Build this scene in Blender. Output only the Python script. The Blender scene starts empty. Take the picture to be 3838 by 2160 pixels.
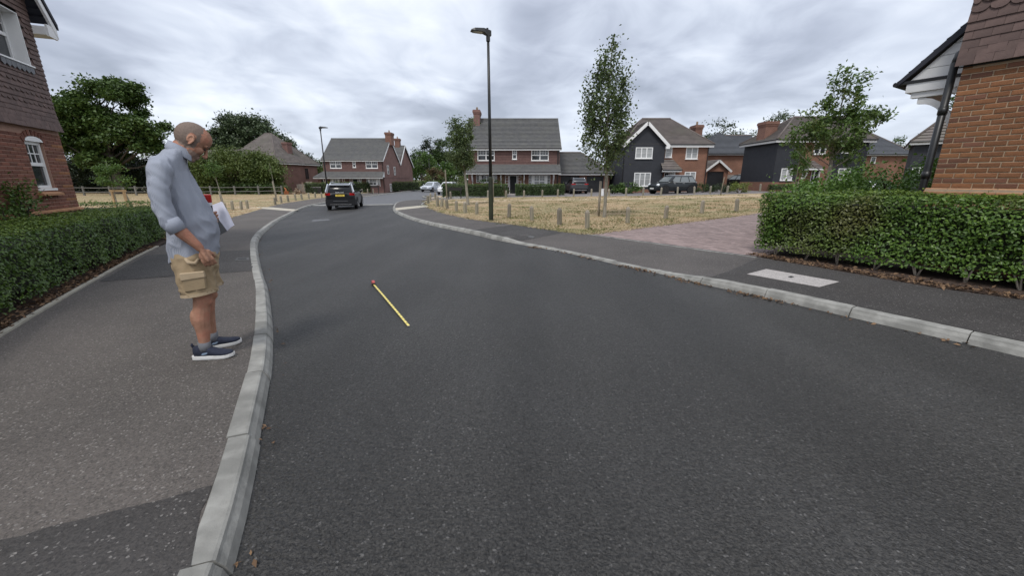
import bpy, bmesh, math, random
import numpy as np
from mathutils import Vector, Matrix, noise

SC = bpy.context.scene
COL = SC.collection
random.seed(7)
RNG = np.random.default_rng(7)

# ---------------------------------------------------------------- camera
cd = bpy.data.cameras.new('camera')
cam = bpy.data.objects.new('camera', cd)
COL.objects.link(cam)
cam.location = (0, 0, 1.54)
cam.rotation_euler = (math.radians(90) - math.atan(408 / 1500), 0, 0)
cd.sensor_fit = 'HORIZONTAL'
cd.sensor_width = 36
cd.lens = 36 * 1500 / 3838
cd.clip_start = .05
cd.clip_end = 3000
SC.camera = cam

# ---------------------------------------------------------------- world: overcast sky
W = bpy.data.worlds.new('World')
SC.world = W
W.use_nodes = True
wt = W.node_tree
wt.nodes.clear()
SUN_EL, SUN_AZ = math.radians(56), math.radians(205)


def wn(t, **k):
    n = wt.nodes.new(t)
    for a, b in k.items():
        setattr(n, a, b)
    return n


def wmath(op, a, b=None, c=None):
    n = wn('ShaderNodeMath', operation=op)
    for i, s in enumerate((a, b, c)):
        if s is None:
            continue
        if isinstance(s, (int, float)):
            n.inputs[i].default_value = s
        else:
            wt.links.new(s, n.inputs[i])
    return n.outputs[0]


sky = wn('ShaderNodeTexSky', sky_type='NISHITA', sun_disc=False, sun_elevation=SUN_EL, sun_rotation=SUN_AZ)
tc = wn('ShaderNodeTexCoord')
sp = wn('ShaderNodeSeparateXYZ')
wt.links.new(tc.outputs['Generated'], sp.inputs[0])
zz = wmath('ADD', wmath('MAXIMUM', sp.outputs[2], 0.0), .20)
cb = wn('ShaderNodeCombineXYZ')
wt.links.new(wmath('DIVIDE', sp.outputs[0], zz), cb.inputs[0])
wt.links.new(wmath('DIVIDE', sp.outputs[1], zz), cb.inputs[1])


def wnoise(scale, detail, rough, off, dist=0.0):
    m = wn('ShaderNodeMapping')
    m.inputs['Location'].default_value = off
    m.inputs['Scale'].default_value = (1, .85, 1)
    wt.links.new(cb.outputs[0], m.inputs[0])
    n = wn('ShaderNodeTexNoise')
    n.inputs['Scale'].default_value = scale
    n.inputs['Detail'].default_value = detail
    n.inputs['Roughness'].default_value = rough
    n.inputs['Distortion'].default_value = dist
    wt.links.new(m.outputs[0], n.inputs['Vector'])
    return n.outputs['Fac']


n1 = wnoise(.42, 2, .5, (3.1, .4, 0), .2)
n2 = wnoise(1.05, 4, .48, (7.3, 2.2, 0), .5)
n3 = wnoise(3.4, 5, .55, (1.3, 5.2, 0), .6)
nn = wmath('ADD', wmath('ADD', wmath('MULTIPLY', n1, .42), wmath('MULTIPLY', n2, .44)), wmath('MULTIPLY', n3, .14))
rp = wn('ShaderNodeValToRGB')
el = rp.color_ramp.elements
el[0].position, el[0].color = .405, (.29, .325, .405, 1)
el[1].position, el[1].color = .605, (.98, .99, 1.02, 1)
for pos, c in ((.45, (.40, .44, .535)), (.495, (.55, .60, .70)), (.55, (.74, .785, .865))):
    e = el.new(pos)
    e.color = (*c, 1)
wt.links.new(nn, rp.inputs[0])
# towards the horizon the cloud deck thins into an even pale band
hz = wmath('POWER', wmath('SUBTRACT', 1.0, wmath('MINIMUM', wmath('MAXIMUM', sp.outputs[2], 0.0), 1.0)), 9.0)
mh = wn('ShaderNodeMix', data_type='RGBA')
wt.links.new(wmath('MULTIPLY', hz, .6), mh.inputs['Factor'])
wt.links.new(rp.outputs[0], mh.inputs[6])
mh.inputs[7].default_value = (.70, .755, .83, 1)
scl = wn('ShaderNodeMix', data_type='RGBA', blend_type='MULTIPLY')
scl.inputs['Factor'].default_value = 1
wt.links.new(mh.outputs[2], scl.inputs[6])
scl.inputs[7].default_value = (10, 10, 10, 1)
mx = wn('ShaderNodeMix', data_type='RGBA')
mx.inputs['Factor'].default_value = .93
wt.links.new(sky.outputs[0], mx.inputs[6])
wt.links.new(scl.outputs[2], mx.inputs[7])
bg = wn('ShaderNodeBackground')
bg.inputs['Strength'].default_value = .1
wt.links.new(mx.outputs[2], bg.inputs[0])
wo = wn('ShaderNodeOutputWorld')
wt.links.new(bg.outputs[0], wo.inputs[0])

# ---------------------------------------------------------------- sun behind the cloud
sd = bpy.data.lights.new('sun', 'SUN')
sd.energy = 1.5
sd.angle = math.radians(14)
sd.color = (1, .96, .9)
sun = bpy.data.objects.new('sun', sd)
COL.objects.link(sun)
# the sky's sun_rotation is measured clockwise from +Y
sdir = Vector((math.sin(SUN_AZ) * math.cos(SUN_EL), math.cos(SUN_AZ) * math.cos(SUN_EL), math.sin(SUN_EL)))
sun.rotation_euler = (-sdir).to_track_quat('-Z', 'Y').to_euler()

vs = SC.view_settings
vs.view_transform = 'Standard'
vs.look = 'None'
vs.exposure = .40
vs.gamma = 1
vs.use_curve_mapping = False
SC.cycles.max_bounces = 6
SC.cycles.diffuse_bounces = 3
SC.cycles.glossy_bounces = 3
SC.cycles.transmission_bounces = 4
SC.cycles.transparent_max_bounces = 6


# ---------------------------------------------------------------- terrain height
def sm(t):
    t = min(1, max(0, t))
    return t * t * (3 - 2 * t)


def zt(x, y):
    s = .012 + .018 * sm((y - 4) / 18) if x < 0 else .010 + .010 * sm((y - 14) / 18)
    if -12 < x < 24:
        xe = x
    elif x <= -12:
        xe = -12 - 4 * math.tanh((-12 - x) / 8)
    else:
        xe = 24 + 4 * math.tanh((x - 24) / 8)
    return s * xe


# ---------------------------------------------------------------- materials
MATS = {}


def mat(name, c1, c2=None, scale=6, rough=.8, detail=4, rand=None, ramt=.0, bump=0, bscale=None, metallic=0,
        spec=.5, c3=None, s3=1.0, a3=.5, coat=0, trans=0, stretch=None, lo=.35, hi=.65, speck=None, cell=.5, bands=None):
    """two-tone noise material; c3 adds a broad blotch tone; rand 'object'/'island' varies the tone piece by piece"""
    m = bpy.data.materials.new(name)
    m.use_nodes = True
    t = m.node_tree
    b = t.nodes['Principled BSDF']
    L = t.links.new

    def N(ty, **k):
        n = t.nodes.new(ty)
        for a, v in k.items():
            setattr(n, a, v)
        return n
    co = N('ShaderNodeTexCoord').outputs['Object']
    if stretch:
        mp = N('ShaderNodeMapping')
        mp.inputs['Scale'].default_value = stretch
        L(co, mp.inputs[0])
        co = mp.outputs[0]

    def noi(sc, de=4, ro=.55):
        n = N('ShaderNodeTexNoise')
        n.inputs['Scale'].default_value = sc
        n.inputs['Detail'].default_value = de
        n.inputs['Roughness'].default_value = ro
        L(co, n.inputs['Vector'])
        return n.outputs['Fac']

    def mix(f, a, bcol, bt='MIX'):
        x = N('ShaderNodeMix', data_type='RGBA', blend_type=bt)
        if isinstance(f, float) or isinstance(f, int):
            x.inputs['Factor'].default_value = f
        else:
            L(f, x.inputs['Factor'])
        for i, s in ((6, a), (7, bcol)):
            if isinstance(s, tuple):
                x.inputs[i].default_value = (*s[:3], 1)
            else:
                L(s, x.inputs[i])
        return x.outputs[2]

    def rampf(f, a, bb, va=0., vb=1.):
        r = N('ShaderNodeMapRange')
        r.inputs[1].default_value = a
        r.inputs[2].default_value = bb
        r.inputs[3].default_value = va
        r.inputs[4].default_value = vb
        L(f, r.inputs[0])
        return r.outputs[0]
    c2 = c2 or tuple(v * .8 for v in c1)
    col = mix(rampf(noi(scale, detail), lo, hi), tuple(c1), tuple(c2))
    if c3:
        col = mix(rampf(noi(s3, 3), .45, .62, 0, a3), col, tuple(c3))
    if speck:  # (scale, colour, threshold)
        vo = N('ShaderNodeTexVoronoi')
        vo.inputs['Scale'].default_value = speck[0]
        L(co, vo.inputs['Vector'])
        sepc = N('ShaderNodeSeparateColor')
        L(vo.outputs['Color'], sepc.inputs[0])
        col = mix(rampf(sepc.outputs[0], speck[2], speck[2] + .02, 0, speck[3] if len(speck) > 3 else .8), col, tuple(speck[1]))
        col = mix(rampf(sepc.outputs[1], .3, 1., 0, cell), col, tuple(v * .42 for v in c1))
        col = mix(rampf(sepc.outputs[2], .6, 1., 0, cell * .8), col, tuple(min(1, v * 1.7) for v in c1))
    if bands:  # wheel-worn streaks along the carriageway: (turn, across, along, amount)
        mp2 = N('ShaderNodeMapping')
        mp2.inputs['Rotation'].default_value = (0, 0, bands[0])
        mp2.inputs['Scale'].default_value = (bands[1], bands[2], 1)
        L(co, mp2.inputs[0])
        nb = N('ShaderNodeTexNoise')
        nb.inputs['Scale'].default_value = 1
        nb.inputs['Detail'].default_value = 4
        L(mp2.outputs[0], nb.inputs['Vector'])
        fb = rampf(nb.outputs['Fac'], .3, .7, 1 - bands[3], 1 + bands[3])
        cb_ = N('ShaderNodeCombineXYZ')
        for i in range(3):
            L(fb, cb_.inputs[i])
        col = mix(1.0, col, cb_.outputs[0], 'MULTIPLY')
    if rand:
        if rand == 'object':
            rv = N('ShaderNodeObjectInfo').outputs['Random']
        else:
            rv = N('ShaderNodeNewGeometry').outputs['Random Per Island']
        r = N('ShaderNodeMapRange')
        r.inputs[3].default_value = 1 - ramt
        r.inputs[4].default_value = 1 + ramt
        L(rv, r.inputs[0])
        cmb = N('ShaderNodeCombineXYZ')
        for i in range(3):
            L(r.outputs[0], cmb.inputs[i])
        col = mix(1.0, col, cmb.outputs[0], 'MULTIPLY')
    L(col, b.inputs['Base Color'])
    b.inputs['Roughness'].default_value = rough
    b.inputs['Metallic'].default_value = metallic
    b.inputs['Specular IOR Level'].default_value = spec
    b.inputs['Coat Weight'].default_value = coat
    b.inputs['Coat Roughness'].default_value = .06
    if bump:
        bn = N('ShaderNodeBump')
        bn.inputs['Strength'].default_value = bump
        bn.inputs['Distance'].default_value = .01
        L(noi(bscale or scale * 2, 3), bn.inputs['Height'])
        L(bn.outputs[0], b.inputs['Normal'])
    if trans:
        tr = N('ShaderNodeBsdfTranslucent')
        L(mix(.35, col, (.25, .35, .05)), tr.inputs[0])
        ms = N('ShaderNodeMixShader')
        ms.inputs[0].default_value = trans
        L(b.outputs[0], ms.inputs[1])
        L(tr.outputs[0], ms.inputs[2])
        L(ms.outputs[0], t.nodes['Material Output'].inputs[0])
    MATS[name] = m
    return m


def leafmat(name, a, b_, c=None, rough=.5, trans=.22):
    """leaf colours from a to b, leaf by leaf, with broad drifts towards c"""
    m = bpy.data.materials.new(name)
    m.use_nodes = True
    t = m.node_tree
    b = t.nodes['Principled BSDF']
    L = t.links.new
    g = t.nodes.new('ShaderNodeNewGeometry')
    r = t.nodes.new('ShaderNodeValToRGB')
    r.color_ramp.elements[0].color = (*a, 1)
    r.color_ramp.elements[1].color = (*b_, 1)
    L(g.outputs['Random Per Island'], r.inputs[0])
    col = r.outputs[0]
    if c:
        tcn = t.nodes.new('ShaderNodeTexCoord')
        n = t.nodes.new('ShaderNodeTexNoise')
        n.inputs['Scale'].default_value = c[1]
        n.inputs['Detail'].default_value = 2
        L(tcn.outputs['Object'], n.inputs['Vector'])
        mr = t.nodes.new('ShaderNodeMapRange')
        mr.inputs[1].default_value = .5
        mr.inputs[2].default_value = .68
        mr.inputs[4].default_value = c[2]
        L(n.outputs['Fac'], mr.inputs[0])
        x = t.nodes.new('ShaderNodeMix')
        x.data_type = 'RGBA'
        L(mr.outputs[0], x.inputs['Factor'])
        L(col, x.inputs[6])
        x.inputs[7].default_value = (*c[0], 1)
        col = x.outputs[2]
    L(col, b.inputs['Base Color'])
    b.inputs['Roughness'].default_value = rough
    b.inputs['Specular IOR Level'].default_value = .4
    tr = t.nodes.new('ShaderNodeBsdfTranslucent')
    L(col, tr.inputs[0])
    ms = t.nodes.new('ShaderNodeMixShader')
    ms.inputs[0].default_value = trans
    L(b.outputs[0], ms.inputs[1])
    L(tr.outputs[0], ms.inputs[2])
    L(ms.outputs[0], t.nodes['Material Output'].inputs[0])
    MATS[name] = m
    return m


def glassmat(name, c, rough=.05):
    m = mat(name, c, c, rough=rough, spec=.8)
    return m


def plank_mat(name, c1, c2):
    return mat(name, c1, c2, scale=9, rough=.85, stretch=(6, 6, .8), rand='object', ramt=.2)


mat('asphalt', (.043, .041, .0385), (.033, .0315, .030), scale=1.2, rough=.6, c3=(.055, .054, .053), s3=.6, a3=.7, bands=(.5, .9, .16, .32),
    speck=(105, (.17, .165, .16), .955, .7), bump=3.2, bscale=48, cell=1.0)
mat('asphalt_raised', (.135, .137, .145), (.115, .117, .125), scale=1.5, rough=.75, speck=(120, (.25, .25, .25), .96), bump=.6, bscale=90)
mat('footway', (.108, .096, .086), (.088, .078, .071), scale=1.6, rough=.85, c3=(.132, .115, .104), s3=.5, a3=.8,
    speck=(105, (.30, .28, .26), .945, .75), bump=1.5, bscale=60, cell=.6)
mat('footway_dark', (.053, .048, .045), (.043, .039, .037), scale=2.5, rough=.8, c3=(.068, .063, .061), s3=.7, a3=.8,
    speck=(105, (.26, .245, .23), .955, .8), bump=1.5, bscale=60, cell=.6)
mat('footway_right', (.096, .086, .080), (.078, .070, .066), scale=1.8, rough=.85, c3=(.114, .102, .095), s3=.6, a3=.8,
    speck=(105, (.28, .26, .245), .955, .75), bump=1.3, bscale=60, cell=.5)
mat('concrete', (.35, .345, .32), (.27, .265, .245), scale=9, rough=.9, c3=(.17, .168, .155), s3=3.6, a3=.7, rand='object', ramt=.08,
    bump=.35, bscale=60)
mat('concrete_edge', (.40, .375, .31), (.31, .29, .24), scale=6, rough=.9, bump=.3, bscale=50)
mat('cream_strip', (.50, .46, .38), (.42, .38, .31), scale=3, rough=.9)
mat('paleslab', (.46, .43, .41), (.39, .365, .35), scale=7, rough=.9, speck=(90, (.3, .29, .28), .93, .5))
mat('grey_cover', (.12, .12, .12), (.09, .09, .09), scale=10, rough=.8, spec=.3)
mat('black_slot', (.02, .02, .02), rough=.8)
mat('soil', (.075, .055, .040), (.045, .033, .025), scale=5, rough=.95)
mat('mulch', (.085, .052, .036), (.04, .026, .019), scale=14, rough=.95, bump=1, bscale=30)
mat('dry_ground', (.45, .345, .215), (.31, .205, .110), scale=1.3, rough=.95, c3=(.20, .195, .085), s3=.55, a3=.85, bump=.8, bscale=14, lo=.34, hi=.62, stretch=(.55, 1.3, 1))
mat('tan_path', (.52, .41, .28), (.44, .34, .22), scale=2, rough=.95)
mat('lane', (.20, .185, .185), (.17, .158, .16), scale=1.2, rough=.9)
mat('gravel_path', (.38, .33, .26), (.32, .28, .22), scale=3, rough=.95)
mat('far_ground', (.13, .12, .06), (.10, .10, .045), scale=.2, rough=.95)
mat('paver', (.29, .222, .208), (.24, .182, .172), scale=8, rough=.9, rand='object', ramt=.22)
mat('paver_mass', (.29, .222, .208), (.24, .182, .172), scale=8, rough=.9, rand='island', ramt=.22)
mat('paver_bed', (.095, .065, .06), (.08, .055, .05), scale=9, rough=.95)
mat('paver_dark', (.085, .08, .085), (.07, .066, .07), scale=8, rough=.9, rand='object', ramt=.15)
# building and object materials
mat('brick_orange', (.255, .112, .050), (.195, .083, .038), scale=14, rough=.9, rand='object', ramt=.18, bump=.5, bscale=60)
mat('brick_red', (.205, .080, .052), (.155, .062, .043), scale=14, rough=.9, rand='object', ramt=.3, bump=.5, bscale=60)
mat('brick_quoin', (.29, .130, .056), (.23, .10, .045), scale=14, rough=.9, rand='object', ramt=.15, bump=.4, bscale=60)
mat('brick_plum', (.185, .083, .048), (.150, .066, .042), scale=14, rough=.9, rand='object', ramt=.2, bump=.4, bscale=60)
mat('plinth_brick', (.42, .22, .115), (.36, .185, .095), scale=10, rough=.9, rand='object', ramt=.12, bump=.3, bscale=50)
mat('mortar', (.47, .345, .235), (.40, .295, .20), scale=20, rough=.95)
mat('mortar_red', (.36, .22, .165), (.30, .18, .135), scale=20, rough=.95)
mat('hung_tile', (.135, .088, .076), (.105, .067, .059), scale=10, rough=.75, rand='object', ramt=.18, bump=.2, bscale=40)
mat('hung_tile_mass', (.135, .088, .076), (.105, .067, .059), scale=10, rough=.75, rand='island', ramt=.18)
mat('white_paint', (.80, .80, .79), (.74, .74, .74), scale=3, rough=.45)
mat('white_upvc', (.82, .82, .81), (.78, .78, .78), scale=3, rough=.3)
mat('black_plastic', (.012, .012, .013), (.017, .017, .018), scale=20, rough=.4)
mat('black_gutter', (.015, .015, .017), (.02, .02, .022), scale=20, rough=.45)
mat('black_paint', (.011, .012, .013), (.014, .015, .016), scale=9, rough=.6, spec=.3)
mat('lead', (.16, .165, .18), (.12, .125, .135), scale=6, rough=.6)
mat('roof_grey', (.135, .135, .135), (.10, .101, .102), scale=3, rough=.85, c3=(.15, .15, .135), s3=1.2, a3=.35, rand='island', ramt=.08)
mat('roof_brown', (.185, .160, .148), (.135, .116, .110), scale=1.8, rough=.85, c3=(.15, .14, .115), s3=.5, a3=.6, rand='island', ramt=.1)
mat('roof_slate', (.090, .096, .108), (.075, .08, .09), scale=1.5, rough=.75, rand='island', ramt=.07)
mat('roof_blue', (.030, .032, .045), (.022, .023, .033), scale=3, rough=.7, rand='island', ramt=.1)
mat('ridge', (.15, .125, .115), (.12, .10, .09), scale=4, rough=.85)
mat('clad_black', (.028, .031, .039), (.022, .024, .031), scale=3, rough=.7)


def brickwall(name, c1, c2, mortar, bw=.225, bh=.075, msize=.011):
    """far walls: coursed brick too small to part; laid along the wall whichever way it runs"""
    m = bpy.data.materials.new(name)
    m.use_nodes = True
    t = m.node_tree
    b = t.nodes['Principled BSDF']
    L = t.links.new
    tcn = t.nodes.new('ShaderNodeTexCoord')
    s = t.nodes.new('ShaderNodeSeparateXYZ')
    L(tcn.outputs['Object'], s.inputs[0])
    ad = t.nodes.new('ShaderNodeMath')
    ad.operation = 'ADD'
    L(s.outputs[0], ad.inputs[0])
    L(s.outputs[1], ad.inputs[1])
    c = t.nodes.new('ShaderNodeCombineXYZ')
    L(ad.outputs[0], c.inputs[0])
    L(s.outputs[2], c.inputs[1])
    br = t.nodes.new('ShaderNodeTexBrick')
    br.inputs['Scale'].default_value = 1
    br.inputs['Brick Width'].default_value = bw
    br.inputs['Row Height'].default_value = bh
    br.inputs['Mortar Size'].default_value = msize
    br.inputs['Color1'].default_value = (*c1, 1)
    br.inputs['Color2'].default_value = (*c2, 1)
    br.inputs['Mortar'].default_value = (*mortar, 1)
    L(c.outputs[0], br.inputs['Vector'])
    n = t.nodes.new('ShaderNodeTexNoise')
    n.inputs['Scale'].default_value = .9
    n.inputs['Detail'].default_value = 3
    L(tcn.outputs['Object'], n.inputs['Vector'])
    mr = t.nodes.new('ShaderNodeMapRange')
    mr.inputs[1].default_value = .3
    mr.inputs[2].default_value = .7
    mr.inputs[3].default_value = .82
    mr.inputs[4].default_value = 1.15
    L(n.outputs['Fac'], mr.inputs[0])
    cm = t.nodes.new('ShaderNodeCombineXYZ')
    for i in range(3):
        L(mr.outputs[0], cm.inputs[i])
    x = t.nodes.new('ShaderNodeMix')
    x.data_type = 'RGBA'
    x.blend_type = 'MULTIPLY'
    x.inputs['Factor'].default_value = 1
    L(br.outputs['Color'], x.inputs[6])
    L(cm.outputs[0], x.inputs[7])
    L(x.outputs[2], b.inputs['Base Color'])
    b.inputs['Roughness'].default_value = .9
    bp = t.nodes.new('ShaderNodeBump')
    bp.inputs['Strength'].default_value = .5
    bp.inputs['Distance'].default_value = .01
    bp.invert = True
    L(br.outputs['Fac'], bp.inputs['Height'])
    L(bp.outputs[0], b.inputs['Normal'])
    MATS[name] = m
    return m


brickwall('far_brick_red', (.20, .095, .072), (.155, .074, .058), (.24, .15, .11))
brickwall('far_brick_orange', (.225, .100, .066), (.18, .08, .056), (.28, .17, .115))
brickwall('far_brick_plum', (.215, .110, .096), (.17, .088, .078), (.21, .135, .115))
brickwall('near_brick_mass', (.235, .105, .050), (.175, .075, .038), (.42, .30, .20))
brickwall('near_brick_red_mass', (.205, .080, .052), (.155, .062, .043), (.27, .165, .125))
mat('far_hung', (.150, .082, .072), (.112, .062, .056), scale=5, rough=.8, rand='island', ramt=.1)
glassmat('window_glass', (.025, .028, .032))
glassmat('window_blind', (.33, .34, .34), .15)
mat('car_glass', (.010, .011, .013), (.010, .011, .013), rough=.06, spec=.3)
glassmat('car_glass_pale', (.16, .18, .19), .08)  # pale reflection in the panes is put into the glass colour
mat('car_black', (.007, .008, .010), (.007, .008, .010), rough=.3, coat=.25, spec=.35)
mat('car_black_dull', (.014, .015, .018), (.012, .013, .015), scale=20, rough=.6, spec=.3)
mat('car_green', (.012, .016, .019), (.012, .016, .019), rough=.3, coat=.35, spec=.35)
mat('car_grey', (.055, .058, .066), (.055, .058, .066), rough=.28, coat=1)
mat('car_silver', (.52, .56, .62), (.52, .56, .62), rough=.3, coat=1)
mat('car_white', (.75, .76, .77), (.75, .76, .77), rough=.3, coat=1)
mat('chrome', (.72, .73, .75), (.72, .73, .75), rough=.2, metallic=1)
mat('tyre', (.014, .014, .014), (.02, .02, .02), scale=30, rough=.9)
mat('tail_red', (.42, .012, .015), (.36, .01, .012), rough=.15, coat=1)
mat('head_clear', (.80, .82, .84), (.75, .77, .8), rough=.12, coat=1)
mat('plate_yellow', (.80, .60, .10), (.76, .56, .09), rough=.4)
mat('plate_white', (.78, .78, .74), (.74, .74, .7), rough=.4)
mat('lettering_black', (.01, .01, .01), (.01, .01, .01), rough=.5)
mat('lettering_silver', (.75, .76, .77), (.75, .76, .77), rough=.3)
mat('lamp_black', (.014, .015, .016), (.02, .021, .022), scale=8, rough=.45)
mat('lamp_green', (.035, .042, .022), (.016, .018, .012), scale=5, rough=.85, stretch=(1, 1, .35))
mat('lens_glass', (.30, .33, .36), (.3, .33, .36), rough=.1)
mat('old_timber', (.36, .315, .255), (.22, .195, .16), scale=7, rough=.9, stretch=(4, 4, .55), rand='object', ramt=.22, c3=(.16, .16, .10), s3=2, a3=.6, bump=.5, bscale=30)
mat('grey_rail', (.16, .155, .14), (.115, .11, .10), scale=6, rough=.9, rand='object', ramt=.12, stretch=(.6, 3, 3))
mat('new_timber', (.52, .36, .20), (.44, .30, .165), scale=6, rough=.8)
mat('fence_board', (.29, .255, .225), (.235, .205, .18), scale=6, rough=.9, stretch=(4, 4, .6), rand='object', ramt=.15)
mat('log', (.32, .24, .17), (.16, .11, .08), scale=8, rough=.95, rand='object', ramt=.25)
mat('rust', (.42, .15, .06), (.32, .11, .05), scale=6, rough=.9)
mat('bark', (.085, .070, .055), (.05, .042, .034), scale=8, rough=.95, stretch=(1, 1, .3), bump=.6, bscale=14)
mat('pale_bark', (.30, .28, .235), (.20, .185, .15), scale=8, rough=.9, stretch=(1, 1, .5))
mat('hedge_stem', (.34, .30, .25), (.24, .21, .175), scale=12, rough=.9)
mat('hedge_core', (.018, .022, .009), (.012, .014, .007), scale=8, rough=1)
mat('sign_black', (.012, .012, .012), (.016, .016, .016), rough=.5)
mat('garage_black', (.016, .017, .020), (.02, .021, .024), scale=6, rough=.5)
mat('wreath', (.30, .20, .12), (.20, .13, .07), scale=30, rough=.95)
leafmat('leaf_privet', (.042, .088, .015), (.115, .195, .033), ((.10, .155, .026), 1.2, .5), rough=.4)
leafmat('leaf_privet_right', (.052, .112, .018), (.145, .245, .040), ((.135, .115, .040), .75, .7), rough=.38)
leafmat('leaf_hedge_top', (.105, .175, .024), (.175, .24, .042), None, rough=.45)
leafmat('leaf_bright', (.080, .170, .026), (.150, .255, .050), None, rough=.45)
leafmat('leaf_far_hedge', (.028, .058, .014), (.062, .102, .025), ((.085, .12, .028), .8, .5))
leafmat('leaf_oak', (.038, .070, .019), (.092, .150, .035), ((.080, .135, .026), .35, .7), trans=.2)
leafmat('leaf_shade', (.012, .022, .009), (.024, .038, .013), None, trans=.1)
leafmat('leaf_grey_green', (.040, .060, .032), (.072, .098, .050), ((.085, .105, .055), .25, .5), trans=.2)
leafmat('leaf_willow', (.080, .115, .026), (.135, .175, .045), ((.045, .075, .022), .4, .6), trans=.2)
leafmat('leaf_field', (.055, .082, .042), (.105, .142, .070), None, rough=.4, trans=.15)
leafmat('leaf_fresh', (.060, .120, .026), (.115, .190, .042), None, trans=.3)
leafmat('leaf_street', (.055, .085, .034), (.15, .20, .08), ((.075, .125, .03), .9, .5), trans=.25)
leafmat('leaf_maple', (.058, .110, .026), (.145, .225, .055), ((.11, .075, .03), .8, .45), trans=.25)
leafmat('leaf_conifer', (.015, .026, .012), (.032, .048, .022), None, trans=.05)
leafmat('leaf_brown', (.10, .072, .035), (.16, .11, .055), None)
leafmat('leaf_lime', (.12, .16, .030), (.22, .26, .06), None)
leafmat('leaf_litter', (.055, .030, .018), (.24, .150, .085), None, rough=.9, trans=.05)
leafmat('dry_blades', (.40, .30, .175), (.64, .54, .375), ((.23, .235, .095), .5, .75), rough=.9, trans=.2)
leafmat('green_blades', (.06, .10, .02), (.15, .18, .05), None, rough=.8)
mat('skin', (.40, .22, .15), (.31, .165, .11), scale=14, rough=.72, c3=(.44, .185, .125), s3=9, a3=.6, bump=.35, bscale=70, spec=.3)
mat('scalp_hair', (.215, .160, .130), (.155, .115, .095), scale=120, rough=.8)
mat('stubble', (.32, .215, .17), (.24, .16, .13), scale=120, rough=.8)
mat('eye_dark', (.03, .022, .02), (.03, .022, .02), rough=.2)
mat('brow_hair', (.16, .10, .075), (.12, .08, .06), scale=90, rough=.9)
mat('khaki', (.37, .28, .175), (.305, .23, .14), scale=5, rough=.95, c3=(.25, .185, .11), s3=9, a3=.35, bump=.3, bscale=30)
mat('khaki_pale', (.46, .36, .24), (.40, .31, .205), scale=6, rough=.95, bump=.3, bscale=30)
mat('sock_grey', (.17, .175, .195), (.135, .14, .155), scale=60, rough=.95)
mat('shoe_navy', (.020, .026, .050), (.014, .018, .035), scale=60, rough=.85, bump=.3, bscale=150)
mat('shoe_sole', (.72, .72, .71), (.62, .62, .61), scale=8, rough=.7)
mat('shoe_logo', (.20, .27, .37), (.2, .27, .37), rough=.6)
mat('lace', (.30, .34, .42), (.24, .27, .34), scale=40, rough=.9)
mat('paper', (.70, .71, .82), (.64, .65, .77), scale=5, rough=.8)
mat('clip_grey', (.26, .27, .28), (.22, .23, .24), scale=5, rough=.6)
mat('red_plastic', (.50, .022, .018), (.44, .02, .016), rough=.35)
mat('tape_yellow', (.85, .72, .22), (.80, .66, .18), scale=30, rough=.5)
mat('rubber_black', (.012, .012, .012), (.015, .015, .015), rough=.6)
mat('tape_red', (.50, .10, .09), (.45, .08, .08), rough=.4)


def check_mat(name, light, dark, period):
    """fine woven check: thin dark threads both ways on pale cloth"""
    m = bpy.data.materials.new(name)
    m.use_nodes = True
    t = m.node_tree
    b = t.nodes['Principled BSDF']
    L = t.links.new
    tcn = t.nodes.new('ShaderNodeTexCoord')
    s = t.nodes.new('ShaderNodeSeparateXYZ')
    L(tcn.outputs['Object'], s.inputs[0])
    fs = []
    ax = t.nodes.new('ShaderNodeMath')
    ax.operation = 'ADD'
    L(s.outputs[0], ax.inputs[0])
    L(s.outputs[1], ax.inputs[1])
    for sock, k in ((ax.outputs[0], .85), (s.outputs[2], 1.0)):
        mu = t.nodes.new('ShaderNodeMath')
        mu.operation = 'MULTIPLY'
        L(sock, mu.inputs[0])
        mu.inputs[1].default_value = k / period
        fr = t.nodes.new('ShaderNodeMath')
        fr.operation = 'FRACT'
        L(mu.outputs[0], fr.inputs[0])
        lt = t.nodes.new('ShaderNodeMath')
        lt.operation = 'LESS_THAN'
        L(fr.outputs[0], lt.inputs[0])
        lt.inputs[1].default_value = .42
        fs.append(lt.outputs[0])
    ad = t.nodes.new('ShaderNodeMath')
    ad.operation = 'MULTIPLY_ADD'
    L(fs[0], ad.inputs[0])
    ad.inputs[1].default_value = .4
    h2 = t.nodes.new('ShaderNodeMath')
    h2.operation = 'MULTIPLY'
    L(fs[1], h2.inputs[0])
    h2.inputs[1].default_value = .6
    L(h2.outputs[0], ad.inputs[2])
    x = t.nodes.new('ShaderNodeMix')
    x.data_type = 'RGBA'
    L(ad.outputs[0], x.inputs['Factor'])
    x.inputs[6].default_value = (*light, 1)
    x.inputs[7].default_value = (*dark, 1)
    L(x.outputs[2], b.inputs['Base Color'])
    b.inputs['Roughness'].default_value = .95
    MATS[name] = m


check_mat('shirt_check', (.375, .40, .46), (.20, .225, .29), .0056)


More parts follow.
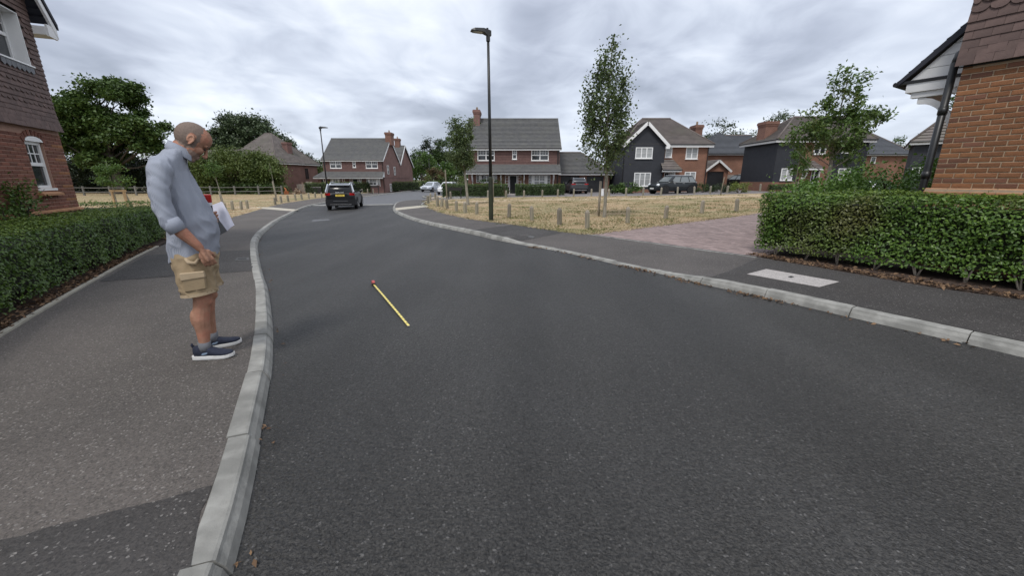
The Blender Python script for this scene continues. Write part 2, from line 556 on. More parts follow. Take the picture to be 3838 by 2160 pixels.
# ---------------------------------------------------------------- geometry helpers
class MB:
    """gathers simple solids; build() links them as one mesh object"""

    def __init__(s):
        s.v, s.f, s.m = [], [], []
        s.cur = 0

    def face(s, pts):
        i = len(s.v)
        s.v += [tuple(p) for p in pts]
        s.f.append(tuple(range(i, i + len(pts))))
        s.m.append(s.cur)

    def box(s, x0, x1, y0, y1, z0, z1, M=None):
        i = len(s.v)
        P = [(x, y, z) for z in (z0, z1) for y in (y0, y1) for x in (x0, x1)]
        if M is not None:
            P = [tuple(M @ Vector(p)) for p in P]
        s.v += P
        for q in ((0, 2, 3, 1), (4, 5, 7, 6), (0, 1, 5, 4), (2, 6, 7, 3), (0, 4, 6, 2), (1, 3, 7, 5)):
            s.f.append(tuple(i + k for k in q))
            s.m.append(s.cur)
        return s

    def prism(s, poly, a0, a1, f):
        """polygon (u,w) extruded from a0 to a1; f(u,w,a)->xyz"""
        n = len(poly)
        i = len(s.v)
        s.v += [tuple(f(u, w, a0)) for u, w in poly] + [tuple(f(u, w, a1)) for u, w in poly]
        s.f += [tuple(i + k for k in range(n - 1, -1, -1)), tuple(i + n + k for k in range(n))]
        for k in range(n):
            s.f.append((i + k, i + (k + 1) % n, i + n + (k + 1) % n, i + n + k))
        s.m += [s.cur] * (n + 2)
        return s

    def loft(s, rings, cap=True, closed=True):
        n = len(rings[0])
        i = len(s.v)
        for r in rings:
            s.v += [tuple(p) for p in r]
        for a in range(len(rings) - 1):
            for k in range(n if closed else n - 1):
                k2 = (k + 1) % n
                s.f.append((i + a * n + k, i + a * n + k2, i + (a + 1) * n + k2, i + (a + 1) * n + k))
                s.m.append(s.cur)
        if cap and closed:
            s.f.append(tuple(i + k for k in range(n - 1, -1, -1)))
            s.f.append(tuple(i + (len(rings) - 1) * n + k for k in range(n)))
            s.m += [s.cur] * 2
        return s

    def tube(s, pts, rad, n=8, cap=True):
        pts = [Vector(p) for p in pts]
        if not isinstance(rad, (list, tuple)):
            rad = [rad] * len(pts)
        rings = []
        up = Vector((0, 0, 1))
        pu = None
        for k, p in enumerate(pts):
            d = (pts[min(k + 1, len(pts) - 1)] - pts[max(k - 1, 0)]).normalized()
            if pu is None:
                pu = d.cross(up)
                if pu.length < .1:
                    pu = d.cross(Vector((1, 0, 0)))
            pu = (pu - d * pu.dot(d)).normalized()
            w = d.cross(pu)
            r = rad[k]
            ru, rw = r if isinstance(r, tuple) else (r, r)
            rings.append([p + pu * (ru * math.cos(2 * math.pi * j / n)) + w * (rw * math.sin(2 * math.pi * j / n)) for j in range(n)])
        return s.loft(rings, cap)

    def ell(s, c, r, nu=12, nv=8, M=None):
        i = len(s.v)
        rings = []
        for a in range(nv + 1):
            th = math.pi * a / nv
            st = max(math.sin(th), .02)
            ring = [Vector((r[0] * st * math.cos(2 * math.pi * b / nu), r[1] * st * math.sin(2 * math.pi * b / nu), -r[2] * math.cos(th))) for b in range(nu)]
            if M is not None:
                ring = [M @ p for p in ring]
            rings.append([p + Vector(c) for p in ring])
        return s.loft(rings)

    def mesh(s, name, mats, smooth=False):
        me = bpy.data.meshes.new(name)
        me.from_pydata(s.v, [], s.f)
        for m in (mats if isinstance(mats, (list, tuple)) else [mats]):
            me.materials.append(MATS[m] if isinstance(m, str) else m)
        if any(s.m):
            me.polygons.foreach_set('material_index', s.m)
        bm = bmesh.new()
        bm.from_mesh(me)
        bmesh.ops.recalc_face_normals(bm, faces=bm.faces)
        bm.to_mesh(me)
        bm.free()
        if smooth:
            me.polygons.foreach_set('use_smooth', [True] * len(me.polygons))
        me.update()
        return me

    def build(s, name, mats, parent=None, smooth=False, bevel=0, **tags):
        me = s.mesh(name, mats, smooth)
        if bevel:
            bm = bmesh.new()
            bm.from_mesh(me)
            bmesh.ops.bevel(bm, geom=bm.edges[:], offset=bevel, segments=1, affect='EDGES', clamp_overlap=True)
            bm.to_mesh(me)
            bm.free()
        return link(name, me, parent, **tags)


def link(name, me, parent=None, loc=None, rz=0, **tags):
    o = bpy.data.objects.new(name, me)
    COL.objects.link(o)
    if parent is not None:
        o.parent = parent
    if loc is not None:
        o.location = loc
    if rz:
        o.rotation_euler = (0, 0, rz)
    for k, v in tags.items():
        o[{'cat': 'category'}.get(k, k)] = v
    return o


def thing(name, label, cat, loc=(0, 0, 0), rz=0, group=None):
    o = bpy.data.objects.new(name, None)
    COL.objects.link(o)
    o.empty_display_size = .2
    o.location = loc
    o.rotation_euler = (0, 0, rz)
    o['label'] = label
    o['category'] = cat
    if group:
        o['group'] = group
    return o


def copy_tree(o, parent=None):
    c = o.copy()
    COL.objects.link(c)
    if parent is not None:
        c.parent = parent
    for ch in list(o.children):
        copy_tree(ch, c)
    return c


def chaikin(P, n=2):
    P = [np.array(p[:2], float) for p in P]
    for _ in range(n):
        Q = [P[0]]
        for a, b in zip(P[:-1], P[1:]):
            Q += [a * .75 + b * .25, a * .25 + b * .75]
        Q.append(P[-1])
        P = Q
    return np.array(P)


def resample(P, step):
    P = np.asarray(P, float)
    d = np.r_[0, np.cumsum(np.linalg.norm(np.diff(P, axis=0), axis=1))]
    n = max(2, int(round(d[-1] / step)) + 1)
    s = np.linspace(0, d[-1], n)
    return np.c_[np.interp(s, d, P[:, 0]), np.interp(s, d, P[:, 1])]


def offset_path(P, d):
    """left of travel for positive d"""
    P = np.asarray(P, float)
    t = np.gradient(P, axis=0)
    t /= np.linalg.norm(t, axis=1)[:, None] + 1e-9
    return P + np.c_[-t[:, 1], t[:, 0]] * d


def sheet(name, poly, off, m, step=1.5, kind='structure', parent=None, **tags):
    """ground sheet draped on the terrain at off (number or f(x,y))"""
    bm = bmesh.new()
    vs_ = [bm.verts.new((float(p[0]), float(p[1]), 0)) for p in poly]
    es = [bm.edges.new((vs_[i], vs_[(i + 1) % len(vs_)])) for i in range(len(vs_))]
    bmesh.ops.triangle_fill(bm, use_beauty=True, edges=es)
    xs = [p[0] for p in poly]
    ys = [p[1] for p in poly]

    def cuts(a, b):
        r, c = [], a + step * .37
        while c < b:
            r.append(c)
            c += step if abs(c) < 30 else step * 4
        return r
    for c in cuts(min(xs), max(xs)):
        bmesh.ops.bisect_plane(bm, geom=bm.verts[:] + bm.edges[:] + bm.faces[:], plane_co=(c, 0, 0), plane_no=(1, 0, 0))
    for c in cuts(min(ys), max(ys)):
        bmesh.ops.bisect_plane(bm, geom=bm.verts[:] + bm.edges[:] + bm.faces[:], plane_co=(0, c, 0), plane_no=(0, 1, 0))
    for v in bm.verts:
        v.co.z = zt(v.co.x, v.co.y) + (off(v.co.x, v.co.y) if callable(off) else off)
    for f in bm.faces:
        f.normal_update()
        if f.normal.z < 0:
            f.normal_flip()
        f.smooth = True
    me = bpy.data.meshes.new(name)
    bm.to_mesh(me)
    bm.free()
    me.materials.append(MATS[m])
    if kind:
        tags['kind'] = kind
    return link(name, me, parent, **tags)


def leaves(name, C, size, m, parent=None, aspect=1.9, up=.5, fold=.22, jit=.35, dirs=None, **tags):
    """C: (N,3) leaf centres; each leaf is a folded rhombus"""
    C = np.asarray(C, float)
    N = len(C)
    nrm = RNG.normal(size=(N, 3))
    nrm[:, 2] = np.abs(nrm[:, 2]) + up
    if dirs is not None:
        nrm = nrm * .8 + np.asarray(dirs) * 1.1
    nrm /= np.linalg.norm(nrm, axis=1)[:, None]
    t = RNG.normal(size=(N, 3))
    t -= nrm * (t * nrm).sum(1)[:, None]
    t /= np.linalg.norm(t, axis=1)[:, None]
    w = np.cross(nrm, t)
    sz = size * (1 + jit * RNG.uniform(-1, 1, N))[:, None]
    l, h = sz * .5, sz * .5 / aspect
    V = np.empty((N, 4, 3))
    V[:, 0] = C - t * l
    V[:, 1] = C + w * h + nrm * h * fold * 2 - t * l * .1
    V[:, 2] = C + t * l
    V[:, 3] = C - w * h + nrm * h * fold * 2 - t * l * .1
    F = (np.arange(N)[:, None, None] * 4 + np.array([[0, 1, 2], [0, 2, 3]])[None]).reshape(-1)
    me = bpy.data.meshes.new(name)
    me.vertices.add(N * 4)
    me.vertices.foreach_set('co', V.reshape(-1))
    me.loops.add(N * 6)
    me.loops.foreach_set('vertex_index', F.astype(np.int32))
    me.polygons.add(N * 2)
    me.polygons.foreach_set('loop_start', np.arange(N * 2, dtype=np.int32) * 3)
    me.polygons.foreach_set('loop_total', np.full(N * 2, 3, np.int32))
    me.materials.append(MATS[m] if isinstance(m, str) else m)
    if isinstance(m, (list, tuple)):
        pass
    me.update(calc_edges=True)
    return link(name, me, parent, **tags)


def ell_points(n, c, r, shell=.5):
    """points in an ellipsoid, drawn towards its surface by shell"""
    d = RNG.normal(size=(n, 3))
    d /= np.linalg.norm(d, axis=1)[:, None]
    q = RNG.uniform(0, 1, n) ** (1 / 3)
    q = q * (1 - shell) + shell * (.75 + .25 * RNG.uniform(0, 1, n))
    return np.asarray(c) + d * q[:, None] * np.asarray(r)


def clumpy(ells, n_clumps, n_leaves, rc, flat=.7):
    """ells: list of (centre, radii, weight). Returns (clump centres, leaf points)"""
    wts = np.array([e[2] for e in ells], float)
    wts /= wts.sum()
    cc = np.concatenate([ell_points(max(1, int(n_clumps * w)), e[0], e[1], .45) for e, w in zip(ells, wts)])
    rr = rc * RNG.uniform(.55, 1.35, len(cc))
    idx = RNG.integers(0, len(cc), n_leaves)
    d = RNG.normal(size=(n_leaves, 3)) * .52
    d[:, 2] *= flat
    return cc, cc[idx] + d * rr[idx][:, None]


def tree(name, label, cat, base, top, trunk_r, ells, n_clumps, n_leaves, rc, leaf, lmat, bmat='bark', aspect=1.7, limbs=14, up=.5, flat=.7, lean=(0, 0), group=None, first=.35, limb_r=.35):
    """base: foot; top: height of the leader above the foot; ells in coordinates relative to the foot"""
    t = thing(name, label, cat, base, 0, group)
    mb = MB()
    L = lambda z: Vector((lean[0] * z / top + .02 * math.sin(z * 1.3) * top * .2, lean[1] * z / top + .02 * math.cos(z * 1.7) * top * .2, z))
    zs = [-.15, 0, top * .08, top * .3, top * .55, top * .8, top]
    rs = [trunk_r * 1.25, trunk_r * 1.15, trunk_r, trunk_r * .85, trunk_r * .6, trunk_r * .3, trunk_r * .08]
    mb.tube([L(z) if z > 0 else Vector((0, 0, z)) for z in zs], rs, 9)
    cc, pts = clumpy(ells, n_clumps, n_leaves, rc, flat)
    for i in RNG.permutation(len(cc))[:limbs]:
        c = Vector(cc[i])
        z0 = max(top * first * .8, min(top * .9, c.z - (Vector((c.x, c.y)).length) * .8))
        a = L(z0)
        if (c - a).length < .1:
            continue
        mid = a.lerp(c, .5) + Vector((0, 0, -.06 * (c - a).length))
        r0 = trunk_r * limb_r * (1.1 - .7 * z0 / top)
        mb.tube([a, mid, c], [r0, r0 * .6, r0 * .15], 5)
    mb.build('trunk', bmat, t, smooth=True)
    leaves('crown', pts, leaf, lmat, t, aspect=aspect, up=up)
    return t


def remeshed(mb, name, voxel, smooth=2, fac=.5):
    """joins overlapping solids into one continuous skin"""
    me = mb.mesh(name, 'skin')
    o = bpy.data.objects.new(name, me)
    COL.objects.link(o)
    r = o.modifiers.new('r', 'REMESH')
    r.mode = 'VOXEL'
    r.voxel_size = voxel
    if smooth:
        s_ = o.modifiers.new('s', 'SMOOTH')
        s_.iterations = smooth
        s_.factor = fac
    bpy.context.view_layer.update()
    dg = bpy.context.evaluated_depsgraph_get()
    out = bpy.data.meshes.new_from_object(o.evaluated_get(dg))
    bpy.data.objects.remove(o)
    bpy.data.meshes.remove(me)
    out.name = name
    out.polygons.foreach_set('use_smooth', [True] * len(out.polygons))
    return out


def ordinal(n):
    w = 'first second third fourth fifth sixth seventh eighth ninth tenth eleventh twelfth thirteenth fourteenth fifteenth sixteenth seventeenth eighteenth nineteenth'.split()
    return w[n - 1]
# ================================================================ the setting: ground, road, footways, kerbs
def grid_sheet(name, x0, x1, nx, y0, y1, ny, off, m):
    xs = np.sign(np.linspace(x0, x1, nx)) * 0 + np.linspace(-1, 1, nx)
    xs = np.sinh(xs * 4) / np.sinh(4) * x1
    ys = np.sinh(np.linspace(0, 1, ny) * 4) / np.sinh(4) * (y1 - y0) + y0
    V = [(float(x), float(y), zt(x, y) + off) for y in ys for x in xs]
    Fc = [(j * nx + i, j * nx + i + 1, (j + 1) * nx + i + 1, (j + 1) * nx + i) for j in range(ny - 1) for i in range(nx - 1)]
    me = bpy.data.meshes.new(name)
    me.from_pydata(V, [], Fc)
    me.materials.append(MATS[m])
    return link(name, me, kind='structure')


grid_sheet('ground', -1500, 1500, 81, -30, 2400, 81, -.10, 'far_ground')

LK = chaikin([(.2, -5), (-.45, -1.5), (-.78, .2), (-1.0, .9), (-1.139, 1.267, -0.014), (-1.250, 1.519, -0.015), (-1.434, 1.904, -0.017), (-1.736, 2.503, -0.021), (-1.957, 2.951, -0.023),
              (-2.319, 3.602, -0.028), (-2.889, 4.556, -0.035), (-3.509, 5.557, -0.043), (-4.333, 6.793, -0.057), (-5.251, 8.180, -0.076), (-6.475, 10.091, -0.109), (-7.533, 11.946, -0.146),
              (-8.583, 14.078, -0.194), (-10.824, 18.837, -0.309), (-13.040, 24.567, -0.376), (-14.430, 28.342, -0.395), (-15.3, 31.5), (-16.0, 37), (-16.4, 44.6), (-17.0, 54), (-17.2, 66), (-16.5, 80)], 2)
RK = chaikin([(7.6, -3.0), (5.9, .5), (4.439, 3.189, 0.044), (4.352, 3.360, 0.044), (3.859, 4.164, 0.039), (3.398, 4.958, 0.034), (2.886, 5.660, 0.029), (2.496, 6.444, 0.025), (1.889, 7.292, 0.019),
              (1.145, 8.571, 0.011), (0.170, 9.738, 0.002), (-0.406, 10.462, -0.007), (-1.272, 11.931, -0.025), (-2.629, 13.956, -0.059), (-4.187, 16.816, -0.110), (-5.450, 19.663, -0.159),
              (-6.707, 22.902, -0.201), (-7.600, 25.892, -0.228), (-8.918, 31.160, -0.268), (-9.030, 33.829, -0.271), (-8.614, 34.843, -0.258)], 2)
LE = [(-.6, -3.5), (-2.7, 0), (-4.0, 2.05), (-5.023, 3.661, 0.040), (-5.439, 4.327, 0.035), (-6.071, 5.356, 0.025), (-6.745, 6.496, 0.013), (-7.518, 7.770, -0.006), (-8.593, 9.668, -0.039)]
LE2 = [(-11.2, 14.6), (-14.054, 20.511, -0.286), (-15.547, 24.541, -0.310), (-17.1, 28.5), (-18.6, 33.5), (-20.0, 42), (-21.0, 58)]
LEc = chaikin(LE, 1)

sheet('road', [(3, -6), (9, -6), (9, 3), (8, 12), (2, 20), (-5, 30), (-4, 46), (-6, 60), (-2, 84), (-24, 84), (-24, 40), (-19, 26), (-11, 15), (-7, 8), (-4, 3), (-2.5, -6)], 0, 'asphalt', 1.2)
# raised table beyond the flush white strip
sheet('raised_table', [(-15.434, 31.501, -0.409), (-8.589, 29.995, -0.258), (-7.6, 36), (-4.2, 40), (-6, 60), (-2, 82), (-17.5, 82), (-16.4, 44), (-14.9, 31)], .012, 'asphalt_raised', 2)
sheet('flush_strip', [(-15.275, 30.673, -0.407), (-8.591, 29.523, -0.258), (-8.891, 30.638, -0.267), (-15.749, 31.895, -0.412)], .018, 'concrete', 2)
sheet('manhole_patch', [(-8.696, 17.517, -0.237), (-8.111, 17.981, -0.225), (-8.482, 18.707, -0.241), (-9.086, 18.419, -0.256)], .004, 'asphalt_raised', 2)


def rk_height(y):
    return .025 + .075 * (sm((y - 9.5) / 1.0) + sm((6.45 - y) / .9))


def lk_height(y):
    return .1


RKs = resample(RK, .3)


def right_off(x, y):
    d = np.hypot(RKs[:, 0] - x, RKs[:, 1] - y)
    i = int(d.argmin())
    h = rk_height(RKs[i, 1])
    return h + (.10 - h) * min(1, max(0, (d[i] - .2) / 1.5))


def kerb(name, path, side, hf, label_path):
    """half-battered kerb stones 915 mm long laid end to end"""
    root = bpy.data.objects.new(name, None)
    COL.objects.link(root)
    root['kind'] = 'structure'
    P = resample(path, .915 / 3)
    nst = (len(P) - 1) // 3
    T = np.gradient(P, axis=0)
    T /= np.linalg.norm(T, axis=1)[:, None]
    Nn = np.c_[-T[:, 1], T[:, 0]] * side
    far = MB()
    for k in range(nst):
        mid = P[3 * k + 1]
        isfar = np.hypot(*mid) > 26
        mb = far if isfar else MB()
        rings = []
        dz = random.uniform(-.005, .005)
        jl = random.uniform(-.006, .006)
        for q in range(4):
            i = 3 * k + q
            g = .005 * (1 if q == 0 else -1 if q == 3 else 0)
            p = P[i] + T[i] * g
            z = zt(*P[i])
            h = hf(P[i][1]) + dz
            pr = [(-.006, -.08), (.0, .0), (.016, h * .5), (.036, h - .022), (.043, h - .006), (.056, h), (.145, h + .004), (.150, h), (.150, -.08)]
            rings.append([(p[0] + Nn[i][0] * (a + jl), p[1] + Nn[i][1] * (a + jl), z + b) for a, b in pr])
        mb.loft(rings)
        if not isfar:
            mb.build('kerb_stone', 'concrete', root)
    if far.v:
        far.build('kerb_stone_run', 'concrete', root, kind='stuff')
    return root


kerb('left_kerb', LK, 1, lk_height, 'left')
kerb('right_kerb', RK, -1, rk_height, 'right')

LKi = resample(offset_path(LK, .146), .6)
lk_cut = [p for p in LKi if p[1] < 58]
sheet('left_footway', [tuple(p) for p in lk_cut] + [tuple(p) for p in reversed(LE + LE2)], .098, 'footway', .8)
RKi = resample(offset_path(RK, -.146), .5)
RE = [(-4.937, 23.934, -0.048), (-3.133, 18.832, 0.011), (-1.469, 15.344, 0.064), (0.035, 13.251, 0.100), (1.514, 11.147, 0.115), (2.038, 10.770, 0.120), (3.482, 8.933, 0.135),
      (4.494, 7.479, 0.145), (4.785, 6.787, 0.148), (5.009, 6.387, 0.150), (5.277, 5.762, 0.153), (5.565, 5.116, 0.156), (6.043, 4.520, 0.160), (8.6, .2), (10.2, -3)]
sheet('right_footway', [tuple(p) for p in RKi] + [(-7.3, 34.5), (-6.6, 31), (-6.0, 28.6)] + RE, right_off, 'footway_right', .5)
def ragged(poly, amp=.014, step=.12):
    """hand-cut edge of a patch"""
    out = []
    for a, b in zip(poly, list(poly[1:]) + [poly[0]]):
        n = max(1, int(math.hypot(b[0] - a[0], b[1] - a[1]) / step))
        for k in range(n):
            out.append((a[0] + (b[0] - a[0]) * k / n + random.gauss(0, amp) * (k > 0), a[1] + (b[1] - a[1]) * k / n + random.gauss(0, amp) * (k > 0)))
    return out


# trench reinstatements: darker, newer surfacing let into the footways
sheet('left_footway_trench', ragged([(-7.732, 8.358, -0.013), (-6.450, 8.755, 0.003), (-5.844, 8.825, 0.011), (-4.389, 6.604, 0.043), (-5.615, 6.206, 0.028), (-6.346, 5.963, 0.020)], .008), .102, 'footway_dark', .8)
sheet('left_footway_patch', ragged([(-2.153, 1.345, 0.074), (-1.854, 1.475, 0.078), (-1.479, 1.646, 0.082), (-.95, .6), (-.65, -1.4), (-.1, -3.5), (-.9, -2.8), (-1.9, -1.0)], .007, .08), .102, 'footway_dark', .8)
sheet('right_footway_trench', [tuple(p) for p in RKi if 9.55 < p[1] < 12.3] + [(0.044, 13.170, 0.100), (1.477, 11.092, 0.115)], lambda x, y: right_off(x, y) + .004, 'footway_dark', .5)
sheet('right_footway_patch', [(4.522, 7.212, 0.145), (4.755, 6.743, 0.148), (4.980, 6.347, 0.150), (5.249, 5.730, 0.152), (5.539, 5.090, 0.155), (6.018, 4.499, 0.160), (7.5, 1.2)] + [tuple(p) for p in RKi if .8 < p[1] < 6.2], lambda x, y: right_off(x, y) + .004, 'footway_dark', .5)
# pale crossing strips
sheet('left_crossing_strip', [(-17.923, 28.542, -0.336), (-16.536, 28.055, -0.322), (-13.204, 25.195, -0.278), (-12.853, 23.843, -0.273), (-16.181, 26.454, -0.318)], .103, 'cream_strip', 2)
sheet('right_crossing_strip', [(-6.907, 24.123, -0.107), (-5.543, 26.240, -0.066), (-4.973, 24.423, -0.049), (-6.274, 21.976, -0.088)], .106, 'cream_strip', 2)

# concrete edging between footway and left bed
eb = bpy.data.objects.new('left_edging', None)
COL.objects.link(eb)
eb['kind'] = 'structure'
E_ = resample(LEc, .915)
En = offset_path(E_, .055)
for i in range(len(E_) - 1):
    a, b = E_[i], E_[i + 1]
    t = (b - a) / np.linalg.norm(b - a) * .004
    rings = []
    for p, q, s in ((a, En[i], 1), (b, En[i + 1], -1)):
        p, q = p + t * s, q + t * s
        z = zt(*p)
        rings.append([(p[0], p[1], z + .02), (p[0], p[1], z + .118), (q[0], q[1], z + .121), (q[0], q[1], z + .02)])
    MB().loft(rings).build('edging_stone', 'concrete_edge', eb)

# beds, gardens, greens
LB = [tuple(p) for p in En]
sheet('left_bed', LB + [(-10.3, 12.5), (-11.5, 12.0), (-9.5, 6), (-7, 2.0), (-5, -2), (-3, -4)], .085, 'mulch', 1)
sheet('left_garden', [(-3, -4), (-5, -2), (-7, 2.0), (-9.5, 6), (-11.5, 12.0), (-13, 16), (-40, 26), (-40, -4)], .08, 'far_ground', 2)
GL = [(-9.3, 10.9), (-11.2, 14.6), (-14.054, 20.511, -0.286), (-15.547, 24.541, -0.310), (-17.1, 28.5), (-18.6, 33.5), (-20.0, 42), (-21.0, 58), (-21, 66), (-72, 62), (-72, 30), (-30, 17), (-13, 13.5)]
sheet('left_green', GL, .096, 'dry_ground', 1.5)
sheet('left_green_path', [(-19.756, 29.044, -0.350), (-18.628, 28.917, -0.342), (-17.923, 28.542, -0.336), (-16.181, 26.454, -0.318), (-16.923, 26.091, -0.326), (-18.399, 27.017, -0.340)], .104, 'tan_path', 2)
P0 = np.array((2.019, 10.663, 0.120))[:2]
P1 = np.array((4.518, 7.264, 0.145))[:2]
EV = (P1 - P0) / np.linalg.norm(P1 - P0)
NV = np.array([-EV[1], EV[0]])
GE = [tuple(P0 + EV * .06 + NV * k) for k in (.02, 2, 4, 6.5, 9, 12.6)]
GR = [(-4.937, 23.934, -0.048), (-3.133, 18.832, 0.011), (-1.469, 15.344, 0.064), (0.035, 13.251, 0.100), (1.514, 11.147, 0.115), *GE, (24, 26),
      (27, 30.2), (20, 31.8), (14.6, 31.4), (9.4, 31.8), (3.8, 33.2), (-1, 34.3), (-4.8, 34.3), (-6.6, 33.6), (-7.1, 32.2), (-6.4, 29.5)]
sheet('right_green', GR, .100, 'dry_ground', 1.2)
sheet('right_green_path', [(-5.120, 28.091, -0.054), (-3.161, 30.490, 0.005), (1.598, 30.279, 0.132), (9.128, 29.157, 0.276), (14.987, 29.518, 0.392), (19.994, 29.861, 0.492), (18.951, 28.279, 0.458), (13.901, 27.346, 0.355), (8.444, 26.939, 0.253), (1.464, 27.715, 0.127), (-2.892, 27.855, 0.013)], .106, 'tan_path', 2)
sheet('lane', [(-6.3, 31), (30, 27), (34, 48), (-7.5, 48), (-7.8, 38)], .055, 'lane', 1.5)
sheet('lane_verge', [(-7.618, 35.752, -0.169), (-7.877, 43.421, -0.176), (-6.068, 40.741, -0.122), (-6.538, 37.047, -0.136)], .09, 'tan_path', 2)
kv = MB()
vp = chaikin([(-7.831, 43.639, -0.185), (-9.193, 44.317, -0.226), (-9.321, 42.389, -0.230), (-7.999, 38.507, -0.190), (-6.476, 36.967, -0.144), (-2.690, 34.717, -0.031)], 2)
kv.tube([(p[0], p[1], zt(*p) + .08) for p in vp], .085, 6)
kv.build('lane_kerb', 'concrete', kind='structure')
kv = MB()
vp = chaikin([(-5.787, 26.082, -0.124), (-6.264, 28.609, -0.138), (-6.520, 31.117, -0.146), (-5.559, 32.912, -0.117), (-3.455, 33.347, -0.054)], 2)
kv.tube([(p[0], p[1], zt(*p) + .07) for p in vp], .07, 6)
kv.build('green_kerb', 'concrete', kind='structure')
sheet('right_bed', [(4.528, 7.263, 0.145), (4.785, 6.787, 0.148), (5.009, 6.387, 0.150), (5.277, 5.762, 0.153), (5.565, 5.116, 0.156), (6.043, 4.520, 0.160), (8.6, .2), (10.2, -3), (13, -1), (8.5, 5.0), (6.9, 8.3), (6.0, 8.7)], .09, 'mulch', .8)
sheet('right_garden', [(6.0, 8.7), (6.9, 8.3), (8.5, 5.0), (13, -1), (30, -2), (30, 14), (12, 14)], .085, 'far_ground', 2)

# block-paved drive
DW = float(np.linalg.norm(P1 - P0))
drive = sheet('block_paved_drive', [tuple(P0 - EV * .02), tuple(P1), tuple(P1 + NV * 13), tuple(P0 - EV * .02 + NV * 13)], .078, 'paver_bed', 1)
pm = MB()
pm.box(-.0975, .0975, -.0475, .0475, -.03, .026)
paver_me = pm.mesh('paver', 'paver')
bm_ = bmesh.new()
bm_.from_mesh(paver_me)
bmesh.ops.delete(bm_, geom=[f for f in bm_.faces if f.normal.z < -.5], context='FACES_ONLY')
bmesh.ops.bevel(bm_, geom=[e for e in bm_.edges if all(v.co.z > 0 for v in e.verts)], offset=.006, segments=1, affect='EDGES')
bm_.to_mesh(paver_me)
bm_.free()
dark_me = paver_me.copy()
dark_me.materials[0] = MATS['paver_dark']
ang = math.atan2(EV[1], EV[0])
npart = 0
mass = MB()
for j in range(122):
    for i in range(int(DW / .2) + 1):
        s = .1 + .2 * i + (.1 if j % 2 else 0)
        if s > DW - .05:
            continue
        n = .06 + .1 * j
        p = P0 + EV * s + NV * n
        z = zt(*p) + .078 + random.uniform(-.002, .002)
        if npart < 300 and j < 16:
            o = link('paver', dark_me if j < 1 else paver_me, drive, (p[0], p[1], z), ang)
            npart += 1
        else:
            M = Matrix.Translation((p[0], p[1], z)) @ Matrix.Rotation(ang, 4, 'Z')
            q = [M @ Vector(c) for c in ((-.0965, -.0465, .026), (.0965, -.0465, .026), (.0965, .0465, .026), (-.0965, .0465, .026))]
            b = [M @ Vector(c) for c in ((-.099, -.049, .004), (.099, -.049, .004), (.099, .049, .004), (-.099, .049, .004))]
            i0 = len(mass.v)
            mass.v += [tuple(v) for v in b + q]
            for f in ((4, 5, 6, 7), (0, 1, 5, 4), (1, 2, 6, 5), (2, 3, 7, 6), (3, 0, 4, 7)):
                mass.f.append(tuple(i0 + k for k in f))
                mass.m.append(0)
mass.build('paver_field', 'paver_mass', drive, kind='stuff')
de = MB()
for k in range(5):
    a = P0 + EV * (DW * k / 5 + .004) - NV * .055
    b = P0 + EV * (DW * (k + 1) / 5 - .004) - NV * .055
    rings = []
    for p in (a, b):
        q = p + NV * .05
        z = zt(*p)
        rings.append([(p[0], p[1], z + .03), (p[0], p[1], z + .112), (q[0], q[1], z + .112), (q[0], q[1], z + .03)])
    MB().loft(rings).build('edging_stone', 'concrete', drive)


def flat_slab(name, px, off, th, m, label, cat, slot=None):
    """a cover set flush in the footway, its rim a few mm proud"""
    mb = MB()
    b = [(p[0], p[1], zt(p[0], p[1]) + off(p[0], p[1]) - .03) for p in px]
    t_ = [(p[0], p[1], zt(p[0], p[1]) + off(p[0], p[1]) + th) for p in px]
    mb.loft([b, t_])
    o = mb.build(name, m, label=label, cat=cat)
    if slot:
        mb = MB()
        b = [(p[0], p[1], zt(p[0], p[1]) + off(p[0], p[1]) + th - .002) for p in slot]
        t_ = [(p[0], p[1], zt(p[0], p[1]) + off(p[0], p[1]) + th + .003) for p in slot]
        mb.loft([b, t_])
        mb.build('lifting_slot', 'black_slot', o)
    return o


flat_slab('utility_cover', [(3.591, 5.954, 0.136), (4.088, 6.288, 0.141), (4.589, 5.439, 0.146), (4.110, 5.170, 0.141)], right_off, .008, 'paleslab',
          'long pale concrete utility cover set in the right footway beside the hedge', 'utility cover',
          [(4.071, 5.745, 0.141), (4.149, 5.792, 0.141), (4.166, 5.741, 0.142), (4.074, 5.679, 0.141)])
flat_slab('utility_cover', [(-5.326, 7.557, 0.026), (-5.477, 7.845, 0.023), (-5.233, 7.856, 0.026), (-5.064, 7.565, 0.030)], lambda x, y: .102, .008, 'grey_cover',
          'small grey metal cover in the dark trench patch behind the man', 'utility cover',
          [(-5.342, 7.667, 0.026), (-5.390, 7.753, 0.024), (-5.232, 7.770, 0.027), (-5.181, 7.683, 0.028)])
flat_slab('stopcock_cover', [(0.383, 10.421, 0.104), (0.475, 10.620, 0.105), (0.617, 10.506, 0.106), (0.521, 10.261, 0.105)], right_off, .009, 'grey_cover',
          'tiny grey stopcock cover in the dark patch by the dropped kerb', 'utility cover')

# ---- grass, litter
def scatter_poly(poly, n, bias=None):
    P = np.array([p[:2] for p in poly])
    out = []
    lo, hi = P.min(0), P.max(0)
    tot = 0
    while tot < n:
        q = RNG.uniform(lo, hi, (n, 2))
        if bias is not None:
            q = q[RNG.uniform(0, 1, n) < bias(q)]
        c = np.zeros(len(q), bool)
        j = len(P) - 1
        for i in range(len(P)):
            xi, yi, xj, yj = P[i][0], P[i][1], P[j][0], P[j][1]
            hit = ((yi > q[:, 1]) != (yj > q[:, 1])) & (q[:, 0] < (xj - xi) * (q[:, 1] - yi) / (yj - yi + 1e-12) + xi)
            c ^= hit
            j = i
        out.append(q[c])
        tot += c.sum()
    return np.concatenate(out)[:n]


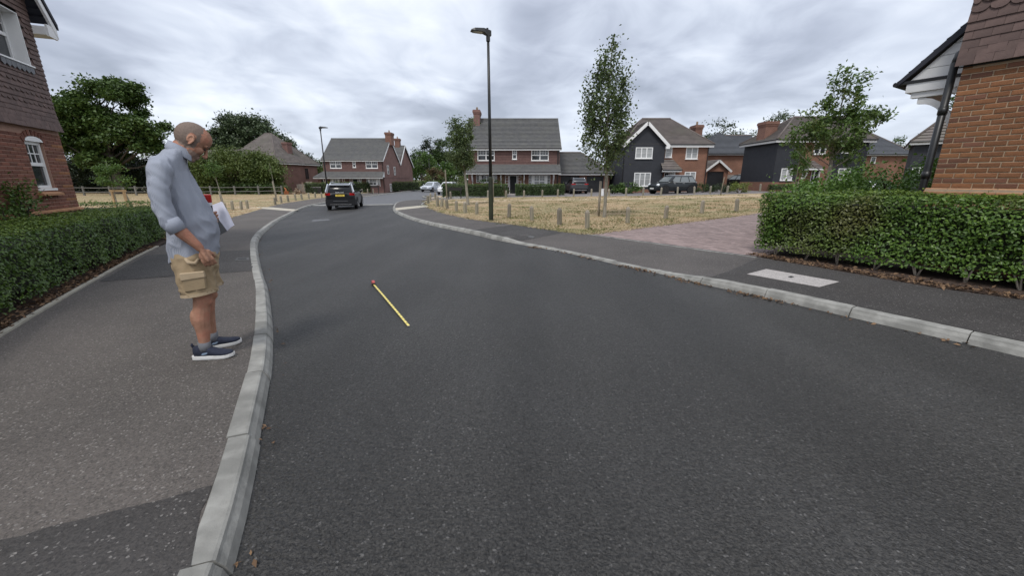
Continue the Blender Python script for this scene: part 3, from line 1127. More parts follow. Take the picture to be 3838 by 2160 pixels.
def on_ground(q, off):
    return np.array([(a, b, zt(a, b) + off) for a, b in q])


near = lambda q: np.clip((15 / np.hypot(q[:, 0], q[:, 1])) ** 2, .08, 1)
c = on_ground(scatter_poly(GR, 60000, near), .112)
c[:, 2] += RNG.uniform(0, .014, len(c))
leaves('dry_grass', c, .075, 'dry_blades', aspect=6, up=.5, kind='stuff', label='sun-dried grass of the right green', cat='grass')
c = on_ground(scatter_poly(GR, 500, near), .11)
c = np.repeat(c, 26, 0) + RNG.normal(size=(13000, 3)) * (.22, .16, .012)
leaves('green_tufts', c, .11, 'green_blades', aspect=6, up=-.1, kind='stuff', label='green weed tufts in the dry right green', cat='grass')
c = on_ground(scatter_poly(GL, 26000, lambda q: np.clip((24 / np.hypot(q[:, 0], q[:, 1])) ** 2, .08, 1)), .11)
leaves('dry_grass', c, .14, 'dry_blades', aspect=6, up=.1, kind='stuff', label='sun-dried grass of the left green', cat='grass')
# ragged fringe where the right green meets the footway and the drive
fr = []
for a, b in zip(GR[:9], GR[1:10]):
    n = int(np.hypot(b[0] - a[0], b[1] - a[1]) * 130)
    u = RNG.uniform(0, 1, n)[:, None]
    fr.append(np.array(a[:2]) * (1 - u) + np.array(b[:2]) * u + RNG.normal(size=(n, 2)) * .07)
leaves('grass_fringe', on_ground(np.concatenate(fr), .115), .10, 'dry_blades', aspect=6, up=.2, kind='stuff', label='ragged dry fringe of the right green', cat='grass')


def litter(name, path, n, width, off, size, label, clump=.5, inset=0):
    P = resample(path, .1)
    i = RNG.integers(0, len(P), n)
    w = np.abs(RNG.normal(size=n)) * width + inset
    keep = np.array([noise.noise((P[k][0] * 1.3, P[k][1] * 1.3, 4.2)) for k in i]) + RNG.uniform(-.4, .4, n) > clump - .5
    T = np.gradient(P, axis=0)
    T /= np.linalg.norm(T, axis=1)[:, None]
    N_ = np.c_[-T[:, 1], T[:, 0]]
    q = P[i] + N_[i] * w[:, None] + RNG.normal(size=(n, 2)) * .03
    q = q[keep]
    return leaves(name, on_ground(q, off), size, 'leaf_litter', aspect=2, up=1.6, kind='stuff', label=label, cat='leaf litter')


litter('leaf_litter', [p for p in LK if -1 < p[1] < 16], 230, -.04, .012, .034, 'dead leaves in the gutter of the left kerb', .55)
litter('leaf_litter', [p for p in RK if -1 < p[1] < 9.5], 2600, .07, .012, .048, 'dead leaves in the gutter of the right kerb', .55)
litter('leaf_litter', [p for p in LEc if p[1] > -1], 2600, .12, .125, .055, 'brown dead leaves under the left hedge', .2, .075)
litter('leaf_litter', [p[:2] for p in RE[7:]], 3200, .16, .125, .06, 'brown dead leaves and bark under the right hedge', .1)
# ================================================================ wall and roof builders (local frame: x along the wall, y into the house, z up)
def wall_mb(mb, x0, x1, z0, z1, y, th, holes=(), reveal=True):
    """wall face at y, thickness th inwards, with rectangular holes (xa, xb, za, zb)"""
    hs = [h for h in holes if h[1] > x0 and h[0] < x1 and h[3] > z0 and h[2] < z1]
    xs = sorted({x0, x1, *[min(max(v, x0), x1) for h in hs for v in h[:2]]})
    zs = sorted({z0, z1, *[min(max(v, z0), z1) for h in hs for v in h[2:]]})
    for a, b in zip(xs[:-1], xs[1:]):
        for c, d in zip(zs[:-1], zs[1:]):
            mx_, mz = (a + b) / 2, (c + d) / 2
            if any(h[0] < mx_ < h[1] and h[2] < mz < h[3] for h in hs):
                continue
            mb.face([(a, y, c), (b, y, c), (b, y, d), (a, y, d)])
    for h in hs:
        a, b, c, d = max(h[0], x0), min(h[1], x1), max(h[2], z0), min(h[3], z1)
        q = y + th
        mb.face([(a, y, c), (a, q, c), (a, q, d), (a, y, d)])
        mb.face([(b, y, c), (b, q, c), (b, q, d), (b, y, d)])
        mb.face([(a, y, d), (b, y, d), (b, q, d), (a, q, d)])
        mb.face([(a, y, c), (b, y, c), (b, q, c), (a, q, c)])


def roof_slope(mb, e0, e1, r1, r0, n, lift=.055, th=.0):
    """lapped courses from the eaves e0-e1 up to the ridge r0-r1"""
    e0, e1, r0, r1 = map(Vector, (e0, e1, r0, r1))
    nrm = (e1 - e0).cross(r0 - e0)
    if nrm.length < 1e-6:
        nrm = (e1 - e0).cross(r1 - e0)
    nrm.normalize()
    if nrm.z < 0:
        nrm = -nrm
    for i in range(n):
        a, b = i / n, (i + 1) / n
        l0, l1 = e0.lerp(r0, a), e1.lerp(r1, a)
        u0, u1 = e0.lerp(r0, b), e1.lerp(r1, b)
        lf = nrm * lift
        mb.face([l0 + lf, l1 + lf, u1, u0])
        mb.face([l0 - nrm * .01, l1 - nrm * .01, l1 + lf, l0 + lf])


def beam(mb, a, b, w, h, side=None):
    """box of section w x h from a to b (h measured along z or its perpendicular)"""
    a, b = Vector(a), Vector(b)
    d = (b - a).normalized()
    s = d.cross(Vector((0, 0, 1)))
    if s.length < .05:
        s = Vector((1, 0, 0))
    s.normalize()
    u = s.cross(d)
    mb.loft([[p + s * (sx * w / 2) + u * (sz * h / 2) for sx, sz in ((-1, -1), (1, -1), (1, 1), (-1, 1))] for p in (a, b)])


def window(parent, x0, x1, z0, z1, y, cols=2, rows=1, bars=None, split=None, fr=.055, glass='window_glass', frame_m='white_upvc', sill=True, d=.07, barpanes=None):
    """frame with casements; bars = (nx, nz) glazing bars in the panes (top row only when split)"""
    mb = MB()
    yf, yb = y, y + d
    mb.box(x0, x0 + fr, yf, yb, z0, z1)
    mb.box(x1 - fr, x1, yf, yb, z0, z1)
    mb.box(x0 + fr, x1 - fr, yf, yb, z1 - fr, z1)
    mb.box(x0 + fr, x1 - fr, yf, yb, z0, z0 + fr)
    w = (x1 - x0 - 2 * fr) / cols
    for c in range(1, cols):
        x = x0 + fr + w * c
        mb.box(x - fr * .6, x + fr * .6, yf + .003, yb, z0 + fr, z1 - fr)
    zz_ = [z0 + fr]
    if split:
        zm = z0 + (z1 - z0) * split
        for c in range(cols):
            xa = x0 + fr + w * c + (fr * .6 if c else 0)
            xb = x0 + fr + w * (c + 1) - (fr * .6 if c < cols - 1 else 0)
            mb.box(xa, xb, yf + .006, yb, zm - fr * .6, zm + fr * .6)
        spans = [(z0 + fr, zm - fr * .6), (zm + fr * .6, z1 - fr)]
    else:
        spans = [(z0 + fr, z1 - fr)]
    f = mb.build('window', frame_m, parent)
    gb = MB()
    for c in range(cols):
        xa = x0 + fr + w * c + (fr * .6 if c else 0)
        xb = x0 + fr + w * (c + 1) - (fr * .6 if c < cols - 1 else 0)
        for k, (za, zb) in enumerate(spans):
            MB().box(xa, xb, y + d * .5, y + d * .5 + .01, za, zb).build('pane', glass, f)
            if bars and (not split or k == len(spans) - 1 or barpanes == 'all'):
                t = .011 if bars[2:] == () else bars[2]
                for q in range(1, bars[0]):
                    x = xa + (xb - xa) * q / bars[0]
                    gb.box(x - t, x + t, y + d * .36, y + d * .48, za, zb)
                for q in range(1, bars[1]):
                    z = za + (zb - za) * q / bars[1]
                    gb.box(xa, xb, y + d * .34, y + d * .46, z - t, z + t)
    if gb.v:
        gb.build('glazing_bars', frame_m, f)
    if sill:
        MB().box(x0 - .04, x1 + .04, y - .07, y + d * .3, z0 - .05, z0 - .002).build('sill', frame_m, f)
    return f


def brick_mesh(m):
    mb = MB().box(-.1055, .1055, -.003, .06, -.0300, .0300)
    me = mb.mesh('brick', m)
    b = bmesh.new()
    b.from_mesh(me)
    bmesh.ops.delete(b, geom=[f for f in b.faces if f.calc_center_median().y > .05], context='FACES_ONLY')
    bmesh.ops.bevel(b, geom=[e for e in b.edges if all(v.co.y < 0 for v in e.verts)], offset=.004, segments=1, affect='EDGES')
    b.to_mesh(me)
    b.free()
    return me


BM = {k: brick_mesh(k) for k in ('brick_orange', 'brick_red', 'brick_quoin', 'brick_plum')}


def lay_bricks(parent, x0, x1, z0, courses, base, holes=(), quoin_at=None, limit=300, pitch=.075, dirx=1, K=1.0):
    """stretcher bond from x0 (the corner) towards x1, every brick its own object"""
    n = 0
    for k in range(courses):
        z = z0 + pitch * (k + .5)
        x = 0.0
        i = 0
        L_ = abs(x1 - x0)
        while x < L_:
            ln = (.1025 if (i == 0 and k % 2) else .215) * K
            a, b = x, min(x + ln, L_)
            x += ln + .010 * K
            i += 1
            spans = [(a, b)]
            for h in holes:
                ha, hb = sorted(((h[0] - x0) * dirx, (h[1] - x0) * dirx))
                if h[2] - .02 < z < h[3] + .02:
                    ns = []
                    for p, q in spans:
                        if hb <= p or ha >= q:
                            ns.append((p, q))
                        else:
                            if p < ha - .012:
                                ns.append((p, ha - .008))
                            if q > hb + .012:
                                ns.append((hb + .008, q))
                    spans = ns
            for p, q in spans:
                if q - p < .03:
                    continue
                if n >= limit:
                    return n
                m = base
                if quoin_at is not None:
                    if k % 4 == 2 and i <= 2:
                        m = 'brick_quoin'
                    elif k % 4 == 1 and i <= 2:
                        m = 'brick_plum'
                    elif random.random() < .12:
                        m = 'brick_plum'
                o = link('brick', BM[m], parent, (x0 + dirx * (p + q) / 2, random.uniform(-.0025, .0025), z + random.uniform(-.0015, .0015)))
                o.scale = ((q - p) / .215, 1, K)
                n += 1
    return n


def tile_mesh(m, shape='plain'):
    w, h, t = .0815, .165, .014
    if shape == 'plain':
        poly = [(-w, 0), (w, 0), (w, h), (-w, h)]
    else:
        poly = [(-w, .05), (-w * .8, .02), (-w * .35, 0), (w * .35, 0), (w * .8, .02), (w, .05), (w, h), (-w, h)]
    mb = MB().prism(poly, 0, t, lambda u, q, a: (u, -a - .030 * (1 - q / h), q))
    return mb.mesh('hung_tile', m)


TM = {s: tile_mesh('hung_tile', s) for s in ('plain', 'club')}


def hang_tiles(parent, x0, x1, z0, rows, gauge, holes=(), club=(), limit=300, dirx=1, mass_name='tile_field', part_x=99):
    n = 0
    mass = MB()
    L_ = abs(x1 - x0)
    for k in range(rows):
        z = z0 + gauge * k
        x = -.0815 if k % 2 else 0
        while x < L_:
            c = x + .0815
            x += .1655
            if c > L_:
                break
            px = x0 + dirx * max(c, 0)
            sc = 1
            if c < .02:
                px, sc = x0 + dirx * .0405, .5
            if any(h[0] - .03 < px < h[1] + .03 and h[2] - .1 < z < h[3] - .03 for h in holes):
                continue
            s = 'club' if k in club else 'plain'
            bell = .05 * max(0, 1 - k / 5) ** 2
            if n < limit and c < part_x:
                o = link('hung_tile', TM[s], parent, (px, -bell + random.uniform(-.002, .002), z + random.uniform(-.002, .002)))
                o.scale = (sc, 1, 1)
                n += 1
            else:
                i0 = len(mass.v)
                me = TM[s]
                mass.v += [(px + v.co.x * sc, v.co.y - bell, z + v.co.z) for v in me.vertices]
                for p in me.polygons:
                    mass.f.append(tuple(i0 + q for q in p.vertices))
                    mass.m.append(0)
    if mass.v:
        mass.build(mass_name, 'hung_tile_mass', parent, kind='stuff')


# ================================================================ near right house: corner at its foot, x runs back past the camera along the street
RH = thing('brick_house', 'near orange-brick house with hung tiles above and a boarded lean-to porch', 'house', (5.93 * 1.15, 5.84 * 1.15, 1.54 - 1.54 * 1.15), math.atan2(-.857, .515))
RH.scale = (1.15, 1.15, 1.15)
ZP, ZT = 1.425, 3.0
mb = MB()
mb.box(0, 2.4, .006, .3, ZP - .08, ZT + .05)
mb.build('mortar_wall', 'mortar', RH)
mb = MB()
mb.box(0, 9, -.04, .3, -.2, ZP - .08)
mb.box(2.4, 9, 0, .3, ZP - .08, ZT + .05)
mb.box(0, .3, .3, 8, -.2, 5.2)
mb.box(8.7, 9, .3, 8, -.2, 5.2)
mb.box(0, 9, 8, 8.3, -.2, 5.2)
mb.build('wall', 'near_brick_mass', RH)
lay_bricks(RH, 0, 2.4, ZP, 24, 'brick_orange', quoin_at=0, pitch=.0656, K=.875)
for k in range(11):   # sloping plinth course
    mb = MB()
    x0 = -.05 + .2275 * k
    mb.prism([(-.075, ZP - .085), (-.075, ZP - .055), (-.004, ZP - .004), (.03, ZP - .004), (.03, ZP - .085)], x0, x0 + .2175, lambda u, w, a: (a, u, w))
    mb.build('plinth_brick', 'plinth_brick', RH)
mb = MB()
mb.box(-.04, 2.5, -.068, 0, ZP - .1, ZP - .016)
mb.build('plinth_mortar', 'mortar', RH)
hang_tiles(RH, -.06, 6.5, ZT - .03, 22, .103, club=(6, 7, 8, 9, 16, 17, 18), limit=300, part_x=3.0)
mb = MB()
mb.box(-.02, 9, .0, .3, ZT + .05, 5.2)
mb.build('tile_backing', 'black_paint', RH)
mb = MB()
mb.box(-.035, 6.5, -.05, -.012, ZT - .045, ZT - .032)
mb.build('tile_fillet', 'black_paint', RH)
mb = MB()
roof_slope(mb, (-.35, -.35, 5.15), (9.3, -.35, 5.15), (6, 4, 8.6), (3, 4, 8.6), 24)
roof_slope(mb, (9.3, 8.6, 5.15), (-.35, 8.6, 5.15), (3, 4, 8.6), (6, 4, 8.6), 24)
roof_slope(mb, (-.35, 8.6, 5.15), (-.35, -.35, 5.15), (3, 4, 8.6), (3, 4, 8.6), 24)
roof_slope(mb, (9.3, -.35, 5.15), (9.3, 8.6, 5.15), (6, 4, 8.6), (6, 4, 8.6), 24)
mb.box(-.33, 9.28, -.33, 8.58, 5.0, 5.14)
mb.build('roof', 'roof_brown', RH)
mb = MB()
mb.tube([(-.10, .06, 0), (-.10, .06, 3.05)], .043, 10)
for z in (1.6, 2.45):
    mb.tube([(-.10, .06, z - .05), (-.10, .06, z + .05)], .052, 10)
mb.tube([(-.10, .06, 3.04), (-.10, .12, 3.16), (-.10, .5, 3.3)], .043, 10)
mb.build('downpipe', 'black_plastic', RH, smooth=True)
# lean-to porch on the return wall: boarded cheek, fascia, beam and a curved bracket
px = lambda u, w, a: (u, a, w)
mb = MB()
roof_slope(mb, (-.93, 2.3, 2.95), (-.93, .42, 2.95), (-.0, .42, 3.78), (-.0, 2.3, 3.78), 7, .03)
mb.prism([(-.93, 2.90), (-.93, 2.97), (-.002, 3.79), (-.002, 3.66)], .40, .50, px)
mb.build('porch_roof', 'roof_blue', RH)
mb = MB()
mb.tube([(-.95, .38, 2.93), (-.95, 2.32, 2.93)], .035, 8)
mb.box(-.90, -.005, .415, .46, 2.925, 2.965)
mb.build('porch_gutter', 'black_gutter', RH)
for k in range(5):
    z0, z1 = 2.97 + .14 * k, 2.97 + .14 * (k + 1) - .006
    xa = -.80 + (z0 - 2.97) / .885 + .02
    xb = -.80 + (z1 - 2.97) / .885 + .02
    if xa > -.06:
        break
    mb = MB()
    mb.prism([(xa, z0), (-.005, z0), (-.005, z1), (min(xb, -.01), z1)], .47, .50, px)
    mb.build('porch_board', 'white_paint', RH)
mb = MB()
mb.box(-.80, -.005, .43, .47, 2.80, 2.922)
mb.box(-.72, -.005, .46, .56, 2.72, 2.798)
mb.box(-.80, -.76, .47, 2.25, 2.80, 2.922)
mb.build('porch_fascia', 'white_paint', RH)
mb = MB()
arc = [(-.62 + .57 * math.sin(a), 2.12 + .60 * math.cos(a)) for a in np.linspace(0, 1.45, 9)]
poly = arc + [(u * .86 - .02, w - .085) for u, w in reversed(arc)]
for a, b in zip(range(8), range(1, 9)):
    mb.prism([arc[a], arc[b], (arc[b][0] - .05 * math.sin(.2 * b), arc[b][1] - .085), (arc[a][0] - .05 * math.sin(.2 * a), arc[a][1] - .085)], .48, .55, px)
mb.box(-.07, -.004, .48, .55, 1.95, 2.7)
mb.build('porch_bracket', 'white_paint', RH)

for ch in RH.children:
    if ch.name.startswith('porch'):
        ch.scale = (.83, 1, 1)

# ================================================================ near left house: x = distance from the far corner (negative towards the camera)
LH = thing('brick_house', 'near red-brick house with dark hung tiles and an arched small window', 'house', (-10.66 - .41 * .13, 9.97 + .912 * .13, 0), math.atan2(.912, -.41))
LP, LT = .89, 2.64
WL = (-1.36, -.75, 1.35, 2.44)
WU = (-1.45, -.40, 3.93, 4.95)
mb = MB()
wall_mb(mb, -3.3, 0, LP, LT + .02, .006, .12, [WL])
mb.build('mortar_wall', 'mortar_red', LH)
mb = MB()
mb.box(-12, 0, -.03, .3, -.4, LP - .06)
mb.box(-12, -3.3, 0, .3, LP - .06, LT + .03)
mb.box(-.3, 0, .3, 8, -.4, 5.0)
mb.box(-12, -11.7, .3, 8, -.4, 5.0)
mb.box(-12, 0, 8, 8.3, -.4, 5.0)
mb.build('wall', 'near_brick_red_mass', LH)
lay_bricks(LH, 0, -3.3, LP, 23, 'brick_red', holes=[(WL[0] - .01, WL[1] + .01, WL[2], WL[3] - .02)], quoin_at=0, dirx=-1)
for k in range(13):
    x0 = .04 - .2275 * k
    MB().prism([(-.07, LP - .065), (-.07, LP - .035), (-.004, LP - .004), (.03, LP - .004), (.03, LP - .065)], x0 - .2175, x0, lambda u, w, a: (a, u, w)).build('plinth_brick', 'plinth_brick', LH)
wf = window(LH, WL[0] + .01, WL[1] - .01, WL[2], WL[3] - .12, .05, cols=1, split=.52, bars=(3, 2), fr=.06)
mb = MB()
cx, hw = (WL[0] + WL[1]) / 2, (WL[1] - WL[0]) / 2
arch = [(cx + hw * math.cos(a) * .99, WL[3] - .115 + .105 * math.sin(a)) for a in np.linspace(0, math.pi, 9)]
mb.prism(arch, -.012, .08, lambda u, w, a: (u, a, w))
mb.build('window_head', 'white_upvc', wf)
for a in np.linspace(.12, math.pi - .12, 9):     # brick arch over the head
    M = Matrix.Translation((cx + (hw + .055) * math.cos(a), 0, WL[3] - .115 + .165 * math.sin(a) + .01)) @ Matrix.Rotation(-(a - math.pi / 2) * .45, 4, 'Y')
    MB().box(-.032, .032, -.012, .05, -.055, .055, M).build('arch_brick', 'brick_red', LH)
MB().prism([(-.11, 1.195), (-.11, 1.235), (.02, 1.285), (.02, 1.195)], -1.46, -.72, lambda u, w, a: (a, u, w)).build('brick_sill', 'plinth_brick', LH)
mb = MB()
wall_mb(mb, -12, -.02, LT + .03, 5.0, .02, .24, [WU])
mb.face([(-12, .02, 5.0), (-.02, .02, 5.0), (-3.6, .02, 9.3)])
mb.build('tile_backing', 'black_paint', LH)
hang_tiles(LH, .02, -6.0, LT - .03, 36, .1, holes=[(WU[0], WU[1], WU[2] - .02, WU[3] + .05)], club=(5, 7, 9, 20, 21), limit=300, dirx=-1, part_x=2.1)
wu = window(LH, WU[0] + .02, WU[1] - .02, WU[2] + .03, WU[3] - .02, .19, cols=2, split=.55, bars=(2, 2), fr=.06, sill=False)
mb = MB()
mb.box(WU[1] - .016, WU[1], -.03, .25, WU[2], WU[3])
mb.box(WU[0], WU[0] + .016, -.03, .25, WU[2], WU[3])
mb.box(WU[0] + .016, WU[1] - .016, -.03, .25, WU[3] - .016, WU[3])
mb.box(WU[0] - .05, WU[1] + .03, -.075, .20, WU[2] - .03, WU[2])
mb.build('window_lining', 'white_upvc', LH)
mb = MB()
for i in range(7):
    x = WU[0] + .075 + .15 * i
    mb.prism([(x - .07, WU[2] - .04), (x + .07, WU[2] - .04), (x + .07, WU[2] - .13), (x, WU[2] - .18), (x - .07, WU[2] - .13)], -.062, -.05, lambda u, w, a: (u, a, w))
mb.build('lead_apron', 'lead', LH)
# gable roof: verge towards the street
SL = 1.3
ea = (.42, 4.88)
rg = (-3.7, 4.88 + 4.12 * SL)
mb = MB()
roof_slope(mb, (ea[0], -.30, ea[1] + .12), (ea[0], 8.5, ea[1] + .12), (rg[0], 8.5, rg[1] + .12), (rg[0], -.30, rg[1] + .12), 42, .03)
roof_slope(mb, (-7.8, 8.5, ea[1] + .12), (-7.8, -.30, ea[1] + .12), (rg[0], -.30, rg[1] + .12), (rg[0], 8.5, rg[1] + .12), 42, .03)
mb.prism([(ea[0] + .02, ea[1] + .02), (ea[0] + .02, ea[1] + .14), (rg[0], rg[1] + .14), (rg[0], rg[1] + .02)], -.32, -.27, lambda u, w, a: (u, a, w))
mb.build('roof', 'roof_blue', LH)
mb = MB()
mb.prism([(ea[0] - .03, ea[1] - .18), (ea[0] - .03, ea[1] + .02), (rg[0], rg[1] + .02), (rg[0], rg[1] - .22)], -.30, -.25, lambda u, w, a: (u, a, w))
mb.build('bargeboard', 'white_paint', LH)
mb = MB()
mb.box(.02, ea[0] - .03, -.245, 8.4, ea[1] - .19, ea[1] - .02)
mb.box(.03, ea[0] - .035, -.29, -.248, ea[1] - .21, ea[1] + .03)
mb.build('box_eaves', 'white_paint', LH)
# ================================================================ houses across the green and along the road
def lap_wall(mb, x0, x1, z0, z1, y, n, holes=(), kick=.03):
    h = (z1 - z0) / n
    for k in range(n):
        a, b = z0 + h * k, z0 + h * (k + 1)
        segs = [(x0, x1)]
        for H_ in holes:
            if H_[3] > a + h * .3 and H_[2] < b - h * .3:
                ns = []
                for p, q in segs:
                    if H_[1] <= p or H_[0] >= q:
                        ns.append((p, q))
                    else:
                        if H_[0] > p:
                            ns.append((p, H_[0]))
                        if H_[1] < q:
                            ns.append((H_[1], q))
                segs = ns
        for p, q in segs:
            mb.face([(p, y - kick, a), (q, y - kick, a), (q, y, b), (p, y, b)])
            mb.face([(p, y, a), (q, y, a), (q, y - kick, a), (p, y - kick, a)])


def box_house(t, x0, x1, y0, y1, zb, ze, m, front_holes=(), front=True):
    """four walls in local coordinates, front face with openings"""
    mb = MB()
    if front:
        wall_mb(mb, x0, x1, zb, ze, y0, .12, front_holes)
    mb.face([(x0, y0, zb), (x0, y1, zb), (x0, y1, ze), (x0, y0, ze)])
    mb.face([(x1, y0, zb), (x1, y1, zb), (x1, y1, ze), (x1, y0, ze)])
    mb.face([(x0, y1, zb), (x1, y1, zb), (x1, y1, ze), (x0, y1, ze)])
    mb.face([(x0 + .05, y0 + .2, zb), (x1 - .05, y0 + .2, zb), (x1 - .05, y0 + .2, ze), (x0 + .05, y0 + .2, ze)])
    return mb.build('wall', m, t)


def hip_roof(t, x0, x1, y0, y1, ze, zr, r0, r1, n, m, ry=None, caps=True):
    ym = (y0 + y1) / 2 if ry is None else ry
    mb = MB()
    roof_slope(mb, (x0, y0, ze), (x1, y0, ze), (r1, ym, zr), (r0, ym, zr), n)
    roof_slope(mb, (x1, y1, ze), (x0, y1, ze), (r0, ym, zr), (r1, ym, zr), n)
    if r0 > x0 + .01:
        roof_slope(mb, (x0, y1, ze), (x0, y0, ze), (r0, ym, zr), (r0, ym, zr), n)
    if r1 < x1 - .01:
        roof_slope(mb, (x1, y0, ze), (x1, y1, ze), (r1, ym, zr), (r1, ym, zr), n)
    mb.face([(x0, y0, ze - .01), (x1, y0, ze - .01), (x1, y1, ze - .01), (x0, y1, ze - .01)])
    o = mb.build('roof', m, t)
    if caps:
        mb = MB()
        mb.tube([(r0, ym, zr + .02), (r1, ym, zr + .02)], .11, 6)
        for a, b in (((x0, y0, ze + .03), (r0, ym, zr)), ((x1, y0, ze + .03), (r1, ym, zr)), ((x0, y1, ze + .03), (r0, ym, zr)), ((x1, y1, ze + .03), (r1, ym, zr))):
            if abs(a[0] - b[0]) > .3:
                mb.tube([a, b], .085, 6)
        mb.build('ridge_tiles', 'ridge', o, smooth=True)
    return o


def fascia(t, x0, x1, y0, y1, z0, z1, sides='flr', gut=True):
    mb = MB()
    if 'f' in sides:
        mb.box(x0, x1, y0, y0 + .05, z0, z1)
        mb.box(x0 + .01, x1 - .01, y0 + .05, y0 + .32, z0 + .01, z0 + .03)
    if 'l' in sides:
        mb.box(x0, x0 + .05, y0 + .051, y1, z0, z1)
    if 'r' in sides:
        mb.box(x1 - .05, x1, y0 + .051, y1, z0, z1)
    o = mb.build('fascia', 'white_paint', t)
    if gut:
        mb = MB()
        if 'f' in sides:
            mb.tube([(x0, y0 - .05, z1 + .01), (x1, y0 - .05, z1 + .01)], .055, 6)
        if 'l' in sides:
            mb.tube([(x0 - .05, y0, z1 + .01), (x0 - .05, y1, z1 + .01)], .055, 6)
        if 'r' in sides:
            mb.tube([(x1 + .05, y0, z1 + .01), (x1 + .05, y1, z1 + .01)], .055, 6)
        mb.build('gutter', 'black_gutter', t)
    return o


def chimney(t, x0, x1, y0, y1, z0, z1, m='far_brick_red', pots=1):
    mb = MB().box(x0, x1, y0, y1, z0, z1 - .42)
    mb.box(x0 - .04, x1 + .04, y0 - .04, y1 + .04, z1 - .418, z1 - .27)
    mb.box(x0 - .09, x1 + .09, y0 - .09, y1 + .09, z1 - .268, z1 - .06)
    mb.box(x0 - .04, x1 + .04, y0 - .04, y1 + .04, z1 - .058, z1)
    c = mb.build('chimney', m, t)
    for i in range(pots):
        x = x0 + (x1 - x0) * (i + 1) / (pots + 1)
        MB().tube([(x, (y0 + y1) / 2, z1), (x, (y0 + y1) / 2, z1 + .1), (x, (y0 + y1) / 2, z1 + .36)], [.14, .11, .10], 8).build('chimney_pot', 'log', c, smooth=True)
    return c


def pipe(t, x, y, z0, z1):
    MB().tube([(x, y, z0), (x, y, z1)], .04, 6).build('downpipe', 'black_plastic', t)


def bracket(t, x, y, z, s=.55):
    """curved white gallows bracket under a canopy, standing off the wall"""
    mb = MB()
    mb.box(x - .045, x + .045, y - .07, y - .003, z - 1.15, z)
    arc = [(y - .02 - s * math.sin(a), z - .75 + .74 * (1 - math.cos(a))) for a in np.linspace(.1, 1.5, 6)]
    for a, b in zip(arc[:-1], arc[1:]):
        beam(mb, (x, *a), (x, *b), .07, .08)
    mb.build('bracket', 'white_paint', t)


def garage_door(t, x0, x1, z0, z1, y):
    mb = MB()
    n = 5
    for k in range(n):
        a = z0 + (z1 - z0) * k / n
        mb.box(x0, x1, y + .09, y + .13, a + .012, a + (z1 - z0) / n - .012)
    mb.box(x0, x1, y + .122, y + .15, z0, z1)
    return mb.build('garage_door', 'garage_black', t)


def front_door(t, x0, x1, z0, z1, y, m='black_paint'):
    mb = MB().box(x0 + .05, x1 - .05, y + .05, y + .10, z0, z1 - .05)
    w = x1 - x0 - .1
    for i in range(2):
        for (a, b) in ((.08, .42), (.50, .92)):
            xa = x0 + .05 + w * (.1 + .45 * i)
            mb.box(xa, xa + w * .36, y + .035, y + .05, z0 + (z1 - z0) * a, z0 + (z1 - z0) * b)
    d = mb.build('door', m, t)
    MB().box(x0, x0 + .05, y - .02, y + .12, z0, z1).box(x1 - .05, x1, y - .02, y + .12, z0, z1).box(x0 + .05, x1 - .05, y - .02, y + .12, z1 - .05, z1).build('door_frame', 'white_upvc', d)
    MB().box(x1 - .17, x1 - .12, y - .01, y + .034, z0 + .95, z0 + 1.15).build('handle', 'chrome', d)
    return d


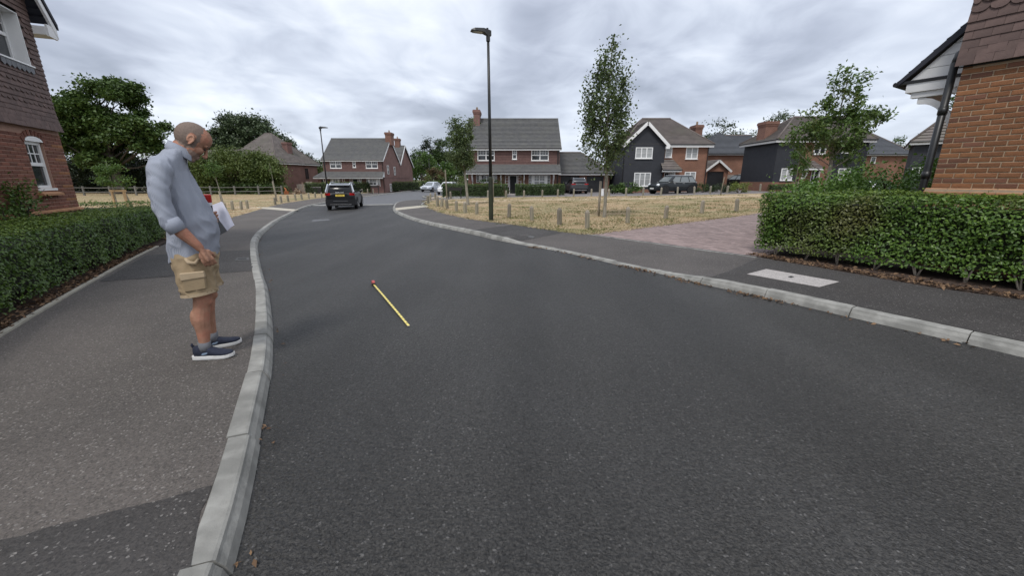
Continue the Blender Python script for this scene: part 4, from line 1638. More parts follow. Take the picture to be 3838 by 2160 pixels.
# ---- centre house with its double garage
def cottage(t, X0, X1, zb, ze, zr, D, wins, bays, doorx, zl0, zl1, nroof, ground_m, posts, glass_r='window_glass'):
    """X0-X1 wall, front at y = 0; hung-tile first floor, lean-to canopy along the front"""
    lz = zl0 - .14
    upper = [(a, b, c, d) for a, b, c, d, *_ in wins]
    lower = [(a, b, c, d) for a, b, c, d in bays] + [(doorx[0], doorx[1], zb, doorx[2])]
    box_house(t, X0, X1, 0, D, zb - 1.2, ze, ground_m, upper + lower)
    mb = MB()
    lap_wall(mb, X0 - .015, X1 + .015, zl1 - .05, ze - .02, -.025, max(8, int((ze - zl1) / .135)), upper)
    mb.build('hung_tile_cladding', 'far_hung', t)
    for a, b, c, d, cols in wins:
        window(t, a, b, c, d, -.03, cols=cols, split=.5, bars=(3 if cols > 1 else 2, 2, .014), fr=.075, d=.12)
    for i, (a, b, c, d) in enumerate(bays):
        # side lights, broad white posts and a barred middle
        window(t, a, a + (b - a) * .14, c, d, -.05, cols=1, bars=(2, 3, .012), fr=.04, d=.12, sill=False)
        window(t, a + (b - a) * .24, b - (b - a) * .24, c, d, -.05, cols=2, split=.45 if i else None, bars=(2, 2, .013), fr=.06, d=.12, glass=glass_r if i else 'window_glass')
        window(t, b - (b - a) * .14, b, c, d, -.05, cols=1, bars=(2, 3, .012), fr=.04, d=.12, sill=False)
        mb = MB().box(a + (b - a) * .142, a + (b - a) * .238, -.06, .06, c, d).box(b - (b - a) * .238, b - (b - a) * .142, -.06, .06, c, d)
        mb.build('bay_panel', 'white_upvc', t)
    front_door(t, *doorx[:2], zb + .12, doorx[2], -.02)
    for s in (-1, 1):
        x = doorx[0] - .42 if s < 0 else doorx[1] + .06
        window(t, x, x + .36, zb + .9, doorx[2], -.04, cols=1, bars=(1, 4, .014), fr=.05, d=.1, sill=False)
        MB().box(x, x + .36, -.035, -.002, zb, zb + .898).build('side_panel', 'black_paint', t)
    mb = MB()
    roof_slope(mb, (X0 - .08, -1.05, zl0), (X1 + .08, -1.05, zl0), (X1 + .08, -.06, zl1), (X0 - .08, -.06, zl1), 6, .04)
    mb.face([(X0 - .06, -1.03, zl0 - .005), (X1 + .06, -1.03, zl0 - .005), (X1 + .06, -.06, zl0 - .005), (X0 - .06, -.06, zl0 - .005)])
    mb.build('canopy_roof', 'roof_grey', t)
    mb = MB()
    mb.prism([(-1.0, zl0 - .01), (-.05, zl0 - .01), (-.05, zl1 - .03)], X0 - .075, X0 - .02, lambda u, w, a: (a, u, w))
    mb.prism([(-1.0, zl0 - .01), (-.05, zl0 - .01), (-.05, zl1 - .03)], X1 + .02, X1 + .075, lambda u, w, a: (a, u, w))
    mb.build('canopy_cheek', 'white_paint', t)
    fascia(t, X0 - .1, X1 + .1, -1.08, -.3, zl0 - .2, zl0 - .02, 'f')
    for x in posts:
        bracket(t, x, 0, zl0 - .2, .8)
    # main gable roof
    ov = .16
    mb = MB()
    roof_slope(mb, (X0 - ov, -.35, ze + .06), (X1 + ov, -.35, ze + .06), (X1 + ov, D / 2, zr), (X0 - ov, D / 2, zr), nroof, .055)
    roof_slope(mb, (X1 + ov, D + .35, ze + .06), (X0 - ov, D + .35, ze + .06), (X0 - ov, D / 2, zr), (X1 + ov, D / 2, zr), nroof, .055)
    o = mb.build('roof', 'roof_grey', t)
    MB().tube([(X0 - ov, D / 2, zr + .01), (X1 + ov, D / 2, zr + .01)], .10, 6).build('ridge_tiles', 'roof_grey', o)
    for x in (X0, X1):
        mb = MB()
        mb.face([(x, 0, ze), (x, D, ze), (x, D / 2, zr - .12)])
        mb.build('gable_wall', ground_m, t)
    mb = MB()
    for x in (X0 - ov - .02, X1 + ov - .03):
        beam(mb, (x + .025, -.36, ze - .06), (x + .025, D / 2, zr - .14), .05, .2)
        beam(mb, (x + .025, D + .36, ze - .06), (x + .025, D / 2, zr - .14), .05, .2)
    mb.build('bargeboard', 'white_paint', t)
    fascia(t, X0 - ov, X1 + ov, -.33, D, ze - .16, ze + .03, 'f')
    pipe(t, X1 - .12, -.12, zb, ze)


YC = 41.5
CH = thing('tile_hung_house', 'brown tile-hung house facing the green with black door between clipped hedges', 'house', (0, YC, 0))
zx = lambda p: p[2]
cX0, cX1 = (-4.378, 41.500, 3.372)[0], (4.669, 41.500, 3.372)[0]
cottage(CH, cX0, cX1, -.1, (-0.498, 41.500, 4.421)[2], (-0.532, 45.200, 7.622)[2], 7.2,
        [((-3.403, 41.500, 3.372)[0], (-1.714, 41.500, 3.372)[0], (-3.140, 41.500, 3.322)[2], (-3.118, 41.500, 4.347)[2], 2),
         ((0.026, 41.500, 3.372)[0], (0.475, 41.500, 3.372)[0], (-3.137, 41.500, 3.448)[2], (-3.118, 41.500, 4.347)[2], 1),
         ((1.899, 41.500, 3.372)[0], (3.614, 41.500, 3.372)[0], (-3.140, 41.500, 3.322)[2], (-3.118, 41.500, 4.347)[2], 2)],
        [((-3.576, 41.500, 1.592)[0], (-1.495, 41.500, 1.592)[0], (-3.183, 41.500, 1.230)[2], (-3.168, 41.500, 1.951)[2]),
         ((1.681, 41.500, 1.592)[0], (3.816, 41.500, 1.592)[0], (-3.191, 41.500, 0.867)[2], (-3.168, 41.500, 1.951)[2])],
        ((-0.267, 41.500, 1.592)[0], (0.507, 41.500, 1.592)[0], (-3.169, 41.500, 1.925)[2]),
        (-0.492, 40.400, 2.214)[2], (-0.502, 41.500, 2.969)[2], 22, 'far_brick_red',
        [(-3.936, 41.500, 2.105)[0], (-1.091, 41.500, 2.105)[0], (1.197, 41.500, 2.105)[0], (4.123, 41.500, 2.105)[0]], 'window_blind')
chimney(CH, (-3.943, 44.000, 7.890)[0], (-3.318, 44.000, 7.890)[0], 2.6, 4.4, 6.0, (-3.675, 44.500, 8.395)[2], 'far_brick_plum')
pipe(CH, (4.510, 41.500, 3.372)[0], -.1, -.1, 4.6)
for u in ((-1.107, 41.000, 1.591)[0] + .0, (1.081, 41.000, 1.591)[0]):
    w_ = MB()
    w_.tube([(u + .2 * math.cos(a), -.13, (-0.501, 41.000, 1.565)[2] + .2 * math.sin(a)) for a in np.linspace(0, 2 * math.pi, 13)], .06, 6, cap=False)
    o = w_.build('door_wreath', 'wreath')
    o.location = (0, YC, 0)
    o['label'] = 'twig wreath hanging left of the black front door' if u < 0 else 'twig wreath hanging right of the black front door'
    o['category'] = 'wreath'
MB().box((-0.532, 41.000, 0.127)[0], (0.479, 41.000, 0.127)[0], -.75, -.03, -.3, .14).build('door_step', 'paleslab', CH)

GA = thing('double_garage', 'low double garage with two black doors beside the tile-hung house', 'garage', (0, 43.2, 0))
gx0, gx1 = cX1 + .22, (10.129, 43.200, 1.325)[0]
gz = (7.783, 43.200, 2.075)[2]
gd = [((5.073, 43.200, 1.056)[0], (6.997, 43.200, 1.056)[0], .0, (5.047, 43.200, 1.888)[2]), ((7.777, 43.200, 1.056)[0], (9.561, 43.200, 1.056)[0], .0, (5.048, 43.200, 1.861)[2])]
box_house(GA, gx0, gx1, 0, 6, -1, gz, 'far_brick_red', gd)
for a, b, c, d in gd:
    garage_door(GA, a, b, c, d, 0)
hip_roof(GA, gx0 - .1, gx1 + .4, -.35, 6.3, gz + .08, (6.168, 46.200, 4.332)[2], gx0 - .1, (7.542, 46.200, 4.332)[0], 16, 'roof_grey')
fascia(GA, gx0 - .1, gx1 + .38, -.33, 6, gz - .12, gz + .06, 'fr')
pipe(GA, gx1 - .25, -.1, .2, gz)

# ---- house up the road, left of the junction
Y2 = 62.0
H2 = thing('tile_hung_house', 'tile-hung house behind the long hedge up the road, gable end showing', 'house', (0, Y2, 0))
aX0, aX1 = (-27.992, 62.000, 3.524)[0], (-19.057, 62.000, 3.524)[0]
z2e, z2r = (-24.396, 62.000, 4.240)[2], (-25.740, 66.300, 7.639)[2]
cottage(H2, aX0, aX1, -.5, z2e, z2r, 8.4,
        [((-26.959, 62.000, 3.901)[0], (-25.261, 62.000, 3.901)[0], (-26.499, 62.000, 3.107)[2], (-26.371, 62.000, 4.203)[2], 2),
         ((-23.604, 62.000, 3.901)[0], (-23.130, 62.000, 3.901)[0], (-26.486, 62.000, 3.221)[2], (-26.371, 62.000, 4.203)[2], 1),
         ((-21.670, 62.000, 3.901)[0], (-19.893, 62.000, 3.901)[0], (-26.499, 62.000, 3.107)[2], (-26.371, 62.000, 4.203)[2], 2)],
        [((-27.118, 62.000, 1.232)[0], (-25.680, 62.000, 1.232)[0], (-26.773, 62.000, 0.768)[2], (-26.678, 62.000, 1.578)[2]),
         ((-21.766, 62.000, 1.232)[0], (-19.849, 62.000, 1.232)[0], (-26.782, 62.000, 0.690)[2], (-26.678, 62.000, 1.578)[2])],
        ((-23.843, 62.000, 1.232)[0], (-23.084, 62.000, 1.232)[0], (-26.678, 62.000, 1.578)[2]),
        (-24.257, 61.000, 1.843)[2], (-24.568, 62.000, 2.651)[2], 20, 'far_brick_plum',
        [(-27.837, 62.000, 1.232)[0], (-25.041, 62.000, 1.232)[0], (-22.525, 62.000, 1.232)[0], (-19.769, 62.000, 1.232)[0]])
chimney(H2, (-19.496, 65.000, 7.902)[0], (-18.600, 65.000, 7.902)[0], 3.4, 5.0, z2r - 1, (-19.341, 66.000, 8.504)[2])
mb = MB()
mb.box(aX1 + .003, aX1 + .03, -.02, 15, z2e - 2.55, z2e - 2.45)
mb.build('string_course', 'far_hung', H2)
for (ya, yb, za, zb_) in ((1.6, 2.35, 2.3, 3.6), (5.2, 5.95, 2.2, 3.5), (2.4, 3.1, -.35, .85), (7.0, 7.7, -.35, .85), (11.3, 12.0, -.35, .85)):
    mb = MB()
    x = aX1 + .035
    for a, b, c, d in ((ya, ya + .09, za, zb_), (yb - .09, yb, za, zb_), (ya + .09, yb - .09, za, za + .09), (ya + .09, yb - .09, zb_ - .09, zb_), (ya + .09, yb - .09, (za + zb_) / 2 - .04, (za + zb_) / 2 + .04)):
        mb.box(x - .03, x + .06, a, b, c, d)
    w_ = mb.build('window', 'white_upvc', H2)
    MB().box(x - .02, x + .02, ya + .09, yb - .09, za + .09, zb_ - .09).build('pane', 'window_glass', w_)
box_house(H2, aX1 - 7, aX1 - .05, 8.4, 18, -1.6, z2e - .4, 'far_brick_plum')
mb = MB()
zw = z2e + 3.1
roof_slope(mb, (aX1 - 7.2, 9.0, z2e - .3), (aX1 + .2, 9.0, z2e - .3), (aX1 + .2, 12.8, zw), (aX1 - 7.2, 12.8, zw), 14)
roof_slope(mb, (aX1 + .2, 18.3, z2e - .5), (aX1 - 7.2, 18.3, z2e - .5), (aX1 - 7.2, 12.8, zw), (aX1 + .2, 12.8, zw), 14)
mb.build('rear_roof', 'roof_grey', H2)
mb = MB()
mb.face([(aX1 - .05, 8.4, z2e - .4), (aX1 - .05, 18, z2e - .4), (aX1 - .05, 12.8, zw - .1)])
mb.build('rear_gable', 'far_brick_plum', H2)
mb = MB()
beam(mb, (aX1 + .2, 8.9, z2e - .4), (aX1 + .2, 12.8, zw - .12), .06, .24)
beam(mb, (aX1 + .2, 18.4, z2e - .6), (aX1 + .2, 12.8, zw - .12), .06, .24)
mb.build('rear_bargeboard', 'white_paint', H2)
chimney(H2, aX1 - 1.5, aX1 - .7, 12.3, 13.3, zw - .6, zw + 1.1)
# side wing at the left
wx0 = (-29.834, 62.000, 1.232)[0]
wz = (-29.763, 62.000, 1.771)[2]
box_house(H2, wx0 + .5, aX0 - .02, .6, 6, -1.6, wz, 'far_brick_plum', [(wx0 + 1.0, aX0 - .3, -.7, wz - .35)])
garage_door(H2, wx0 + 1.0, aX0 - .3, -.7, wz - .35, .6)
mb = MB()
roof_slope(mb, (wx0, .2, wz + .08), (aX0 - .1, .2, wz + .08), (aX0 - .1, 3, wz + 1.5), (aX0 - .4, 3, wz + 1.5), 8)
roof_slope(mb, (wx0, 6.2, wz + .08), (wx0, .2, wz + .08), (aX0 - .4, 3, wz + 1.5), (aX0 - .4, 3, wz + 1.5), 8)
mb.build('wing_roof', 'roof_grey', H2)
fascia(H2, wx0, aX0 - .1, .22, 6, wz - .14, wz + .06, 'fl')

# ---- hipped brick house beyond the willow
H1 = thing('hipped_house', 'plum brick house with a brown hipped roof beyond the willow bush', 'house', ((-35.989, 64.000, 0.422)[0], 64, 0), -.18)
e1 = (-35.442, 64.000, 4.016)[2]
box_house(H1, -9, 0, 0, 9.6, -2, e1, 'far_brick_plum')
hip_roof(H1, -9.4, .4, -.4, 10, e1 + .05, e1 + 4.7, -5.2, -4.0, 24, 'roof_brown', ry=4.6)
fascia(H1, -9.4, .38, -.38, 9.9, e1 - .2, e1 + .02, 'fr')
chimney(H1, -1.9, -1.0, 4.1, 5.2, e1 + .9, e1 + 3.3, 'far_brick_plum', pots=0)
pipe(H1, .07, .12, -1, e1)
mb = MB()
for a, b, c, d in ((6.3, 6.36, 1.6, 3.3), (7.0, 7.06, 1.6, 3.3), (6.36, 7.0, 1.6, 1.68), (6.36, 7.0, 3.22, 3.3)):
    mb.box(-.02, .05, a, b, c, d)
w_ = mb.build('window', 'black_paint', H1)
MB().box(-.01, .02, 6.36, 7.0, 1.68, 3.22).build('pane', 'window_glass', w_)
mb = MB()
roof_slope(mb, (-13.4, 4.2, e1 + .6), (-13.4, 1.8, e1 + 1.9), (-7, 1.8, e1 + 1.9), (-7, 4.2, e1 + .6), 8)
roof_slope(mb, (-13.4, -.6, e1 + .6), (-7, -.6, e1 + .6), (-7, 1.8, e1 + 2.1), (-13.4, 1.8, e1 + 2.1), 8)
mb.build('side_roof', 'roof_brown', H1)
mb = MB()
beam(mb, (-13.45, -.7, e1 + .45), (-13.45, 1.8, e1 + 1.95), .06, .2)
beam(mb, (-13.45, 4.3, e1 + .45), (-13.45, 1.8, e1 + 1.95), .06, .2)
mb.build('side_bargeboard', 'white_paint', H1)
box_house(H1, -13.2, -9.02, -.4, 4, -2, e1 + .6, 'far_brick_plum')

# ---- black-gabled house
Y4 = 40.0
H4 = thing('black_gabled_house', 'house with a black-boarded front gable and orange brick wing', 'house', (0, Y4, 0))
bx0, bx1, bx2 = (10.606, 39.600, 2.807)[0], (14.344, 39.600, 2.807)[0], (18.646, 40.000, 2.820)[0]
e4 = (14.639, 40.000, 4.603)[2]
D4 = 6.4
W4 = [((11.595, 39.600, 4.005)[0], (13.198, 39.600, 4.005)[0], (12.094, 39.600, 3.432)[2], (12.010, 39.600, 4.431)[2]), ((11.638, 39.600, 1.589)[0], (13.217, 39.600, 1.589)[0], (12.307, 39.600, 0.898)[2], (12.202, 39.600, 2.152)[2])]
mb = MB()
wall_mb(mb, bx0, bx1, .62, e4, -.4, .12, W4)
ap = (12.408, 39.600, 6.434)
mb.face([(bx0, -.4, e4), (bx1, -.4, e4), ((bx0 + bx1) / 2, -.4, ap[2])])
mb.face([(bx0, -.4, .62), (bx0, D4, .62), (bx0, D4, e4), (bx0, -.4, e4)])
mb.face([(bx1, -.4, .62), (bx1, .0, .62), (bx1, .0, e4), (bx1, -.4, e4)])
mb.face([(bx0, -.1, .62), (bx1, -.1, .62), (bx1, -.1, e4), (bx0, -.1, e4)])
mb.build('black_wall', 'clad_black', H4)
mb = MB()
lap_wall(mb, bx0, bx1, .62, e4, -.402, 28, W4, .012)
mb.build('boarding', 'clad_black', H4)
mb = MB()
n_ = 26
for k in range(n_):
    a, b = .62 + (e4 - .62) * k / n_, .62 + (e4 - .62) * (k + 1) / n_
    mb.face([(bx0 - .02, -.4, a), (bx0 - .02, D4, a), (bx0 - .002, D4, b), (bx0 - .002, -.4, b)])
mb.build('side_boarding', 'clad_black', H4)
MB().box(bx0 - .03, bx1 + .02, -.43, .05, -.5, .618).build('brick_plinth', 'far_brick_orange', H4)
OB = [((14.545, 40.000, 4.030)[0], (15.178, 40.000, 4.030)[0], (14.746, 40.000, 3.548)[2], (14.653, 40.000, 4.460)[2]), ((16.493, 40.000, 4.030)[0], (17.631, 40.000, 4.030)[0], (14.761, 40.000, 3.403)[2], (14.653, 40.000, 4.460)[2]), ((16.591, 40.000, 1.590)[0], (17.672, 40.000, 1.590)[0], (15.003, 40.000, 1.017)[2], (14.880, 40.000, 2.232)[2]),
      ((14.636, 40.000, 1.590)[0], (15.125, 40.000, 1.590)[0], .45, (14.885, 40.000, 2.183)[2]), ((15.202, 40.000, 1.590)[0], (15.588, 40.000, 1.590)[0], .7, (14.885, 40.000, 2.183)[2])]
box_house(H4, bx1 + .002, bx2, 0, D4, -.6, e4, 'far_brick_orange', OB)
for w, c in zip(W4, (3, 3)):
    window(H4, *w, -.44, cols=c, bars=(1, 2, .012), barpanes='all', fr=.075, d=.12, glass='window_blind')
window(H4, *OB[0], -.03, cols=1, bars=(1, 2, .012), fr=.075, d=.12, glass='window_blind')
window(H4, *OB[1], -.03, cols=2, bars=(1, 2, .012), fr=.075, d=.12, glass='window_blind')
wo_ = window(H4, *OB[2], -.03, cols=2, bars=(1, 2, .012), fr=.075, d=.12, glass='window_blind')
front_door(H4, *OB[3], 0)
window(H4, *OB[4], 0, cols=1, bars=(1, 3, .012), fr=.07, d=.1, sill=False, glass='window_blind')
hip_roof(H4, bx0 - .3, bx2 + .3, -.38, D4 + .4, e4 + .1, (14.413, 43.000, 7.375)[2], (13.054, 43.000, 7.375)[0], (15.878, 43.000, 7.375)[0], 24, 'roof_brown')
mb = MB()
gm = (bx0 + bx1) / 2
gz_ = ap[2] + .22
roof_slope(mb, (bx0 - .28, 2.6, e4 - .05), (bx0 - .28, -.72, e4 - .05), (gm, -.72, gz_), (gm, 2.6, gz_), 18)
roof_slope(mb, (bx1 + .28, -.72, e4 - .05), (bx1 + .28, 2.6, e4 - .05), (gm, 2.6, gz_), (gm, -.72, gz_), 18)
mb.tube([(gm, -.74, gz_ + .02), (gm, 2.7, gz_ + .02)], .10, 6)
mb.build('gable_roof', 'roof_brown', H4)
mb = MB()
beam(mb, (bx0 - .3, -.70, e4 - .13), (gm, -.70, gz_ - .12), .06, .26)
beam(mb, (bx1 + .3, -.70, e4 - .13), (gm, -.70, gz_ - .12), .06, .26)
mb.box(bx1 - .02, bx1 + .32, -.735, -.38, e4 - .32, e4 - .08)
mb.build('bargeboard', 'white_paint', H4)
fascia(H4, bx1 + .33, bx2 + .28, -.36, D4, e4 - .16, e4 + .08, 'fr')
chimney(H4, (18.300, 43.000, 6.504)[0], (18.996, 43.000, 6.504)[0], 2.6, 3.9, e4 + .6, (18.615, 43.000, 6.779)[2], 'far_brick_red')
for x in (bx0 - .07, bx2 - .1):
    pipe(H4, x, -.3 if x < bx1 else -.1, .1, e4)
p0, p1 = (14.074, 39.000, 2.311)[0], (15.920, 39.000, 2.311)[0]
pz = (14.488, 39.000, 2.406)[2]
mb = MB()
roof_slope(mb, (p0, -1.0, pz), (p1, -1.0, pz), (p1 - .6, -.02, pz + .95), (p0, -.02, pz + .95), 6)
roof_slope(mb, (p1, -1.0, pz), (p1, -.02, pz), (p1 - .6, -.02, pz + .95), (p1 - .6, -.02, pz + .95), 6)
mb.face([(p0, -1, pz - .01), (p1, -1, pz - .01), (p1, -.02, pz - .01), (p0, -.02, pz - .01)])
mb.build('porch_roof', 'roof_brown', H4)
fascia(H4, p0, p1 - .02, -.98, -.05, pz - .2, pz - .02, 'fr')
bracket(H4, p1 - .55, 0, pz - .2, .7)

# ---- little gabled garage and the slate-roofed house behind it
G2 = thing('gabled_garage', 'small brick garage with white gable boards and one black door', 'garage', (0, 43.0, 0))
q0, q1 = (19.987, 43.000, 1.860)[0], (22.305, 43.000, 1.860)[0]
qe = (21.216, 43.000, 2.363)[2]
qd = [((20.186, 43.000, 1.593)[0], (21.901, 43.000, 1.593)[0], .4, (21.223, 43.000, 2.310)[2])]
box_house(G2, q0, q1, 0, 5.5, -.6, qe, 'far_brick_orange', qd)
garage_door(G2, *qd[0], 0)
qm, qz = (q0 + q1) / 2, (21.030, 43.000, 3.334)[2]
mb = MB()
mb.face([(q0, -.002, qe), (q1, -.002, qe), (qm, -.002, qz)])
mb.build('gable_wall', 'far_brick_orange', G2)
mb = MB()
roof_slope(mb, (q0 - .2, 5.6, qe), (q0 - .2, -.3, qe), (qm, -.3, qz + .15), (qm, 5.6, qz + .15), 8)
roof_slope(mb, (q1 + .2, -.3, qe), (q1 + .2, 5.6, qe), (qm, 5.6, qz + .15), (qm, -.3, qz + .15), 8)
mb.build('roof', 'roof_brown', G2)
mb = MB()
beam(mb, (q0 - .22, -.28, qe - .08), (qm, -.28, qz + .04), .06, .2)
beam(mb, (q1 + .22, -.28, qe - .08), (qm, -.28, qz + .04), .06, .2)
mb.build('bargeboard', 'white_paint', G2)

S1 = thing('slate_roofed_house', 'brick house with a dark slate roof behind the little gabled garage', 'house', (0, 50, 0))
s0, s1 = (22.912, 50.000, 3.748)[0], (29.903, 50.000, 3.748)[0]
se = (24.736, 50.000, 4.352)[2]
box_house(S1, s0, s1, 0, 8, -.6, se, 'far_brick_orange')
hip_roof(S1, s0 - .4, s1 + .4, -.4, 8.4, se + .1, (29.441, 54.000, 6.889)[2], s0 + 3.5, s1 + .4, 18, 'roof_slate')
mb = MB()
tx = (25.773, 52.000, 7.209)
roof_slope(mb, (s0 - .3, -.38, se + .14), (tx[0] + 3.2, -.38, se + .14), (tx[0], 3.2, tx[2]), (tx[0] - .1, 3.2, tx[2]), 18)
roof_slope(mb, (tx[0] + 3.2, -.38, se + .14), (tx[0] + 3.2, 6, se + .14), (tx[0], 3.2, tx[2]), (tx[0], 3.2, tx[2]), 18)
roof_slope(mb, (s0 - .3, 7, se + .14), (s0 - .3, -.38, se + .14), (tx[0] - .1, 3.2, tx[2]), (tx[0] - .1, 3.2, tx[2]), 18)
mb.build('cross_roof', 'roof_slate', S1)
fascia(S1, s0 - .4, s1 + .38, -.38, 8, se - .05, se + .06, 'f')

# ---- black and brick house at the right of the green
Y5 = 36.0
H5 = thing('black_fronted_house', 'house with black-boarded ends and brick middle behind the two right trees', 'house', (0, Y5, 0))
c0, c1, c2, c3 = (22.560, 36.000, 3.130)[0], (24.665, 36.000, 3.130)[0], (27.571, 36.000, 3.130)[0], (30.294, 36.000, 3.130)[0]
e5 = (24.440, 36.000, 4.682)[2]
D5 = 5.0
WA = [((23.211, 36.000, 2.030)[0], (24.227, 36.000, 2.030)[0], (23.893, 36.000, 1.451)[2], (23.712, 36.000, 2.450)[2])]
WB = [((25.706, 36.000, 3.996)[0], (26.752, 36.000, 3.996)[0], (26.239, 36.000, 3.608)[2], (26.066, 36.000, 4.468)[2]), ((25.888, 36.000, 2.030)[0], (26.626, 36.000, 2.030)[0], .75, (26.260, 36.000, 2.362)[2])]
WC = [((28.093, 36.000, 3.996)[0], (29.116, 36.000, 3.996)[0], (28.723, 36.000, 3.716)[2], (28.547, 36.000, 4.511)[2]), ((28.126, 36.000, 2.030)[0], (29.164, 36.000, 2.030)[0], (28.745, 36.000, 1.518)[2], (28.542, 36.000, 2.450)[2])]
mb = MB()
wall_mb(mb, c0, c1, 1.3, e5, -.05, .12, WA)
wall_mb(mb, c2, c3, 1.3, e5, -.05, .12, WC)
mb.face([(c0, -.05, 1.3), (c0, D5, 1.3), (c0, D5, e5), (c0, -.05, e5)])
mb.face([(c3, -.05, 1.3), (c3, D5, 1.3), (c3, D5, e5), (c3, -.05, e5)])
mb.face([(c0, .2, 1.3), (c3, .2, 1.3), (c3, .2, e5), (c0, .2, e5)])
mb.face([(c0, D5, 1.3), (c3, D5, 1.3), (c3, D5, e5), (c0, D5, e5)])
mb.build('black_wall', 'clad_black', H5)
mb = MB()
lap_wall(mb, c0, c1, 1.3, e5, -.052, 24, WA, .012)
mb.build('boarding', 'clad_black', H5)
mb = MB()
lap_wall(mb, c2, c3, 1.3, e5, -.052, 24, WC, .012)
mb.build('boarding', 'clad_black', H5)
mb = MB()
for k in range(24):
    a, b = 1.3 + (e5 - 1.3) * k / 24, 1.3 + (e5 - 1.3) * (k + 1) / 24
    mb.face([(c0 - .015, -.05, a), (c0 - .015, D5, a), (c0 - .003, D5, b), (c0 - .003, -.05, b)])
mb.build('side_boarding', 'clad_black', H5)
mb = MB()
wall_mb(mb, c1, c2, .2, e5, 0, .12, WB)
mb.box(c0 - .02, c1, -.07, D5, .2, 1.298)
mb.box(c2, c3 + .02, -.07, D5, .2, 1.298)
mb.build('brick_wall', 'far_brick_orange', H5)
window(H5, *WA[0], -.09, cols=2, bars=(1, 2, .012), barpanes='all', fr=.075, d=.12, glass='window_blind')
window(H5, *WB[0], -.03, cols=2, bars=(1, 2, .012), barpanes='all', fr=.075, d=.12)
window(H5, *WC[0], -.09, cols=2, bars=(1, 2, .012), barpanes='all', fr=.075, d=.12)
window(H5, *WC[1], -.09, cols=2, bars=(1, 2, .012), barpanes='all', fr=.075, d=.12, glass='window_blind')
front_door(H5, *WB[1], 0)
k0, k1, kz = (24.983, 35.200, 2.666)[0], (26.240, 35.200, 2.666)[0], (25.655, 35.200, 2.451)[2]
mb = MB()
hm = (k0 + k1) / 2
roof_slope(mb, (k0, -.9, kz), (k1, -.9, kz), (hm + .1, -.2, kz + .62), (hm - .1, -.2, kz + .62), 5)
roof_slope(mb, (k0, -.02, kz), (k0, -.9, kz), (hm - .1, -.2, kz + .62), (hm - .1, -.02, kz + .62), 5)
roof_slope(mb, (k1, -.9, kz), (k1, -.02, kz), (hm + .1, -.02, kz + .62), (hm + .1, -.2, kz + .62), 5)
mb.build('porch_roof', 'roof_brown', H5)
fascia(H5, k0, k1, -.88, -.05, kz - .16, kz - .01, 'flr', gut=False)
for x in (k0 + .12, k1 - .12):
    bracket(H5, x, 0, kz - .17, .6)
hip_roof(H5, c0 - .35, c3 + .35, -.4, D5 + .4, e5 + .1, (25.764, 38.500, 6.875)[2], (25.168, 38.500, 6.875)[0], (29.815, 38.500, 6.875)[0], 20, 'roof_brown')
fascia(H5, c0 - .35, c3 + .33, -.38, D5 + .3, e5 - .14, e5 + .07, 'flr')
chimney(H5, c0 - .1, c0 + .95, 1.9, 3.1, e5 + .2, (23.087, 38.500, 6.498)[2], 'far_brick_red', pots=0)
pipe(H5, c1 + .1, -.08, .4, e5)

S2 = thing('slate_roofed_house', 'brick house with a slate roof right of the black fronted house', 'house', (0, 46, 0))
d0, d1 = (37.284, 46.000, 3.012)[0], (43.444, 46.000, 3.012)[0]
de_ = (40.254, 46.000, 4.071)[2]
wq = ((39.293, 46.000, 3.571)[0], (39.849, 46.000, 3.571)[0], (39.577, 46.000, 3.236)[2], (39.413, 46.000, 3.933)[2])
box_house(S2, d0, d1, 0, 8, -.6, de_, 'far_brick_orange', [wq])
window(S2, *wq, -.03, cols=1, fr=.08, d=.12)
hip_roof(S2, d0 - .4, d1 + .4, -.4, 8.4, de_ + .1, (41.569, 50.000, 6.874)[2], d0 + 3.0, (41.725, 50.000, 6.874)[0], 18, 'roof_slate')
fascia(S2, d0 - .4, d1 + .38, -.38, 8, de_ - .05, de_ + .06, 'f')

H6 = thing('black_boarded_house', 'black-boarded house half hidden by the near right porch', 'house', ((28.543, 30.000, 2.865)[0], 30, 0), -.72)
f0 = 0
f1 = 9
fe = (28.322, 30.000, 3.998)[2]
wq = (.16, .95, (29.087, 30.000, 1.819)[2], (28.941, 30.000, 2.372)[2])
box_house(H6, f0, f1, 0, 7, 0, fe, 'clad_black', [wq])
mb = MB()
lap_wall(mb, f0, f1, .5, fe, -.002, 24, [wq], .012)
mb.build('boarding', 'clad_black', H6)
window(H6, *wq, -.04, cols=2, bars=(1, 2, .012), barpanes='all', fr=.07, d=.12)
hip_roof(H6, f0 - .3, f1 + .3, -.4, 7.4, fe + .1, fe + 4.2, f0 + 3.4, f1 - 3.4, 20, 'roof_brown')
fascia(H6, f0 - .3, f1 + .28, -.38, 7, fe - .12, fe + .06, 'fl')
